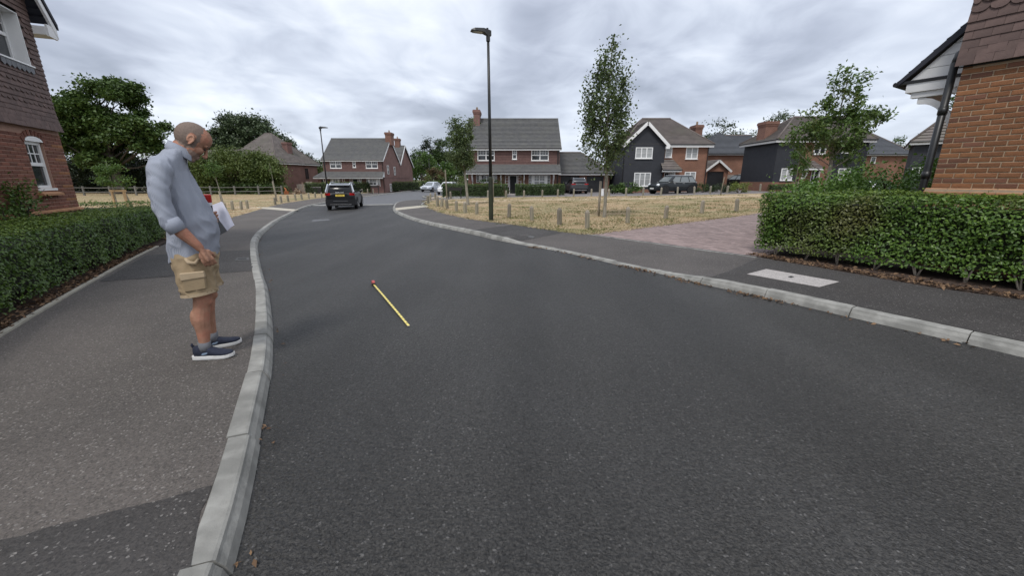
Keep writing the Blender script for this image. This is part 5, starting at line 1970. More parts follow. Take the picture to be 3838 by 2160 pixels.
# ================================================================ hedges
def hedge(name, label, path, width, height, leaf, n, lmat='leaf_far_hedge', top_n=0, base=.1, group=None, zfix=None, gap=.12, bump=.08, stems=None, top_mat='leaf_hedge_top', round_=.12, core=True):
    """clipped hedge along a path: dense twig core, leafy faces and top"""
    P = resample(chaikin(path, 1), .25)
    t = thing(name, label, 'hedge', (0, 0, 0), 0, group)
    nP = offset_path(P, 1.0) - P
    seg = len(P)
    zb = np.array([zt(*p) if zfix is None else zfix for p in P]) + base
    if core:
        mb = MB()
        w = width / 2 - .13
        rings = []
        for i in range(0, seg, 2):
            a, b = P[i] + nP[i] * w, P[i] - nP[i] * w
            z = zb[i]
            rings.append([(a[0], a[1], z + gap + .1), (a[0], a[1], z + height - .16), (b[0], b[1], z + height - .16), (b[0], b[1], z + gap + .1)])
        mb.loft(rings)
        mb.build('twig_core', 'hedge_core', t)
    hw = width / 2

    def pts(m, mode):
        i = RNG.integers(0, seg, m)
        f = RNG.uniform(-.5, .5, m) * .25
        if mode == 'top':
            u = RNG.uniform(-1, 1, m) * (hw - .04)
            z = np.full(m, height)
            nx, nz = np.zeros(m), np.ones(m)
        else:
            side = np.where(RNG.uniform(0, 1, m) < mode, -1., 1.)
            u = side * hw
            z = gap + (height - gap) * RNG.uniform(0, 1, m) ** .85
            nx, nz = side, np.zeros(m)
        near_top = np.clip((z - (height - round_)) / round_, 0, 1)
        u = u - np.sign(u) * near_top * round_ * .5 * (mode != 'top')
        T = np.gradient(P, axis=0)
        T /= np.linalg.norm(T, axis=1)[:, None]
        q = P[i] + T[i] * f[:, None] + nP[i] * u[:, None]
        ph = np.array([noise.noise((a * 1.6, b * 1.6, c * 2.0)) for a, b, c in zip(q[:, 0], q[:, 1], z)])
        dep = np.abs(RNG.normal(size=m)) * .045 - ph * bump
        q = q - nP[i] * (nx * dep)[:, None]
        z = z - nz * dep
        d = np.c_[nP[i] * nx[:, None], nz * 1.0]
        return np.c_[q, zb[i] + z], d
    # ends
    ends = []
    for e in (0, -1):
        m = int(n * width / (len(P) * .25 * 2 + 4 * width)) + 20
        u = RNG.uniform(-hw, hw, m)
        T = (P[1] - P[0]) if e == 0 else (P[-1] - P[-2])
        T = T / np.linalg.norm(T) * (-1 if e == 0 else 1)
        q = P[e] + nP[e] * u[:, None] + T * (RNG.normal(size=m) * .04)[:, None]
        ends.append((np.c_[q, zb[e] + gap + (height - gap) * RNG.uniform(0, 1, m)], np.tile(np.r_[T, 0], (m, 1))))
    a, da = pts(n, .55)
    b, db = pts(max(top_n // 3, n // 6), 'top')
    C = np.concatenate([a, b] + [e[0] for e in ends])
    D = np.concatenate([da, db] + [e[1] for e in ends])
    leaves('foliage', C, leaf, lmat, t, aspect=1.7, up=.35, dirs=D)
    if top_n:
        c, dc = pts(top_n, 'top')
        c[:, 2] += .02
        leaves('new_growth', c, leaf * .9, top_mat, t, aspect=1.9, up=.3, dirs=dc)
    ns = int(len(P) * .25 * 5)      # stray shoots standing out of the clipped top
    sh = []
    for _ in range(ns):
        i = RNG.integers(0, seg)
        b0 = np.r_[P[i] + nP[i] * RNG.uniform(-hw, hw), zb[i] + height - .02]
        dv = np.r_[RNG.normal(size=2) * .3, 1] * RNG.uniform(.04, .15) * (leaf / .055) ** .5
        sh += [b0 + dv * q + RNG.normal(size=3) * .012 for q in (.3, .5, .7, .85, 1)]
    leaves('stray_shoots', np.array(sh), leaf * .9, top_mat if top_n else lmat, t, aspect=2, up=.2)
    if stems:
        for s in stems:
            i = int(s * (seg - 1))
            p = P[i] + nP[i] * (hw - .16) * stems_side
            mb = MB()
            z = zb[i]
            for k in range(random.choice((2, 2, 3))):
                th = random.uniform(-.16, .16)
                tt = (P[min(i + 1, seg - 1)] - P[max(i - 1, 0)])
                tt = tt / np.linalg.norm(tt)
                q1 = p + tt * th * .5
                q2 = p + tt * th * 1.5 + nP[i] * random.uniform(-.05, .05)
                mb.tube([(p[0], p[1], z - .05), (q1[0], q1[1], z + .12), (q2[0], q2[1], z + .45)], [.017, .013, .006], 5)
            mb.build('stem', 'hedge_stem', t, smooth=True)
    return t


stems_side = -1
NR, TR = np.array([.857, .515]), np.array([.515, -.857])
hedge('clipped_hedge', 'long clipped privet hedge with bare pale stems in front of the near right house', [tuple(NR * 8.52 + TR * a) for a in (-4.12, -2.5, -.5, 1.5, 3.6)], 1.0, 1.13, .049, 34000, 'leaf_privet_right', 8000, base=.10, gap=.09, bump=.12,
      stems=(.035, .10, .165, .24, .31, .385, .45, .53, .6, .68))
stems_side = 1
hedge('clipped_hedge', 'long dark green clipped hedge along the left footway', [(-3.60, -.26), (-4.96, 2.04), (-6.17, 3.94), (-6.97, 5.14), (-7.85, 6.72), (-9.08, 8.82), (-10.23, 10.91), (-10.95, 12.3)], 1.35, .87, .043, 30000, 'leaf_privet', 17000, base=.09, gap=.10, bump=.07)
hedge('clipped_hedge', 'low clipped hedge turning behind the corner of the near left house', [(-11.0, 12.5), (-13, 12.3), (-17, 11.0)], 1.1, 1.0, .055, 3500, 'leaf_privet', 2200, base=.09)
hC = (-5.300, 37.500, 1.096)[2]
hedge('clipped_hedge', 'square clipped hedge left of the black front door', [((-6.229, 37.500, 0.885)[0], 37.5), ((-3.369, 37.500, 0.885)[0], 37.5), ((-0.509, 37.500, 0.885)[0], 37.5)], 1.1, hC + .15, .09, 5200, 'leaf_far_hedge', 900, base=0, zfix=-.15)
hedge('clipped_hedge', 'square clipped hedge right of the black front door', [((0.412, 37.500, 0.885)[0], 37.5), ((2.448, 37.500, 0.885)[0], 37.5), ((4.629, 37.500, 0.885)[0], 37.5)], 1.1, hC + .05, .09, 4200, 'leaf_far_hedge', 700, base=0, zfix=-.05)
hedge('clipped_hedge', 'long roadside hedge in front of the farther tile-hung house', [(-28.4, 57), (-25, 57.6), (-20.5, 64), (-15.6, 73), (-13.5, 78)], 1.3, 1.55, .13, 7500, 'leaf_far_hedge', 1500, base=0, bump=.1)
hedge('clipped_hedge', 'low trimmed hedge before the black fronted house', [((21.090, 33.500, 0.955)[0], 33.5), ((24.186, 33.500, 0.955)[0], 33.5)], .8, .62, .08, 2200, 'leaf_far_hedge', 500, base=.08)
hedge('clipped_hedge', 'low trimmed hedge right of the arched porch', [((25.572, 33.500, 0.955)[0], 33.5), ((28.387, 33.500, 0.955)[0], 33.5)], .8, .75, .08, 2000, 'leaf_far_hedge', 400, base=.08)


def bush(name, label, c, r, n, leaf, lmat, clumps=30, rc=.5, cat='bush', group=None, up=.5, aspect=1.7, stem=True):
    """c: foot; r: radii of the mound"""
    t = thing(name, label, cat, c, 0, group)
    cc, pts = clumpy([((0, 0, r[2] * .95), (r[0], r[1], r[2]), 1)], clumps, n, rc)
    pts = pts[pts[:, 2] > .03]
    leaves('foliage', pts, leaf, lmat, t, up=up, aspect=aspect)
    if stem:
        mb = MB()
        for q in cc[:max(5, clumps // 4)]:
            mb.tube([(q[0] * .1, q[1] * .1, -.1), (q[0] * .5, q[1] * .5, q[2] * .55), tuple(q)], [.05 * r[2] ** .5, .03 * r[2] ** .5, .01], 5)
        mb.build('stems', 'bark', t)
    return t


def foot(p, off=.08):
    return (p[0], p[1], zt(p[0], p[1]) + off)


# leafy bank behind the right hedge and small garden plants
bush('laurel_bank', 'bright green leafy bank between the right hedge and the houses', foot((9.5, 9.8)), (2.7, 1.6, .84), 24000, .085, 'leaf_bright', 120, .5, 'shrub')
bush('laurel_bush', 'bright green shrub at the left end of the leafy bank', foot((8.5, 11.2)), (1.5, 1.0, .68), 5000, .075, 'leaf_bright', 30, .35, 'shrub')
bush('hosta', 'broad-leaved bright green plant under the black gable window', foot((10.474, 37.600, 0.883)), (1.35, .6, .42), 1500, .16, 'leaf_fresh', 24, .3, 'plant')
bush('garden_shrub', 'small dark shrub at the left foot of the black gable', foot((9.357, 37.800, 0.880)), (.6, .5, .45), 900, .11, 'leaf_far_hedge', 12, .25, 'shrub')
bush('garden_shrub', 'spreading dark shrub right of the small dark hatchback', foot((17.243, 37.000, 0.894)), (1.5, .7, .36), 1700, .11, 'leaf_far_hedge', 20, .3, 'shrub')
bush('garden_shrub', 'greyish spreading shrub before the little gabled garage', foot((18.522, 36.000, 0.911)), (1.0, .7, .36), 1300, .11, 'leaf_grey_green', 16, .3, 'shrub')
bush('variegated_bush', 'yellow-green striped bush in front of the black hatchback', foot((19.088, 34.500, 0.938)), (.75, .6, .42), 1200, .14, 'leaf_lime', 14, .28, 'bush', aspect=3)
bush('climbing_plant', 'dark climber on the wall left of the arched window', (-9.60, 7.95, .80), (.22, .26, .38), 1000, .06, 'leaf_privet', 14, .25, 'climber')
bush('garden_shrub', 'low leafy shrub at the foot of the near left house', (-9.42, 7.50, .25), (.36, .42, .42), 1700, .06, 'leaf_fresh', 24, .3, 'shrub')
bush('garden_shrub', 'loose shrub row behind the left square hedge', foot((-2.251, 39.200, 1.101)), (2.4, .5, .80), 1500, .11, 'leaf_far_hedge', 24, .3, 'shrub')
bush('garden_shrub', 'round clipped shrub between silver car and tile-hung house', foot((-5.966, 46.000, 1.024)), (.9, .8, .85), 900, .12, 'leaf_grey_green', 12, .3, 'shrub')
bush('garden_shrub', 'flat-topped wide shrub behind the silver car', foot((-10.689, 66.000, 0.800)), (4.2, 1.2, 1.3), 1800, .2, 'leaf_willow', 24, .5, 'shrub')

# ================================================================ trees
def T(u, Y):
    return None


def tr_at(x, y, off=.08):
    return (x, y, zt(x, y) + off)


# columnar street tree on the green
b = tr_at(*(3.521, 15.437, 0.136)[:2])
tree('columnar_tree', 'tall columnar street tree on the right green', 'tree', b, 5.95, .062,
     [((-.08, 0, 2.25), (.62, .62, .42), 1.2), ((-.12, 0, 2.95), (.90, .90, .70), 3.4), ((-.14, 0, 3.7), (.90, .90, .75), 3.0), ((-.18, 0, 4.35), (.72, .72, .65), 1.8), ((-.06, 0, 4.95), (.48, .48, .65), 1.0), ((-.10, 0, 5.55), (.22, .22, .60), .4), ((-.7, 0, 3.75), (.3, .4, .55), .4), ((.5, 0, 4.8), (.22, .25, .6), .35), ((-.45, 0, 4.9), (.16, .2, .45), .2)],
     200, 8000, .24, .098, 'leaf_street', 'pale_bark', 1.45, 44, .3, 1.9, lean=(-.12, 0), limb_r=.28)
# young tree by the lane left of the tile-hung house, leaning
tree('young_tree', 'young dark-leaved tree with a pale leaning trunk before the tile-hung house', 'tree', tr_at(*(-2.680, 24.837, 0.020)[:2]), 4.6, .085,
     [((-.35, 0, 3.0), (.80, .8, .75), 2.0), ((-.3, 0, 3.9), (.72, .7, .6), 1.6), ((-.55, 0, 4.6), (.38, .4, .45), .5), ((.15, 0, 4.5), (.32, .35, .4), .4), ((-.3, 0, 2.4), (.6, .6, .35), .7)],
     110, 7600, .31, .105, 'leaf_street', 'pale_bark', 1.5, 22, .3, .9, lean=(-.35, 0))
# right-hand pair
tree('street_tree', 'spreading pointed-leaf tree in front of the black fronted house', 'tree', tr_at(13.0, 17.1), 5.2, .085,
     [((.1, 0, 3.1), (1.25, 1.1, .6), 2.4), ((-1.1, 0, 2.95), (.75, .7, .55), 1.3), ((1.2, 0, 3.6), (.7, .6, .4), .7), ((.1, 0, 4.1), (.75, .7, .6), 1.4), ((-.15, 0, 4.9), (.35, .4, .6), .5), ((.75, 0, 4.7), (.3, .3, .5), .35), ((.5, 0, 2.3), (.8, .7, .5), 1.0), ((1.75, 0, 3.75), (.3, .3, .2), .2), ((-1.3, 0, 3.7), (.2, .25, .3), .15)],
     150, 6200, .27, .155, 'leaf_maple', 'pale_bark', 2.3, 30, .25, .8, limb_r=.3)
tree('young_tree', 'slender staked sapling left of the spreading right tree', 'tree', tr_at(*(14.013, 20.500, 0.924)[:2]), 2.7, .03,
     [((0, 0, 1.95), (.5, .45, .62), 1), ((0, 0, 2.5), (.32, .3, .35), .4)], 26, 1500, .22, .095, 'leaf_fresh', 'pale_bark', 1.7, 10, .3, .9)
# saplings of the left green
sp1 = (-42.322, 43.662, -0.380)
tree('sapling', 'leafy sapling inside a new timber frame beyond the left hedge', 'tree', tr_at(*(-23.236, 24.000, 0.591)[:2]), 2.9, .035,
     [((.1, 0, 2.0), (.85, .7, .7), 1), ((-.3, 0, 2.3), (.4, .4, .4), .4)], 30, 1900, .3, .12, 'leaf_fresh', 'pale_bark', 1.7, 10)
tree('sapling', 'small round-headed sapling with stake right of the man', 'tree', tr_at(*(-19.049, 27.000, 0.095)[:2]), 3.2, .035,
     [((-.35, 0, 2.5), (.42, .4, .5), 1)], 20, 900, .22, .115, 'leaf_fresh', 'pale_bark', 1.7, 8, lean=(-.35, 0))
tree('sapling', 'nearly bare thin sapling before the plum brick house', 'tree', tr_at(*(-20.653, 36.000, 0.071)[:2]), 3.4, .03,
     [((-.2, 0, 2.8), (.3, .3, .5), 1)], 8, 60, .2, .12, 'leaf_fresh', 'pale_bark', 1.7, 7, lean=(-.2, 0))

# the big tree and woodland edge on the left
p = (-53.334, 54.000, -0.594)
tree('oak_tree', 'great dark spreading oak behind the left fence', 'tree', (p[0], 56, -.6), 12.5, .5,
     [((-3.5, 0, 10.0), (4.2, 3.5, 2.2), 2.6), ((1.5, 0, 11.6), (3.6, 3, 2.6), 2.2), ((5.2, 0, 8.4), (2.8, 2.6, 1.8), 1.6), ((-5.5, 0, 7.0), (3.0, 2.6, 1.6), 1.3), ((.5, 0, 7.8), (5.2, 3.2, 2.0), 2.4), ((-1.5, 0, 5.2), (4.5, 3, 1.4), 1.2), ((5.5, 0, 5.6), (2.2, 2, 1.3), .7), ((-7.0, 0, 10.2), (1.8, 1.8, 1.3), .5), ((3.5, 0, 13.6), (1.8, 1.8, 1.2), .5)],
     135, 60000, 1.1, .38, 'leaf_oak', 'bark', 1.5, 46, .6, .6)
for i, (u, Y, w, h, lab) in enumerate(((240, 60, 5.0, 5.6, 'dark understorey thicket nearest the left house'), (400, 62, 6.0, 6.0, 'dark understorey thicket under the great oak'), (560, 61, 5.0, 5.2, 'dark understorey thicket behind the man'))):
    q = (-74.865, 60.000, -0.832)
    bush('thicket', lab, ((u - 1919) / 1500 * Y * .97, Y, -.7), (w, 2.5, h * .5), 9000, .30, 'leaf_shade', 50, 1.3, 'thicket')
bush('willow_bush', 'huge rounded olive-green willow bush left of the hipped house', ((-38.804, 57.000, -0.713)[0], 58, -.6), (7.2, 3.5, 3.05), 60000, .30, 'leaf_willow', 260, 1.05, 'bush', aspect=2.4)
bush('bramble_bank', 'low dark bramble bank along the fence below the willow', ((-35.603, 54.000, -0.594)[0], 55.2, -.5), (6.6, .9, .68), 5000, .22, 'leaf_far_hedge', 60, .5, 'shrub')
tree('field_tree', 'large round grey-green tree behind the hipped house', 'tree', ((-62.631, 100.000, -0.206)[0], 100, -1), 14, .6,
     [((0, 0, 13.2), (6.5, 4.5, 3.8), 2.6), ((-6.2, 0, 10.6), (4.6, 4, 2.8), 1.5), ((6.5, 0, 10.0), (4.2, 4, 3.2), 1.5), ((0, 0, 8.6), (8.5, 5, 2.6), 2.0), ((9.2, 0, 8.0), (2.2, 2.2, 2.2), .5)],
     200, 42000, 1.5, .55, 'leaf_field', 'bark', 1.6, 40, .4, .8)
for u, Y, h, w, lm, n, lab in ((1150, 105, 9.6, 3.4, 'leaf_grey_green', 2600, 'pale loose tree in the gap left of the farther tile-hung house'), (1195, 110, 8.0, 3.0, 'leaf_willow', 2400, 'small green tree beside the left eaves of the farther tile-hung house'),
                           (1583, 104, 9.2, 4.4, 'leaf_fresh', 3600, 'bright green tree just right of the farther tile-hung house'), (1620, 112, 13.8, 5.2, 'leaf_conifer', 6500, 'tall dark tree above the silver car'),
                           (1690, 108, 13.2, 5.4, 'leaf_far_hedge', 6500, 'broad mid-green tree left of the centre tile-hung house'), (1660, 92, 6.2, 3.2, 'leaf_fresh', 2600, 'light green leafy tree low behind the silver car'),
                           (1742, 96, 9.0, 4.2, 'leaf_oak', 4200, 'dark tree behind the leaning young tree'), (1545, 118, 7.6, 4, 'leaf_oak', 2600, 'dark low tree at the right of the farther gable'),
                           (2680, 72, 12.0, 3.6, 'leaf_grey_green', 3000, 'grey-green tree behind the chimney of the black-gabled house'), (2765, 76, 10.6, 4.4, 'leaf_field', 2600, 'thin-crowned tree behind the slate roof'),
                           (2905, 74, 13.2, 5.0, 'leaf_field', 4600, 'wide flat-topped tree behind the big square chimney'), (2838, 70, 9.4, 2.6, 'leaf_oak', 1400, 'small dark tree peeping over the slate ridge'),
                           (3372, 74, 9.6, 4.5, 'leaf_oak', 4000, 'dark tree between the slate roof and the black boarded house')):
    x = (u - 1919) / 1500 * Y * .975
    k = h / 10
    tree('background_tree', lab, 'tree', (x, Y, zt(x, Y) - .3), h * .86, .16 * k + .08,
         [((0, 0, h * .72), (w * .75, w * .7, h * .24), 2), ((-w * .5, 0, h * .55), (w * .5, w * .5, h * .17), 1), ((w * .55, 0, h * .58), (w * .45, w * .5, h * .18), 1), ((w * .1, 0, h * .36), (w * .7, w * .6, h * .14), .9)],
         60, n, .85 * k ** .5, .36 if Y > 85 else .30, lm, 'bark', 1.5, 26, .4, .8)
bush('copper_shrub', 'brownish conifer shrub among the green trees behind the silver car', ((-16.324, 88.000, 0.003)[0], 88, -.4), (2.0, 1.5, 2.4), 2400, .28, 'leaf_brown', 24, .7, 'shrub')
tree('background_tree', 'tree whose twigs show below the near right porch bracket', 'tree', tr_at(24.5, 24), 6.9, .12,
     [((.3, 0, 5.6), (1.6, 1.5, .9), 1), ((-.6, 0, 6.4), (.8, .8, .5), .4)], 26, 1100, .4, .16, 'leaf_maple', 'bark', 1.9, 16)
# far-off wood that closes the horizon
wx = RNG.uniform(-260, 260, 46000)
wy = 150 + 30 * np.sin(wx * .021) + RNG.uniform(-6, 6, len(wx))
hh = np.array([7.5 + 4.0 * noise.noise((a * .045, 3.3, 0)) + 2.0 * noise.noise((a * .16, 9.1, 0)) for a in wx])
wz = RNG.uniform(0, 1, len(wx)) ** .8 * hh - 1.0
leaves('far_wood', np.c_[wx, wy, wz], 1.25, 'leaf_field', kind='stuff', label='far-off wood along the horizon', cat='wood')
# ================================================================ vehicles (local: x forward, y left, origin on the ground between the axles)
def smooth_by_angle(o, deg=32):
    me = o.data
    me.polygons.foreach_set('use_smooth', [True] * len(me.polygons))
    me.set_sharp_from_angle(angle=math.radians(deg))
    return o


def wheel(t, x, y, r, w, rim='chrome', spokes=5):
    s = 1 if y > 0 else -1
    n = 20
    mb = MB()
    prof = [(r * .62, w / 2), (r * .93, w / 2), (r, w * .36), (r, -w * .36), (r * .93, -w / 2), (r * .62, -w / 2)]
    rings = [[(x + q * math.cos(2 * math.pi * k / n), y + s * h, r + q * math.sin(2 * math.pi * k / n)) for k in range(n)] for q, h in prof]
    mb.loft(rings)
    wh = mb.build('wheel', 'tyre', t)
    smooth_by_angle(wh)
    mb = MB()
    rings = [[(x + q * math.cos(2 * math.pi * k / n), y + s * h, r + q * math.sin(2 * math.pi * k / n)) for k in range(n)] for q, h in ((r * .64, w * .5), (r * .60, w * .44), (r * .58, w * .2))]
    mb.loft(rings, cap=False)
    for k in range(spokes):
        a = 2 * math.pi * k / spokes + .3
        M = Matrix.Translation((x, y + s * w * .42, r)) @ Matrix.Rotation(a, 4, 'Y')
        mb.box(-.035, .035, -.02, .02, 0, r * .62, M)
    mb.tube([(x, y + s * w * .30, r), (x, y + s * w * .47, r)], .06, 10)
    mb.build('rim', rim, wh)
    mb = MB().tube([(x, y + s * w * .10, r), (x, y + s * w * .12, r)], r * .6, 16)
    mb.build('brake_disc', 'black_plastic', wh)
    return wh


def car(name, label, cat, loc, rz, L, Wd, H, belt, st, gh, paint, roof=None, wb=2.65, wr=.33, glass='car_glass', arch=None, rim='chrome', group=None, front=True, rear=True, plate=None, hood_z=None, side_w=3, rails=None, scale=1, tail=None, head=None, pillar=None):
    """st: stations (x, z_bottom, z_top, half width); gh: (belt front x, belt rear x, roof front x, roof rear x, roof half width)"""
    t = thing(name, label, cat, loc, rz, group)
    t.scale = (scale,) * 3
    W = Wd / 2
    mb = MB()
    rings = []
    for x, zb, zt_, w in st:
        q = [(w * .78, zb), (w * .96, zb + .07), (w, zb + (zt_ - zb) * .45), (w * .985, zb + (zt_ - zb) * .72), (w * .95, zt_ - .05), (w * .84, zt_ - .005), (w * .4, zt_ + .012)]
        rings.append([(x, -a, z) for a, z in q] + [(x, a, z) for a, z in reversed(q)])
    mb.loft(rings)
    body = mb.build('body', paint, t)
    smooth_by_angle(body, 38)
    bf, br, rf, rr, rw = gh
    wbz = belt
    bw = W * .90

    def ring(xf, xr, w, z, c):
        return [(xf, -w + c * 1.6, z), (xf, w - c * 1.6, z), (xf - c * 1.2, w - c * .25, z), (xr + c * 1.2, w - c * .25, z), (xr, w - c * 1.6, z), (xr, -w + c * 1.6, z), (xr + c * 1.2, -w + c * .25, z), (xf - c * 1.2, -w + c * .25, z)]
    zr = H - .05
    mb = MB()
    mb.loft([ring(bf, br, bw, wbz - .03, .10), ring(bf + (rf - bf) * .5, br + (rr - br) * .42, bw + (rw - bw) * .42, wbz + (zr - wbz) * .5, .10), ring(rf, rr, rw, zr, .10), ring(rf - .10, rr + .08, rw - .09, zr + .035, .1), ring(rf - .35, rr + .3, rw * .62, H, .1)])
    cab = mb.build('cabin', roof or paint, t)
    smooth_by_angle(cab, 40)

    def P(f, zf, side):   # on the side face, f from rear to front, zf from belt to roof
        xr_, xf_ = br + (rr - br) * zf, bf + (rf - bf) * zf
        w = (bw + (rw - bw) * zf) - .012
        return (xr_ + (xf_ - xr_) * f, side * (w + .022), wbz + (zr - wbz) * zf)
    sw = {3: ((.07, .27), (.30, .60), (.635, .90)), 2: ((.10, .46), (.50, .90))}[side_w]
    for side in (1, -1):
        for a, b in sw:
            lo, hi = .06, .86
            pts = [P(a, lo, side), P(b, lo, side), P(min(b, .895), hi, side), P(max(a + .01, .085), hi, side)]
            mb = MB()
            inn = [(p[0], p[1] - side * .03, p[2]) for p in pts]
            mb.loft([inn, pts])
            mb.build('side_window', glass, t)
    for nm, xb_, xr_, sg in (('windscreen', bf, rf, 1), ('rear_window', br, rr, -1)):
        def Q(v, zf):
            x = xb_ + (xr_ - xb_) * zf
            w = (bw + (rw - bw) * zf) - .15
            return (x + sg * .018, v * w, wbz + (zr - wbz) * zf)
        lo, hi = .07, .88
        pts = [Q(-1, lo), Q(1, lo), Q(1, hi), Q(-1, hi)]
        inn = [(p[0] - sg * .03, p[1], p[2]) for p in pts]
        MB().loft([inn, pts]).build(nm, glass, t)
    for sx in (1, -1):
        for sy in (1, -1):
            x = sx * wb / 2
            if arch is not None:
                mb = MB()
                n = 12
                for rad, dy, mm in ((wr + .10, .018, arch),):
                    outer = [(x + rad * math.cos(a), wr + rad * math.sin(a)) for a in np.linspace(-.25, math.pi + .25, n)]
                    inner = [(x + (wr + .03) * math.cos(a), wr + (wr + .03) * math.sin(a)) for a in np.linspace(math.pi + .25, -.25, n)]
                    for k in range(n - 1):
                        mb.prism([outer[k], outer[k + 1], inner[n - 2 - k], inner[n - 1 - k]], sy * (W - .06), sy * (W + dy), lambda u, w, a: (u, a, w))
                mb.build('wheel_arch', arch, t)
            mb = MB().tube([(x, sy * (W - .1), wr), (x, sy * (W + .004), wr)], wr + .045, 20)
            mb.build('wheel_gap_shade', 'black_plastic', t)  # black disc proud of the body stands for the shade round the tyre
            wheel(t, x, sy * (W - .085), wr, .20, rim)
    for sy in (1, -1):    # door mirrors and handles
        mb = MB().ell((bf - .28, sy * (W + .05), belt + .06), (.07, .11, .075), 8, 6)
        mb.build('mirror', paint, t, smooth=True)
        for x in (.45, -.45):
            MB().box(x - .09, x + .09, sy * (W * .985) - .018, sy * (W * .985) + .022, belt - .12, belt - .09).build('door_handle', 'chrome', t)
    if rails:
        for sy in (1, -1):
            MB().tube([(rf - .15, sy * (rw - .08), zr + .01), (rf - .3, sy * (rw - .08), H + .035), (rr + .35, sy * (rw - .08), H + .035), (rr + .15, sy * (rw - .08), zr + .01)], .022, 6).build('roof_rail', rails, t, smooth=True)
    return t


def text(s, size, m, name, parent, M, extrude=.004, align='CENTER'):
    cu = bpy.data.curves.new(name, 'FONT')
    cu.body = s
    cu.size = size
    cu.extrude = extrude
    cu.align_x = align
    cu.align_y = 'CENTER'
    o = bpy.data.objects.new(name, cu)
    COL.objects.link(o)
    bpy.context.view_layer.update()
    me = bpy.data.meshes.new_from_object(o.evaluated_get(bpy.context.evaluated_depsgraph_get()))
    bpy.data.objects.remove(o)
    me.transform(M)
    me.materials.clear()
    me.materials.append(MATS[m])
    return link(name, me, parent)


REAR = Matrix(((0, 0, -1, 0), (-1, 0, 0, 0), (0, 1, 0, 0), (0, 0, 0, 1)))   # text facing -x, reading left to right from behind
FRONT = Matrix(((0, 0, 1, 0), (1, 0, 0, 0), (0, 1, 0, 0), (0, 0, 0, 1)))


def rear_kit(t, xr, W, z_tail, z_plate, plate_m='plate_yellow', reg='', tail_w=.30, tail_h=.16, bumper=None, zb=(.30, .62), plate_w=.52):
    for sy in (1, -1):
        mb = MB()
        y = sy * (W - tail_w / 2 - .03)
        mb.box(xr - .035, xr + .14, y - tail_w / 2, y + tail_w / 2, z_tail, z_tail + tail_h)
        mb.build('tail_lamp', 'tail_red', t, bevel=.015)
    p = MB().box(xr - .045, xr + .05, -plate_w / 2, plate_w / 2, z_plate, z_plate + .115).build('number_plate', plate_m, t)
    if reg:
        text(reg, .088, 'lettering_black', 'plate_characters', p, Matrix.Translation((xr - .047, 0, z_plate + .058)) @ REAR @ Matrix.Diagonal((.93, 1, 1, 1)), .002)
    if bumper:
        mb = MB()
        rings = []
        for x, k in ((xr - .06, .90), (xr - .045, .97), (xr + .22, 1.012), (xr + .45, 1.012)):
            rings.append([(x, -W * k, zb[0] + .02), (x, -W * k * .99, zb[1]), (x, W * k * .99, zb[1]), (x, W * k, zb[0] + .02), (x, W * k * .8, zb[0] - .04), (x, -W * k * .8, zb[0] - .04)])
        mb.loft(rings)
        smooth_by_angle(mb.build('bumper', bumper, t))


# ---- the black SUV leaving up the road
SUVL = (-11.22, 27.62)
suv = car('parked_suv', 'black boxy SUV with roof rails seen from behind in the road', 'car', (SUVL[0], SUVL[1], zt(*SUVL)), math.radians(104), 4.34, 1.81, 1.64, 1.06,
          [(-2.14, .42, .98, .80), (-2.08, .30, 1.04, .87), (-1.7, .26, 1.07, .905), (0, .26, 1.06, .905), (1.0, .26, 1.05, .905), (1.35, .28, 1.03, .90), (1.95, .30, .93, .86), (2.12, .34, .84, .78), (2.16, .42, .74, .70)],
          (.92, -2.07, .28, -1.80, .66), 'car_black', wb=2.66, wr=.35, arch='car_black_dull', rails='chrome')
rear_kit(suv, -2.12, .905, .90, .845, reg='GF75 FXW', tail_w=.27, tail_h=.05, bumper='car_black_dull', zb=(.30, .66))
mb = MB()
for sy in (1, -1):     # arrow-shaped tail lamps
    mb = MB()
    y0 = sy * .86
    for k, (z, dz) in enumerate(((.97, .16), (.97, -.06))):
        mb.prism([(y0, z - .04), (y0, z + .05), (y0 - sy * .30, z + .035 + dz * .35), (y0 - sy * .30, z - .03 + dz * .35)], -2.165, -2.02, lambda u, w, a: (a, u, w))
    mb.build('tail_lamp', 'tail_red', suv)
text('DACIA', .125, 'lettering_silver', 'badge_lettering', suv, Matrix.Translation((-2.165, 0, 1.075)) @ REAR @ Matrix.Diagonal((1.25, .85, 1, 1)), .012)
MB().box(-2.20, -2.12, -.62, .62, .34, .375).build('skid_strip', 'chrome', suv)
MB().box(-2.19, -2.12, -.42, .42, .555, .575).build('bumper_strip', 'lead', suv)
mb = MB()
mb.loft([[(-2.02, y, 1.555), (-1.70, y, 1.60), (-1.70, y, 1.57), (-2.0, y, 1.50)] for y in (-.60, .60)])
mb.build('roof_spoiler', 'car_silver', suv)
mb = MB()
mb.loft([[(-1.95, y, 1.565), (.1, y, 1.648), (.1, y, 1.62), (-1.95, y, 1.54)] for y in (-.56, .56)])
mb.build('roof_skin', 'car_silver', suv)  # sky reflected in the black roof is put into the silver colour
for sy in (1, -1):
    mb = MB()
    beam(mb, (-2.07, sy * .80, 1.08), (-1.82, sy * .665, 1.56), .06, .16)
    mb.build('rear_pillar', 'car_silver', suv)
MB().tube([(-1.35, 0, 1.63), (-1.52, 0, 1.75)], .012, 5).build('aerial', 'black_plastic', suv)
MB().box(-2.13, -2.095, -.14, .16, 1.20, 1.225).build('rear_wiper', 'black_plastic', suv)

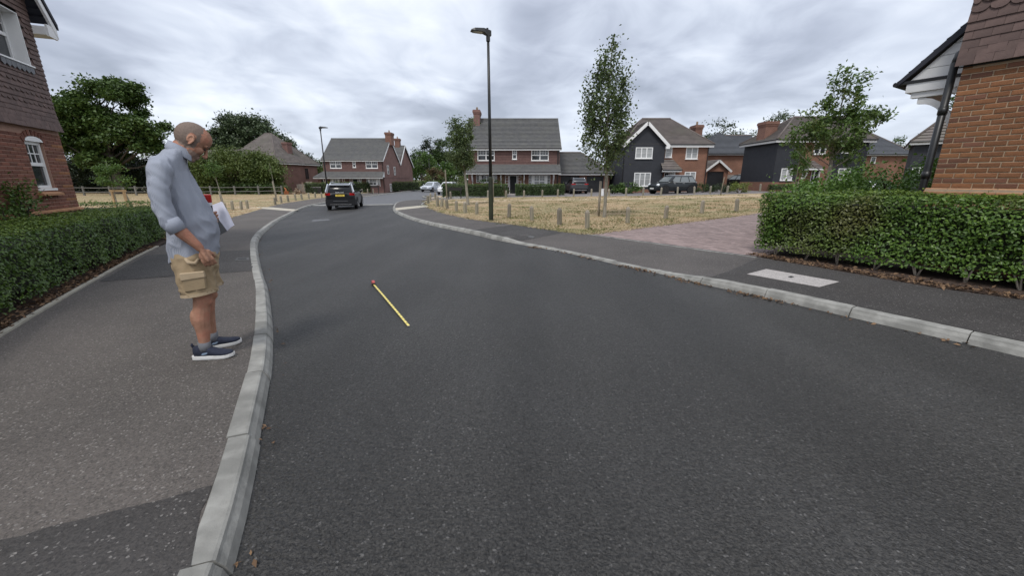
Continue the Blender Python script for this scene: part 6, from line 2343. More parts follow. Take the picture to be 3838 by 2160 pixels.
# ---- grey SUV before the garage
gs = (6.179, 39.000, 0.196)
g_suv = car('parked_suv', 'dark grey SUV on the garage drive, rear towards the green', 'car', (gs[0] + .15, 41.0, gs[2]), math.radians(93), 4.4, 1.85, 1.63, 1.03,
            [(-2.2, .42, .92, .80), (-2.1, .30, 1.02, .88), (-1.7, .26, 1.05, .92), (0, .26, 1.03, .92), (1.3, .28, 1.0, .92), (2.0, .30, .88, .86), (2.2, .40, .74, .74)],
            (.95, -2.05, .25, -1.70, .66), 'car_grey', wb=2.66, wr=.35, arch='car_black_dull', rails='chrome', scale=.9)
rear_kit(g_suv, -2.15, .92, .93, .70, reg='', tail_w=.42, tail_h=.12, bumper='car_black_dull', zb=(.30, .56))
MB().box(-2.24, -2.14, -.7, .7, .36, .42).build('skid_strip', 'chrome', g_suv)
MB().box(-2.19, -2.15, -.5, .5, 1.0, 1.02).build('trim_strip', 'chrome', g_suv)

# ---- small dark hatchback with round lamps
mp_ = (14.033, 35.600, 0.302)
mini = car('parked_hatchback', 'small dark hatchback with round headlamps and pale waist trim beside the green', 'car', (mp_[0], 36.2, mp_[2]), math.radians(196), 4.1, 1.79, 1.56, 1.0,
           [(-2.0, .42, .92, .74), (-1.92, .30, .98, .84), (-1.5, .24, 1.0, .895), (0, .24, .99, .895), (.9, .24, .98, .895), (1.3, .26, .965, .88), (1.75, .28, .91, .82), (1.95, .30, .80, .72), (2.02, .36, .66, .62)],
           (.98, -1.95, .42, -1.60, .66), 'car_green', wb=2.6, wr=.335, arch='car_black_dull', rim='black_plastic', glass='car_glass_pale')
for sy in (1, -1):
    M = Matrix.Rotation(-.38 * 1, 4, 'Y')
    mb = MB().ell((1.84, sy * .60, .755), (.15, .17, .14), 14, 8)
    mb.build('headlamp', 'head_clear', mini, smooth=True)
    MB().box(-1.9, 1.0, sy * .805 - .012, sy * .805 + .02, .985, 1.012).build('waist_trim', 'chrome', mini)
    MB().box(-1.93, -1.85, sy * .72 - .09, sy * .72 + .09, .62, .93).build('tail_lamp', 'tail_red', mini)
MB().box(1.965, 2.04, -.26, .26, .42, .53).build('number_plate', 'plate_white', mini)
MB().box(1.93, 2.0, -.5, .5, .56, .70).build('grille', 'black_plastic', mini)
MB().box(-1.4, .35, -.57, .57, 1.535, 1.575).build('roof_skin', 'car_silver', mini, bevel=.01)

# ---- black hatchback nosed in by the little garage
bp_ = (25.700, 45.500, 0.574)
hb = car('parked_hatchback', 'glossy black hatchback parked nose-in beside the boarded fence', 'car', (bp_[0] - .3, 46.5, bp_[2]), math.radians(116), 4.2, 1.78, 1.46, .93,
         [(-2.0, .40, .86, .74), (-1.92, .28, .92, .84), (-1.5, .22, .94, .89), (0, .22, .93, .89), (1.2, .24, .91, .88), (1.85, .28, .80, .82), (2.05, .36, .66, .68)],
         (.95, -1.9, .30, -1.55, .62), 'car_black', wb=2.58, wr=.32, glass='car_glass_pale')
rear_kit(hb, -1.98, .89, .74, .52, tail_w=.30, tail_h=.15, plate_m='plate_yellow')
MB().ell((-2.0, 0, .80), (.02, .06, .06), 10, 6).build('boot_badge', 'chrome', hb, smooth=True)

# ---- silver saloon coming round the bend
sp_ = (-12.261, 62.000, -0.264)
sal = car('moving_saloon', 'silver saloon coming round the bend past the long hedge', 'car', (sp_[0], 63.0, sp_[2]), math.radians(253), 4.6, 1.8, 1.46, .93,
          [(-2.25, .40, .88, .74), (-2.15, .28, .95, .84), (-1.7, .22, .97, .90), (0, .22, .93, .90), (1.2, .24, .90, .89), (1.95, .28, .78, .83), (2.2, .34, .66, .70), (2.26, .40, .58, .6)],
          (1.05, -1.75, .35, -1.05, .60), 'car_silver', wb=2.6, wr=.32, glass='car_glass_pale', side_w=2)
for sy in (1, -1):
    MB().box(2.0, 2.24, sy * .58 - .17, sy * .58 + .17, .60, .72).build('headlamp', 'head_clear', sal, bevel=.02)
MB().box(2.20, 2.275, -.38, .38, .56, .68).build('grille', 'black_plastic', sal)
MB().box(2.20, 2.28, -.62, .62, .30, .42).build('lower_grille', 'black_plastic', sal)

# ---- two white cars half hidden by planting
wp = (-7.885, 50.000, 0.667)
for (x, y, rz_, lab) in ((wp[0], 51, math.radians(262), 'white hatchback showing above the hedge right of the silver saloon'), (28.6, 33.0, math.radians(200), 'white car roof and bonnet showing above the leafy bank')):
    z0_ = zt(x, y) - .55 if x > 0 else zt(x, y)
    c_ = car('parked_hatchback', lab, 'car', (x, y, z0_), rz_, 4.1, 1.76, 1.47, .93,
             [(-2.0, .40, .86, .74), (-1.92, .28, .92, .84), (-1.5, .22, .94, .88), (0, .22, .93, .88), (1.2, .24, .91, .87), (1.85, .28, .80, .82), (2.05, .36, .66, .68)],
             (1.0, -1.9, .32, -1.55, .62), 'car_white', wb=2.58, wr=.32)
    for sy in (1, -1):
        MB().box(1.82, 2.0, sy * .6 - .16, sy * .6 + .16, .62, .74).build('headlamp', 'head_clear', c_)
# ================================================================ street furniture
def lamp_post(label, loc, h, head_dir, hl=.62, base_h=1.55, r0=.082, r1=.058, lean=(0, 0)):
    t = thing('street_lamp', label, 'street lamp', loc)
    MB().tube([(0, 0, -.1), (0, 0, .02), (0, 0, base_h - .10), (0, 0, base_h)], [r0, r0, r0, r1 + .012], 14).build('base_column', 'lamp_green', t, smooth=True)
    MB().tube([(0, 0, base_h - .02), (lean[0] * .5, lean[1] * .5, h * .6), (lean[0], lean[1], h - .05)], [r1, r1 * .88, r1 * .72], 12).build('pole', 'lamp_black', t, smooth=True)
    MB().box(-.035, .035, -r0 - .006, -r0 + .03, .55, 1.05).build('service_door', 'lamp_green', t)
    d = Vector((math.cos(head_dir), math.sin(head_dir), 0))
    s = Vector((-d.y, d.x, 0))
    top = Vector((lean[0], lean[1], h))
    mb = MB()
    rings = []
    for f, w, za, zb in ((-.10, .05, -.10, .05), (.02, .07, -.10, .075), (.15, .13, -.03, .085), (.45, .15, -.015, .06), (hl, .11, -.01, .02)):
        c = top + d * f
        rings.append([c - s * w + Vector((0, 0, za)), c + s * w + Vector((0, 0, za)), c + s * w * .8 + Vector((0, 0, zb)), c - s * w * .8 + Vector((0, 0, zb))])
    mb.loft(rings)
    mb.tube([top + Vector((0, 0, -.26)), top + Vector((0, 0, .0))], .066, 12)
    hd = mb.build('lantern', 'lamp_black', t)
    mb = MB()
    c0_, c1_ = top + d * .2 + Vector((0, 0, -.028)), top + d * (hl - .06) + Vector((0, 0, -.017))
    mb.loft([[c - s * .11 + Vector((0, 0, -.012)), c + s * .11 + Vector((0, 0, -.012)), c + s * .10 + Vector((0, 0, .01)), c - s * .10 + Vector((0, 0, .01))] for c in (c0_, c1_)])
    mb.build('lens', 'lens_glass', hd)
    MB().tube([top + d * .02 + Vector((0, 0, .07)), top + d * .02 + Vector((0, 0, .12))], .035, 8).build('photocell', 'lamp_black', hd)
    return t


lp = (-0.755, 14.657, 0.082)
lamp_post('tall black street lamp with a mossy base at the edge of the right footway', lp, 6.05, math.radians(197), .56, lean=(-.02, 0))
l2 = (-14.438, 34.000, 0.946)
lamp_post('farther black street lamp rising behind the black SUV', (-15.95, 35.6, zt(-15.95, 35.6)), 6.1, math.radians(2), .62)
l3 = (-17.432, 88.000, 0.554)
t_ = lamp_post('thin far lamp column among the trees behind the silver saloon', (l3[0], 88, -.4), 6.0, math.radians(90), .6)

# timber bollards
mb = MB()
mb.loft([[(-.062, -.058, -.2), (.06, -.06, -.2), (.062, .058, -.2), (-.06, .06, -.2)],
         [(-.062, -.058, .2), (.06, -.06, .2), (.063, .06, .2), (-.06, .06, .2)],
         [(-.060, -.057, .47), (.062, -.056, .47), (.06, .06, .47), (-.06, .058, .47)],
         [(-.022, -.020, .53), (.022, -.02, .53), (.022, .02, .53), (-.022, .02, .53)]])
BOL = mb.mesh('bollard', 'old_timber')
bm_ = bmesh.new()
bm_.from_mesh(BOL)
bmesh.ops.bevel(bm_, geom=bm_.edges[:], offset=.007, segments=1, affect='EDGES')
bm_.to_mesh(BOL)
bm_.free()
ROWS = [
    ('near timber bollard, {} from the left in the row beside the right footway', 'bollards beside the right footway', .055,
     [(-5.688, 27.765, -0.071), (-6.323, 31.574, -0.090), (-6.385, 34.140, -0.092), (-4.414, 24.166, -0.032), (-4.113, 23.792, -0.023), (-3.490, 21.999, -0.005), (-2.720, 19.819, 0.020), (-2.125, 18.470, 0.040), (-1.536, 17.685, 0.058), (-0.114, 15.749, 0.097), (0.714, 14.407, 0.107), (1.528, 12.957, 0.115), (2.239, 11.959, 0.122)]),
    ('near timber bollard, {} from the left in the row beside the paved drive', 'bollards beside the paved drive', .0,
     [(3.790, 13.226, 0.138), (5.537, 14.592, 0.156), (7.757, 16.590, 0.182), (9.546, 17.281, 0.204)]),
    ('small far timber bollard, {} from the left in the row along the lane', 'bollards along the lane', .0,
     [(-5.187, 34.778, -0.056), (-2.116, 35.742, 0.037), (-0.510, 34.081, 0.085), (0.974, 33.267, 0.119), (2.432, 33.076, 0.149), (3.669, 32.986, 0.173), (4.940, 32.876, 0.199), (6.318, 32.709, 0.226), (7.574, 32.084, 0.251), (9.123, 32.869, 0.282), (10.592, 33.200, 0.312), (12.145, 33.508, 0.343), (13.636, 33.872, 0.373), (15.177, 34.234, 0.404), (16.434, 34.127, 0.429), (18.032, 34.483, 0.461), (19.914, 35.422, 0.498), (21.917, 36.401, 0.538), (23.663, 36.818, 0.573)]),
    ('timber bollard, {} from the left in the group behind the man and papers', 'bollards behind the man', .05,
     [(-16.529, 23.484, -0.321), (-17.488, 25.481, -0.331), (-17.062, 25.649, -0.327), (-17.279, 26.623, -0.329)]),
    ('timber bollard, {} from the left in the row beyond the left crossing strip', 'bollards beyond the left crossing', .05,
     [(-17.962, 30.969, -0.336), (-18.727, 33.182, -0.342), (-19.274, 35.241, -0.346), (-19.835, 37.552, -0.350), (-20.036, 39.061, -0.352), (-20.168, 40.683, -0.352), (-20.681, 43.105, -0.355), (-20.272, 43.683, -0.353)]),
    ('far timber bollard, {} of three right of the black SUV', 'bollards right of the SUV', .0,
     [(-20.799, 57.116, -0.356), (-20.420, 58.159, -0.354), (-19.984, 59.227, -0.351)]),
]
for lab, grp, tilt, pts in ROWS:
    for i, p in enumerate(pts):
        o = link('timber_bollard', BOL, None, (p[0], p[1], p[2] - random.uniform(.0, .03)), random.uniform(-.5, .5), label=lab.format(ordinal(i + 1)), cat='bollard', group=grp)
        o.rotation_euler = (random.gauss(0, .045), random.gauss(0, .045), random.uniform(-.5, .5))
        k = random.uniform(.93, 1.08)
        far_k = 1.0 if p[1] < 22 else 1.12
        o.scale = (k * far_k, k * far_k, random.uniform(.96, 1.08) * far_k)


def stake(label, p, h, r=.035, lean=(0, 0), m='old_timber', cat='stake'):
    mb = MB().tube([(0, 0, -.15), (lean[0], lean[1], h - .01), (lean[0], lean[1], h)], [r, r * .96, r * .7], 8)
    return mb.build('tree_stake', m, label=label, cat=cat, smooth=True), p


for lab, p, h, r, ln in (('grey timber stake beside the columnar tree', (3.371, 15.789, 0.135), 1.36, .048, (.01, 0)),
                         ('thin timber stake behind the street lamp base', (-1.280, 27.617, 0.062), 1.55, .05, (0, 0)),
                         ('dark thin pole standing before the silver saloon', (-3.992, 25.216, -0.020), 2.15, .04, (-.04, 0)),
                         ('pale stake beside the slender right sapling', (14.026, 20.300, 0.905), 1.2, .035, (.03, 0)),
                         ('thin leaning stake before the variegated bush', (15.726, 30.994, 0.413), 1.3, .035, (.12, 0)),
                         ('leaning grey stake beside the timber tree frame', (-23.208, 25.000, 0.504), 1.45, .06, (-.42, 0)),
                         ('short grey stake left of the small round-headed sapling', (-19.340, 27.300, 0.131), 1.15, .04, (-.12, 0)),
                         ('grey stake carrying the nearly bare sapling', (-20.814, 36.200, 0.063), 1.75, .055, (-.12, 0))):
    o, _ = stake(lab, p, h, r, ln)
    o.location = (p[0], p[1], zt(p[0], p[1]) + .08)

# new timber tree frame beyond the left hedge
fp = (-22.998, 24.000, 0.546)
fr_ = thing('tree_guard', 'pale new timber frame around the sapling beyond the left hedge', 'tree guard', (fp[0], fp[1], zt(fp[0], fp[1]) + .08))
for x in (-.34, .36):
    MB().box(x - .05, x + .05, -.05, .05, -.2, 1.22).build('post', 'new_timber', fr_)
MB().box(-.46, .48, -.045, .045, 1.221, 1.33).build('cross_bar', 'new_timber', fr_)

# post-and-rail fence
fe_ = thing('rail_fence', 'weathered grey post-and-rail fence along the far edge of the left green', 'fence', (0, 0, 0))
xs_ = np.arange(-60, -29.5, 2.75)
fy = lambda x: 50 + (x + 50) * .16
for i, x in enumerate(xs_):
    y = fy(x)
    z = zt(x, y)
    MB().box(x - .09, x + .09, y - .07, y + .07, z - .2, z + 1.22).build('post', 'grey_rail', fe_)
    if i < len(xs_) - 1:
        x2 = xs_[i + 1]
        for h in (.52, 1.02):
            mb = MB()
            mb.tube([(x + .05, fy(x) - .03, z + h), ((x + x2) / 2, fy((x + x2) / 2) - .02, z + h + random.uniform(-.05, .05)), (x2 - .05, fy(x2) - .03, zt(x2, fy(x2)) + h)], .05, 6)
            mb.build('rail', 'grey_rail', fe_)

# street name plate on two legs (seen from behind)
sn = thing('street_sign', 'low black street name plate on two legs before the left square hedge', 'sign', (0, 33.6, 0))
xa_, xb_ = (-5.221, 33.600, 0.742)[0], (-4.090, 33.600, 0.742)[0]
za_, zb_ = (-4.767, 33.600, 0.658)[2], (-4.760, 33.600, 0.848)[2]
MB().box(xa_, xb_, -.015, .015, za_, zb_).build('plate', 'sign_black', sn)
MB().box(xa_ - .04, xb_ + .04, -.025, .025, zb_ + .001, zb_ + .05).build('top_rail', 'sign_black', sn)
for x in (xa_ + .03, xb_ - .1):
    MB().box(x - .035, x + .035, .016, .076, -.3, zb_ - .02).build('leg', 'sign_black', sn)
s2_ = thing('street_sign', 'low black street name plate before the long roadside hedge', 'sign', (0, 55, 0))
xa_, xb_ = (-18.806, 55.000, 0.580)[0], (-17.739, 55.000, 0.580)[0]
za_, zb_ = (-18.456, 55.000, 0.511)[2], (-18.441, 55.000, 0.683)[2]
MB().box(xa_, xb_, -.02, .02, za_, zb_).build('plate', 'sign_black', s2_)
for x in (xa_ + .1, xb_ - .1):
    MB().box(x - .04, x + .04, .021, .08, -.6, zb_ - .02).build('leg', 'sign_black', s2_)

# bins, boards and the log heap by the farther house
for i, u in enumerate((1181, 1200)):
    p = ((-27.291, 57.000, -0.244), (-26.552, 57.000, -0.244))[i]
    b = thing('wheelie_bin', ('black wheelie bin, left of the pair beside the roadside hedge', 'black wheelie bin, right of the pair beside the roadside hedge')[i], 'bin', (p[0], 57, -.55))
    mb = MB().loft([[(-.28, -.32, .05), (.28, -.32, .05), (.28, .30, .05), (-.28, .30, .05)], [(-.34, -.38, .98), (.34, -.38, .98), (.34, .36, .98), (-.34, .36, .98)]])
    mb.build('body', 'black_plastic', b)
    MB().loft([[(-.36, -.42, .985), (.36, -.42, .985), (.36, .38, .985), (-.36, .38, .985)], [(-.33, -.36, 1.08), (.33, -.36, 1.08), (.33, .40, 1.10), (-.33, .40, 1.10)]]).build('lid', 'black_plastic', b)
    for x in (-.26, .26):
        MB().tube([(x - .03, .33, .1), (x + .03, .33, .1)], .1, 10).build('wheel', 'tyre', b)
bf_ = thing('board_fence', 'weathered board fence against the plum brick house', 'fence', (0, 60.5, 0))
for i in range(15):
    x = (-31.557, 60.500, 0.483)[0] + .155 * i
    MB().box(x, x + .145, random.uniform(0, .015), .03, -.9, (-31.504, 60.500, 0.862)[2] + (.35 if i > 8 else .0) + random.uniform(-.02, .02)).build('board', 'fence_board', bf_)
fb = thing('board_fence', 'grey board fence behind the black hatchback', 'fence', (0, 48.6, 0))
xa_ = (25.054, 48.600, 1.901)[0]
for i in range(16):
    x = xa_ + .155 * i
    MB().box(x, x + .148, random.uniform(0, .015), .03, 0, (25.594, 48.600, 2.051)[2] + (.1 if i > 8 else 0)).build('board', 'fence_board', fb)
lg = thing('log_heap', 'heap of cut logs and brushwood before the plum brick house', 'log heap', ((-28.535, 55.000, -0.355)[0], 55, -.6))
mbl = MB()
random.seed(11)
for i in range(46):
    a = random.uniform(0, 2 * math.pi)
    r = abs(random.gauss(0, .42))
    c = Vector((r * math.cos(a) * 1.25, r * math.sin(a) * .6, random.uniform(.05, .85) * max(.12, 1 - r * .75)))
    d = Vector((random.uniform(-1, 1), random.uniform(-1, 1), random.uniform(-.35, .5))).normalized() * random.uniform(.18, .42)
    MB().tube([c - d, c + d], random.uniform(.045, .085), 7).build('log', 'log', lg)
MB().tube([(.6, 0, 0), (.55, .1, .9), (.75, 0, 1.3), (.62, 0, 1.75)], [.05, .045, .035, .03], 6).build('crooked_branch', 'log', lg, smooth=True)
rp_ = thing('planter', 'rusty orange planter at the end of the bramble bank', 'planter', ((-29.614, 54.000, -0.218)[0], 54, -.5))
MB().tube([(0, 0, 0), (0, 0, .5), (0, 0, .52)], [.22, .30, .32], 10).build('pot', 'rust', rp_)
MB().tube([(0, 0, .45), (-.05, 0, .8), (-.22, 0, 1.0)], [.12, .10, .05], 6).build('spout', 'rust', rp_)

# white utility pillar by the double garage
up = (7.554, 32.076, 0.211)
ut = thing('utility_pillar', 'small white service pillar left of the hosta plant', 'pillar', (up[0], up[1] + 2.5, zt(up[0], up[1]) + .05))
MB().box(-.14, .14, -.1, .1, -.1, .52).build('cabinet', 'white_paint', ut, bevel=.02)
MB().box(-.16, .16, -.12, .12, .521, .57).build('cap', 'white_paint', ut, bevel=.015)

# ---- tape measure lying on the road
ta, tb = (-2.117, 5.915, -0.027), (-1.118, 4.078, -0.013)
tm = thing('tape_measure', 'extended yellow tape measure with red and black case lying on the road', 'tape measure', (ta[0], ta[1], ta[2]), math.atan2(tb[1] - ta[1], tb[0] - ta[0]))
TLn = math.hypot(tb[0] - ta[0], tb[1] - ta[1])
TZ = tb[2] - ta[2] + .004
mb = MB()
for s in (1,):
    mb.prism([(-.045, .006), (.035, .006), (.04, .02), (.038, .05), (.018, .075), (-.025, .075), (-.045, .055)], -.021, .021, lambda u, w, a: (u, a, w))
mb.build('case', 'tape_red', tm, bevel=.004)
MB().prism([(-.049, .003), (.042, .003), (.046, .018), (.042, .046), (.022, .046), (.012, .02), (-.03, .02), (-.049, .03)], -.0225, .0225, lambda u, w, a: (u, a, w)).build('rubber_grip', 'rubber_black', tm)
mb = MB()
mb.loft([[(x, -.013, .010 + d), (x, -.006, .007 + d), (x, .006, .007 + d), (x, .013, .010 + d), (x, .006, .009 + d), (x, -.006, .009 + d)] for x, d in ((.04, .012), (TLn * .35, .014 + TZ * .35), (TLn * .7, .010 + TZ * .7), (TLn, .004 + TZ))])
mb.build('blade', 'tape_yellow', tm)
MB().box(TLn, TLn + .004, -.014, .014, TZ, TZ + .017).build('end_hook', 'chrome', tm)
tk = MB()
k = .1
while k < TLn:
    zk = .0125 + TZ * k / TLn + (.013 if k < TLn * .7 else .009)
    tk.box(k, k + .006, -.010, .010, zk - .002, zk)
    k += .1
tk.build('graduations', 'lettering_black', tm, kind='stuff')
# ================================================================ the man on the left footway (local: x forward, y to his left, z up from the soles)
PX, PY = -2.60, 3.25
zs = lambda z: z + .085 * sm((z - .88) / .66)
PZ = zt(PX, PY) + .102
PR = math.radians(27)
man = thing('person', 'bald man in pale blue checked shirt and khaki cargo shorts looking down at the road', 'person', (PX, PY, PZ), PR)
MI = (Matrix.Translation((PX, PY, PZ)) @ Matrix.Rotation(PR, 4, 'Z')).inverted()


def hand(mb, wr, d, w, n, curl=1.0):
    """palm, four curled fingers and a thumb; d along the hand, w towards the index side, n out of the palm"""
    wr, d, w, n = Vector(wr), Vector(d).normalized(), Vector(w), Vector(n)
    w = (w - d * w.dot(d)).normalized()
    n = (n - d * n.dot(d) - w * n.dot(w)).normalized()
    mb.tube([wr - d * .02, wr + d * .03, wr + d * .075, wr + d * .10], [(.026, .022), (.034, .021), (.043, .019), (.040, .015)], 10)
    Mx = Matrix((( w.x, n.x, d.x), (w.y, n.y, d.y), (w.z, n.z, d.z)))
    mb.ell(wr + d * .058, (.043, .019, .05), 10, 8, Mx.to_4x4())
    for k, (o, l) in enumerate(((.034, .92), (.0115, 1.0), (-.0115, .95), (-.033, .78))):
        a = wr + d * .094 + w * o - n * .004
        b = a + (d * .036 + n * .014 * curl) * l
        c = b + (d * .012 + n * .026 * curl) * l
        e = c + (d * -.012 * curl + n * .021) * l
        mb.tube([a - d * .02, a, b, c, e], [.0095, .0105, .0098, .0088, .0070], 8)
    a = wr + d * .030 + w * .034 + n * .006
    b = a + d * .034 + w * .016 + n * .014
    c = b + d * .030 - w * .002 + n * .014
    mb.tube([a - d * .01 - w * .015, a, b, c], [.014, .014, .0115, .0085], 8)


def ringz(cx, cy, z, rx, ry, n=20, sq=.0, tilt=0.0):
    out = []
    for k in range(n):
        a = 2 * math.pi * k / n
        c, s = math.cos(a), math.sin(a)
        p = 2 / (2 + sq)
        x = rx * math.copysign(abs(c) ** p, c)
        y = ry * math.copysign(abs(s) ** p, s)
        out.append((cx + x, cy + y, z + tilt * x))
    return out


# head frame: pitched forward and turned a little to his left
HC = Vector((.118, .005, 1.755))
HK = 1.10
HM = Matrix.Rotation(math.radians(12), 3, 'Z') @ Matrix.Rotation(math.radians(43), 3, 'Y')
hp = lambda x, y, z: HC + HM @ Vector((x, y, z)) * HK
HM4 = HM.to_4x4() @ Matrix.Scale(HK, 4)

mb = MB()
# trunk and legs, under the clothes but part of the one body
mb.loft([ringz(-.01, 0, .74, .12, .16), ringz(-.005, 0, .90, .145, .18), ringz(.01, 0, 1.08, .155, .18), ringz(-.02, 0, 1.28, .125, .175), ringz(-.06, 0, 1.45, .10, .17), ringz(-.035, 0, 1.53, .08, .12), ringz(.005, 0, 1.58, .063, .072)])
for s in (1, -1):
    fx = -.045 if s < 0 else -.03
    mb.tube([(-.01, s * .095, .84), (0, s * .105, .66), (.005, s * .112, .52), (-.012, s * .113, .45), (-.035, s * .114, .35), (-.035, s * .115, .24), (fx, s * .116, .13), (fx, s * .116, .05)],
            [.095, .082, .064, .058, .062, .050, .037, .040], 14)
    mb.ell((.022, s * .112, .495), (.05, .048, .05), 10, 8)
    mb.ell((-.066, s * .114, .355), (.040, .048, .085), 10, 8)
# right arm hanging, forearm forward
mb.tube([(-.06, -.14, 1.48), (-.068, -.19, 1.43), (-.085, -.245, 1.28), (-.070, -.268, 1.17), (-.005, -.266, 1.07), (.075, -.255, .97), (.088, -.252, .945)], [.06, .052, .044, .040, .044, .031, .028], 12)
hand(mb, (.090, -.251, .943), (.30, .06, -.95), (.95, .10, .30), (.05, 1, 0), 1.0)
# left arm bent, hand round the clipboard
mb.tube([(-.06, .14, 1.48), (-.068, .19, 1.43), (-.12, .25, 1.28), (-.16, .268, 1.18), (-.10, .268, 1.13), (-.01, .255, 1.115), (.01, .252, 1.115)], [.06, .052, .044, .040, .042, .031, .028], 12)
hand(mb, (.012, .252, 1.115), (1, .10, .03), (0, -.1, 1), (-.2, 1, 0), 1.0)
mb.v = [(x, y, zs(z)) for x, y, z in mb.v]
mb.tube([(-.045, 0, zs(1.50)), (.012, 0, zs(1.58)), hp(-.018, 0, -.02)], [.074, .068, .058], 14)
# skull, jaw, face
mb.ell(hp(-.012, 0, .028), (.104, .079, .100), 18, 12, HM4)
mb.ell(hp(.018, 0, .045), (.082, .072, .078), 16, 10, HM4)
mb.ell(hp(.030, 0, -.045), (.062, .060, .078), 14, 10, HM4)
mb.ell(hp(.066, 0, -.102), (.028, .030, .022), 10, 8, HM4)
mb.ell(hp(-.01, 0, -.07), (.055, .057, .045), 12, 8, HM4)
mb.ell(hp(.083, 0, .026), (.018, .056, .013), 12, 6, HM4)
mb.tube([hp(.088, 0, .018), hp(.104, 0, -.008), hp(.120, 0, -.034)], [.011, .012, .014], 8)
mb.ell(hp(.116, 0, -.038), (.016, .017, .012), 10, 6, HM4)
for s in (1, -1):
    mb.ell(hp(.070, s * .040, -.022), (.026, .022, .022), 10, 6, HM4)
    mb.ell(hp(.106, s * .014, -.041), (.012, .008, .008), 8, 6, HM4)
    EM = HM4 @ Matrix.Rotation(math.radians(s * 18), 4, 'Z') @ Matrix.Rotation(math.radians(-12), 4, 'Y')
    c = hp(-.006, s * .080, -.002)
    mb.tube([c + EM.to_3x3() @ Vector((.019 * math.cos(a) * (1 - .25 * (math.sin(a) < 0)), s * .006, .032 * math.sin(a))) for a in np.linspace(-1.9, 3.6, 12)], .0065, 6)
    mb.ell(c, (.016, .006, .026), 8, 6, EM)
mb.ell(hp(.090, 0, -.064), (.014, .026, .007), 10, 6, HM4)
mb.ell(hp(.087, 0, -.078), (.014, .024, .008), 10, 6, HM4)
me = remeshed(mb, 'body', .0045, 3, .5)
for m in ('scalp_hair', 'stubble'):
    me.materials.append(MATS[m])
HMi = HM.inverted()
co = np.empty(len(me.polygons) * 3)
me.polygons.foreach_get('center', co)
co = co.reshape(-1, 3)
loc = (co - np.array(HC)) @ np.array(HMi).T / HK
mi = np.zeros(len(co), np.int32)
jit = np.array([noise.noise((a * 60, b * 60, c * 60)) for a, b, c in loc]) * .010
ear = (np.abs(loc[:, 1]) > .076) & (np.abs(loc[:, 2]) < .045) & (np.abs(loc[:, 0]) < .04)
mi[(loc[:, 0] + jit < .034 - .25 * np.maximum(loc[:, 2] - .02, 0) * 1.2) & (loc[:, 2] > -.062 + jit + .25 * np.maximum(loc[:, 0], 0) * 3) & ~ear & (co[:, 2] > 1.6)] = 1
mi[(loc[:, 2] + jit < -.052) & (loc[:, 0] > .018) & (co[:, 2] > 1.58)] = 2
me.polygons.foreach_set('material_index', mi)
body = link('body', me, man)
for s in (1, -1):
    MB().ell(hp(.086, s * .031, .004), (.008, .012, .007), 8, 6, HM4).build('eye', 'eye_dark', man, smooth=True)
    MB().tube([hp(.094, s * .012, .030), hp(.097, s * .032, .034), hp(.086, s * .052, .030)], [.004, .005, .003], 6).build('eyebrow', 'brow_hair', man, smooth=True)


def folds(me, amp, f, extra=None):
    n = len(me.vertices)
    V = np.empty(n * 3)
    me.vertices.foreach_get('co', V)
    V = V.reshape(-1, 3)
    N_ = np.empty(n * 3)
    me.vertices.foreach_get('normal', N_)
    N_ = N_.reshape(-1, 3)
    d = np.array([noise.noise((v[0] * f[0], v[1] * f[1], v[2] * f[2])) + .5 * noise.noise((v[0] * f[0] * 2.1 + 5, v[1] * f[1] * 2.1, v[2] * f[2] * 2.1)) for v in V]) * amp
    d += np.array([(1 - min(1, 2.2 * abs(noise.noise((v[0] * 11 + 3, v[1] * 11, v[2] * 8 + .8 * v[0] * 11))))) ** 2 for v in V]) * amp * .75
    if extra is not None:
        d += extra(V)
    V = V + N_ * d[:, None]
    me.vertices.foreach_set('co', V.reshape(-1))
    me.update()


# shirt: untucked, sleeves rolled to the elbow
mb = MB()
mb.loft([ringz(-.016, 0, .845, .164, .186, 24, .15, .14), ringz(-.006, 0, .90, .170, .190, 24, .15, .10), ringz(.014, 0, 1.02, .174, .190, 24, .1, .05), ringz(.018, 0, 1.12, .168, .188, 24), ringz(-.010, 0, 1.24, .150, .192, 24),
         ringz(-.045, 0, 1.36, .142, .205, 24), ringz(-.062, 0, 1.45, .126, .207, 24), ringz(-.040, 0, 1.52, .106, .180, 24), ringz(-.005, 0, 1.565, .084, .125, 24), ringz(.028, 0, 1.605, .068, .082, 24)])
mb.tube([(-.06, -.12, 1.49), (-.068, -.190, 1.450), (-.085, -.240, 1.33), (-.085, -.262, 1.22), (-.060, -.270, 1.135), (-.028, -.268, 1.085)], [.078, .076, .063, .059, .058, .053], 16)
mb.tube([(-.06, .12, 1.49), (-.068, .190, 1.450), (-.125, .250, 1.33), (-.150, .268, 1.22), (-.125, .272, 1.155), (-.06, .270, 1.135)], [.078, .076, .063, .061, .060, .055], 16)
mb.v = [(x, y, zs(z)) for x, y, z in mb.v]
me = remeshed(mb, 'shirt', .008, 3, .5)
folds(me, .010, (9, 9, 5.5), lambda V: .0028 * np.sin(V[:, 2] * 40 + V[:, 0] * 55 + 4 * np.sin(V[:, 1] * 14 + V[:, 2] * 7)) * (np.abs(V[:, 1]) > .225) + .005 * np.sin(V[:, 2] * 30 - V[:, 0] * 34) * np.exp(-((V[:, 2] - 1.0) / .12) ** 2))
me.materials.clear()
me.materials.append(MATS['shirt_check'])
shirt = link('shirt', me, man)
for s, pts in ((-1, [(-.060, -.270, 1.150), (-.043, -.270, 1.115), (-.020, -.267, 1.075)]), (1, [(-.10, .272, 1.150), (-.06, .270, 1.140), (-.02, .266, 1.135)])):
    MB().tube([(x, y, zs(z)) for x, y, z in pts], [.060, .064, .058], 18).build('rolled_cuff', 'shirt_check', shirt, smooth=True)
mb = MB()
rings = []
n = 22
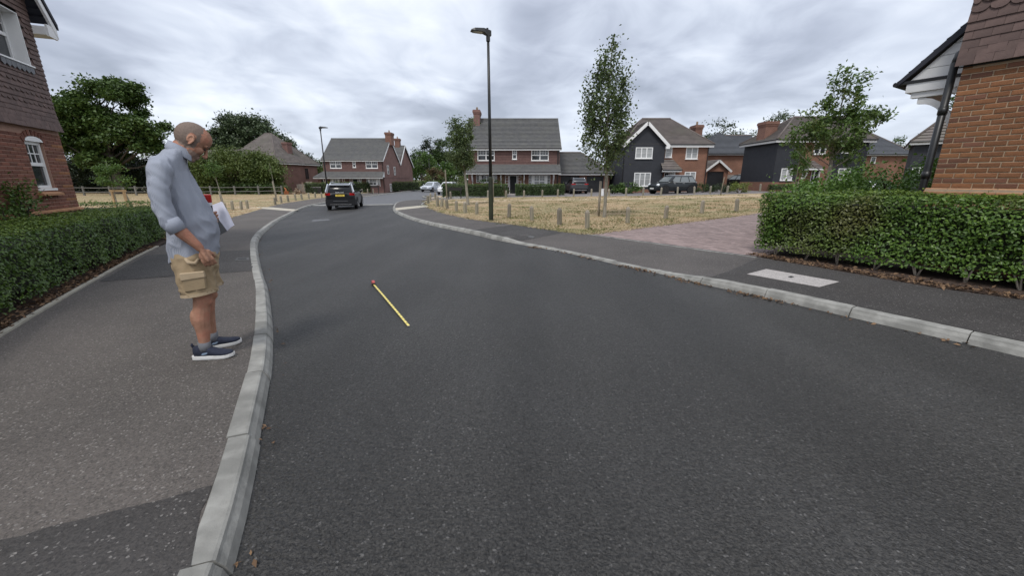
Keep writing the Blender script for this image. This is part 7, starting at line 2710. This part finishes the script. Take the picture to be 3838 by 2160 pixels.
for k, (h, o) in enumerate(((-.012, .006), (.046, .000), (.050, .007), (.004, .020), (-.012, .018))):
    r = []
    for j in range(n):
        a = math.radians(34) + (2 * math.pi - math.radians(68)) * j / (n - 1)
        c, s = math.cos(a), math.sin(a)
        fr = max(0, c)
        r.append((.004 + (.074 + o) * c + .02 * (h > .02), (.072 + o) * s, 1.585 + h * (1 - .25 * fr) + .035 * -c * 1.1 + .008 - .03 * fr * (h < .02)))
    rings.append(r)
i0 = 0
mb.loft(rings, cap=False, closed=False)
mb.v = [(x * .92 + .030, y * .92, z + .078) for x, y, z in mb.v]
mb.build('collar', 'shirt_check', shirt, smooth=True)
# cargo shorts
mb = MB()
mb.loft([ringz(-.005, 0, .95, .150, .185, 20), ringz(-.008, 0, .86, .160, .200, 20), ringz(-.012, 0, .77, .155, .205, 20), ringz(-.012, 0, .70, .12, .19, 20)])
for s in (1, -1):
    mb.loft([ringz(-.012, s * .088, .80, .128, .108, 18), ringz(-.008, s * .102, .70, .124, .112, 18), ringz(-.005, s * .112, .64, .120, .112, 18), ringz(-.004, s * .116, .575, .124, .116, 18, 0, .10)])
me = remeshed(mb, 'shorts', .010, 3, .5)
folds(me, .014, (9, 9, 8), lambda V: .005 * np.sin(V[:, 2] * 60 + V[:, 0] * 40) * (V[:, 2] < .62))
me.materials.clear()
me.materials.append(MATS['khaki'])
shorts = link('shorts', me, man)
for s in (-1, 1):
    mb = MB()
    mb.loft([[(-.075 + x, s * (.213 + b), z) for x, z in ((0, .610), (.145, .625), (.150, .735), (.0, .735))] for b in (-.012, .018)])
    o = mb.build('cargo_pocket', 'khaki', shorts, bevel=.008)
    o.parent = shorts
    mb = MB()
    mb.loft([[(-.082 + x, s * (.222 + b), z) for x, z in ((0, .705), (.160, .720), (.158, .770), (.0, .766))] for b in (-.016, .016)])
    mb.build('pocket_flap', 'khaki_pale', shorts, bevel=.006)
    cx, cy = -.004, s * .116
    MB().loft([ringz(cx, cy, .568, .129, .122, 20, 0, .10), ringz(cx, cy, .593, .127, .121, 20, 0, .10)], cap=False).build('leg_hem', 'khaki_pale', shorts, smooth=True)
MB().tube([(-.03, -.205, .875), (-.01, -.222, .845), (.03, -.222, .835), (.055, -.208, .87)], [.010, .016, .016, .008], 8).build('pocket_lining', 'khaki_pale', shorts, smooth=True)

# socks and shoes
for s, turn, fx in ((-1, math.radians(-16), -.045), (1, math.radians(14), -.03)):
    R_ = Matrix.Translation((fx, s * .116, 0)) @ Matrix.Rotation(turn, 4, 'Z')
    tr = lambda P_: [tuple(R_ @ Vector(p)) for p in P_]
    MB().tube(tr([(0, 0, .075), (-.002, 0, .11), (0, 0, .150)]), [.047, .044, .046], 14).build('sock', 'sock_grey', man, smooth=True)

    def sect(x, w, z0, h, n=14, top=.0):
        r = []
        for k in range(n):
            a = 2 * math.pi * k / n
            c, q = math.cos(a), math.sin(a)
            r.append((x + (top if q > .3 else 0), w * math.copysign(abs(c) ** .8, c), z0 + h * (.5 + .5 * math.copysign(abs(q) ** .75, q))))
        return r
    prof = [(-.088, .022, .030, .075), (-.082, .034, .024, .092), (-.05, .040, .022, .098), (-.01, .042, .022, .094), (.035, .043, .022, .080), (.08, .049, .022, .058), (.125, .051, .022, .045), (.165, .044, .024, .037), (.19, .030, .027, .028), (.200, .014, .031, .016)]
    mb = MB().loft([tr(sect(*p)) for p in prof])
    shoe = mb.build('shoe', 'shoe_navy', man, smooth=True)
    mb = MB()
    sole = [(-.105, .016), (-.095, .034), (-.05, .043), (0, .043), (.05, .047), (.10, .056), (.15, .054), (.185, .040), (.207, .018)]
    out = [(x, w) for x, w in sole] + [(x, -w) for x, w in reversed(sole)]
    toe = lambda x: .012 * max(0, (x - .12) / .09) ** 2
    mb.loft([tr([(x, w * .93, .001 + toe(x)) for x, w in out]), tr([(x, w, .010 + toe(x)) for x, w in out]), tr([(x, w * 1.0, .030 + toe(x) * .8 + .006 * (x < -.06)) for x, w in out])])
    mb.build('sole', 'shoe_sole', shoe)
    mb = MB()
    for k in range(5):
        x = .012 + .019 * k
        z = .108 - .0085 * k - .0006 * k * k
        mb.tube(tr([(x - .006, -.027, z - .016), (x, -.012, z - .001), (x + .006, .012, z - .001), (x + .004, .027, z - .016)]), .0038, 5)
    mb.build('laces', 'lace', shoe)
    mb = MB()
    for sd in (-1, 1):
        pl = [(-.020, .052), (-.006, .064), (.022, .068), (.032, .064), (.020, .052), (-.008, .047)]
        mb.loft([tr([(u, sd * (.0415 + b - .10 * (w_ - .045)), w_) for u, w_ in pl]) for b in (-.004, .0035)])
    mb.build('side_logo', 'shoe_logo', shoe)
    MB().tube(tr([(-.084, 0, .105), (-.097, 0, .128), (-.092, 0, .140)]), [.012, .010, .006], 8).build('heel_tab', 'shoe_navy', shoe, smooth=True)

# what he carries: clipboard, sheaf of papers and a red-capped can
def wl(p):
    return Vector(p)


cb = [wl((-2.736, 3.660, 1.314)), wl((-2.560, 3.600, 1.089)), wl((-2.535, 3.440, 1.066)), wl((-2.690, 3.480, 1.284))]
nn_ = (cb[1] - cb[0]).cross(cb[3] - cb[0]).normalized() * .006
mb = MB().loft([[p - nn_ for p in cb], [p + nn_ for p in cb]])
board = mb.build('clipboard', 'rubber_black', label='black clipboard with grey sheet tucked under the man\'s left arm', cat='clipboard')
e1_, e2_ = cb[1] - cb[0], cb[3] - cb[0]
sgn = 1 if nn_.y < 0 else -1
sh = [cb[0] + e1_ * a + e2_ * b for a, b in ((.02, .16), (.88, .16), (.88, .97), (.02, .97))]
MB().loft([[p + nn_ * sgn * 1.1 for p in sh], [p + nn_ * sgn * 1.6 for p in sh]]).build('grey_sheet', 'clip_grey', board)
sh = [cb[0] + e1_ * a + e2_ * b for a, b in ((.10, -.02), (.60, -.02), (.60, .10), (.10, .10))]
MB().loft([[p + nn_ * sgn * 1.1 for p in sh], [p + nn_ * sgn * 2.6 for p in sh]]).build('clip_bar', 'white_paint', board)
q = [wl((-2.744, 3.700, 1.302)), wl((-2.670, 3.760, 1.339)), wl((-2.568, 3.740, 1.139)), wl((-2.619, 3.670, 1.083))]
pap = None
for k in range(4):
    mb = MB()
    rows = []
    for a in np.linspace(0, 1, 6):
        r = []
        for b in np.linspace(0, 1, 6):
            p = (q[0].lerp(q[1], b)).lerp(q[3].lerp(q[2], b), a)
            p = p + Vector((.004 * k + .010 * math.sin(a * 4 + k * .5) * b, .012 * math.sin(b * 3.3 + k * .4 + a), .004 * k * (1 - a) + .008 * math.sin(a * 5 + b * 2 + k) * .6)) + nn_ * .5 * k
            r.append(p)
        rows.append(r)
    for a in range(5):
        for b in range(5):
            mb.face([rows[a][b], rows[a][b + 1], rows[a + 1][b + 1], rows[a + 1][b]])
    o = mb.build('paper_sheaf' if k == 0 else 'sheet', 'paper', pap, smooth=True)
    if k == 0:
        pap = o
        o['label'] = 'sheaf of folded white papers sticking out in front of the man'
        o['category'] = 'papers'
c0 = wl((-2.694, 3.620, 1.330))
c1 = wl((-2.690, 3.620, 1.411))
ax = (c1 - c0).normalized()
can = thing('marker_can', 'red-capped marker can held upright against the man\'s chest', 'can', tuple(c0))
q4 = ax.to_track_quat('Z', 'Y').to_matrix().to_4x4()
L_ = (c1 - c0).length
def up_(rs, zs):
    return MB().loft([[tuple(q4 @ Vector((r * math.cos(2 * math.pi * k / 16), r * math.sin(2 * math.pi * k / 16), z))) for k in range(16)] for r, z in zip(rs, zs)])
smooth_by_angle(up_([.030, .031, .031, .027], [.012, .014, L_ - .004, L_]).build('cap', 'red_plastic', can))
smooth_by_angle(up_([.030, .030], [-.015, .0115]).build('band', 'white_paint', can))
smooth_by_angle(up_([.029, .029], [-.16, -.0155]).build('tin', 'rubber_black', can))
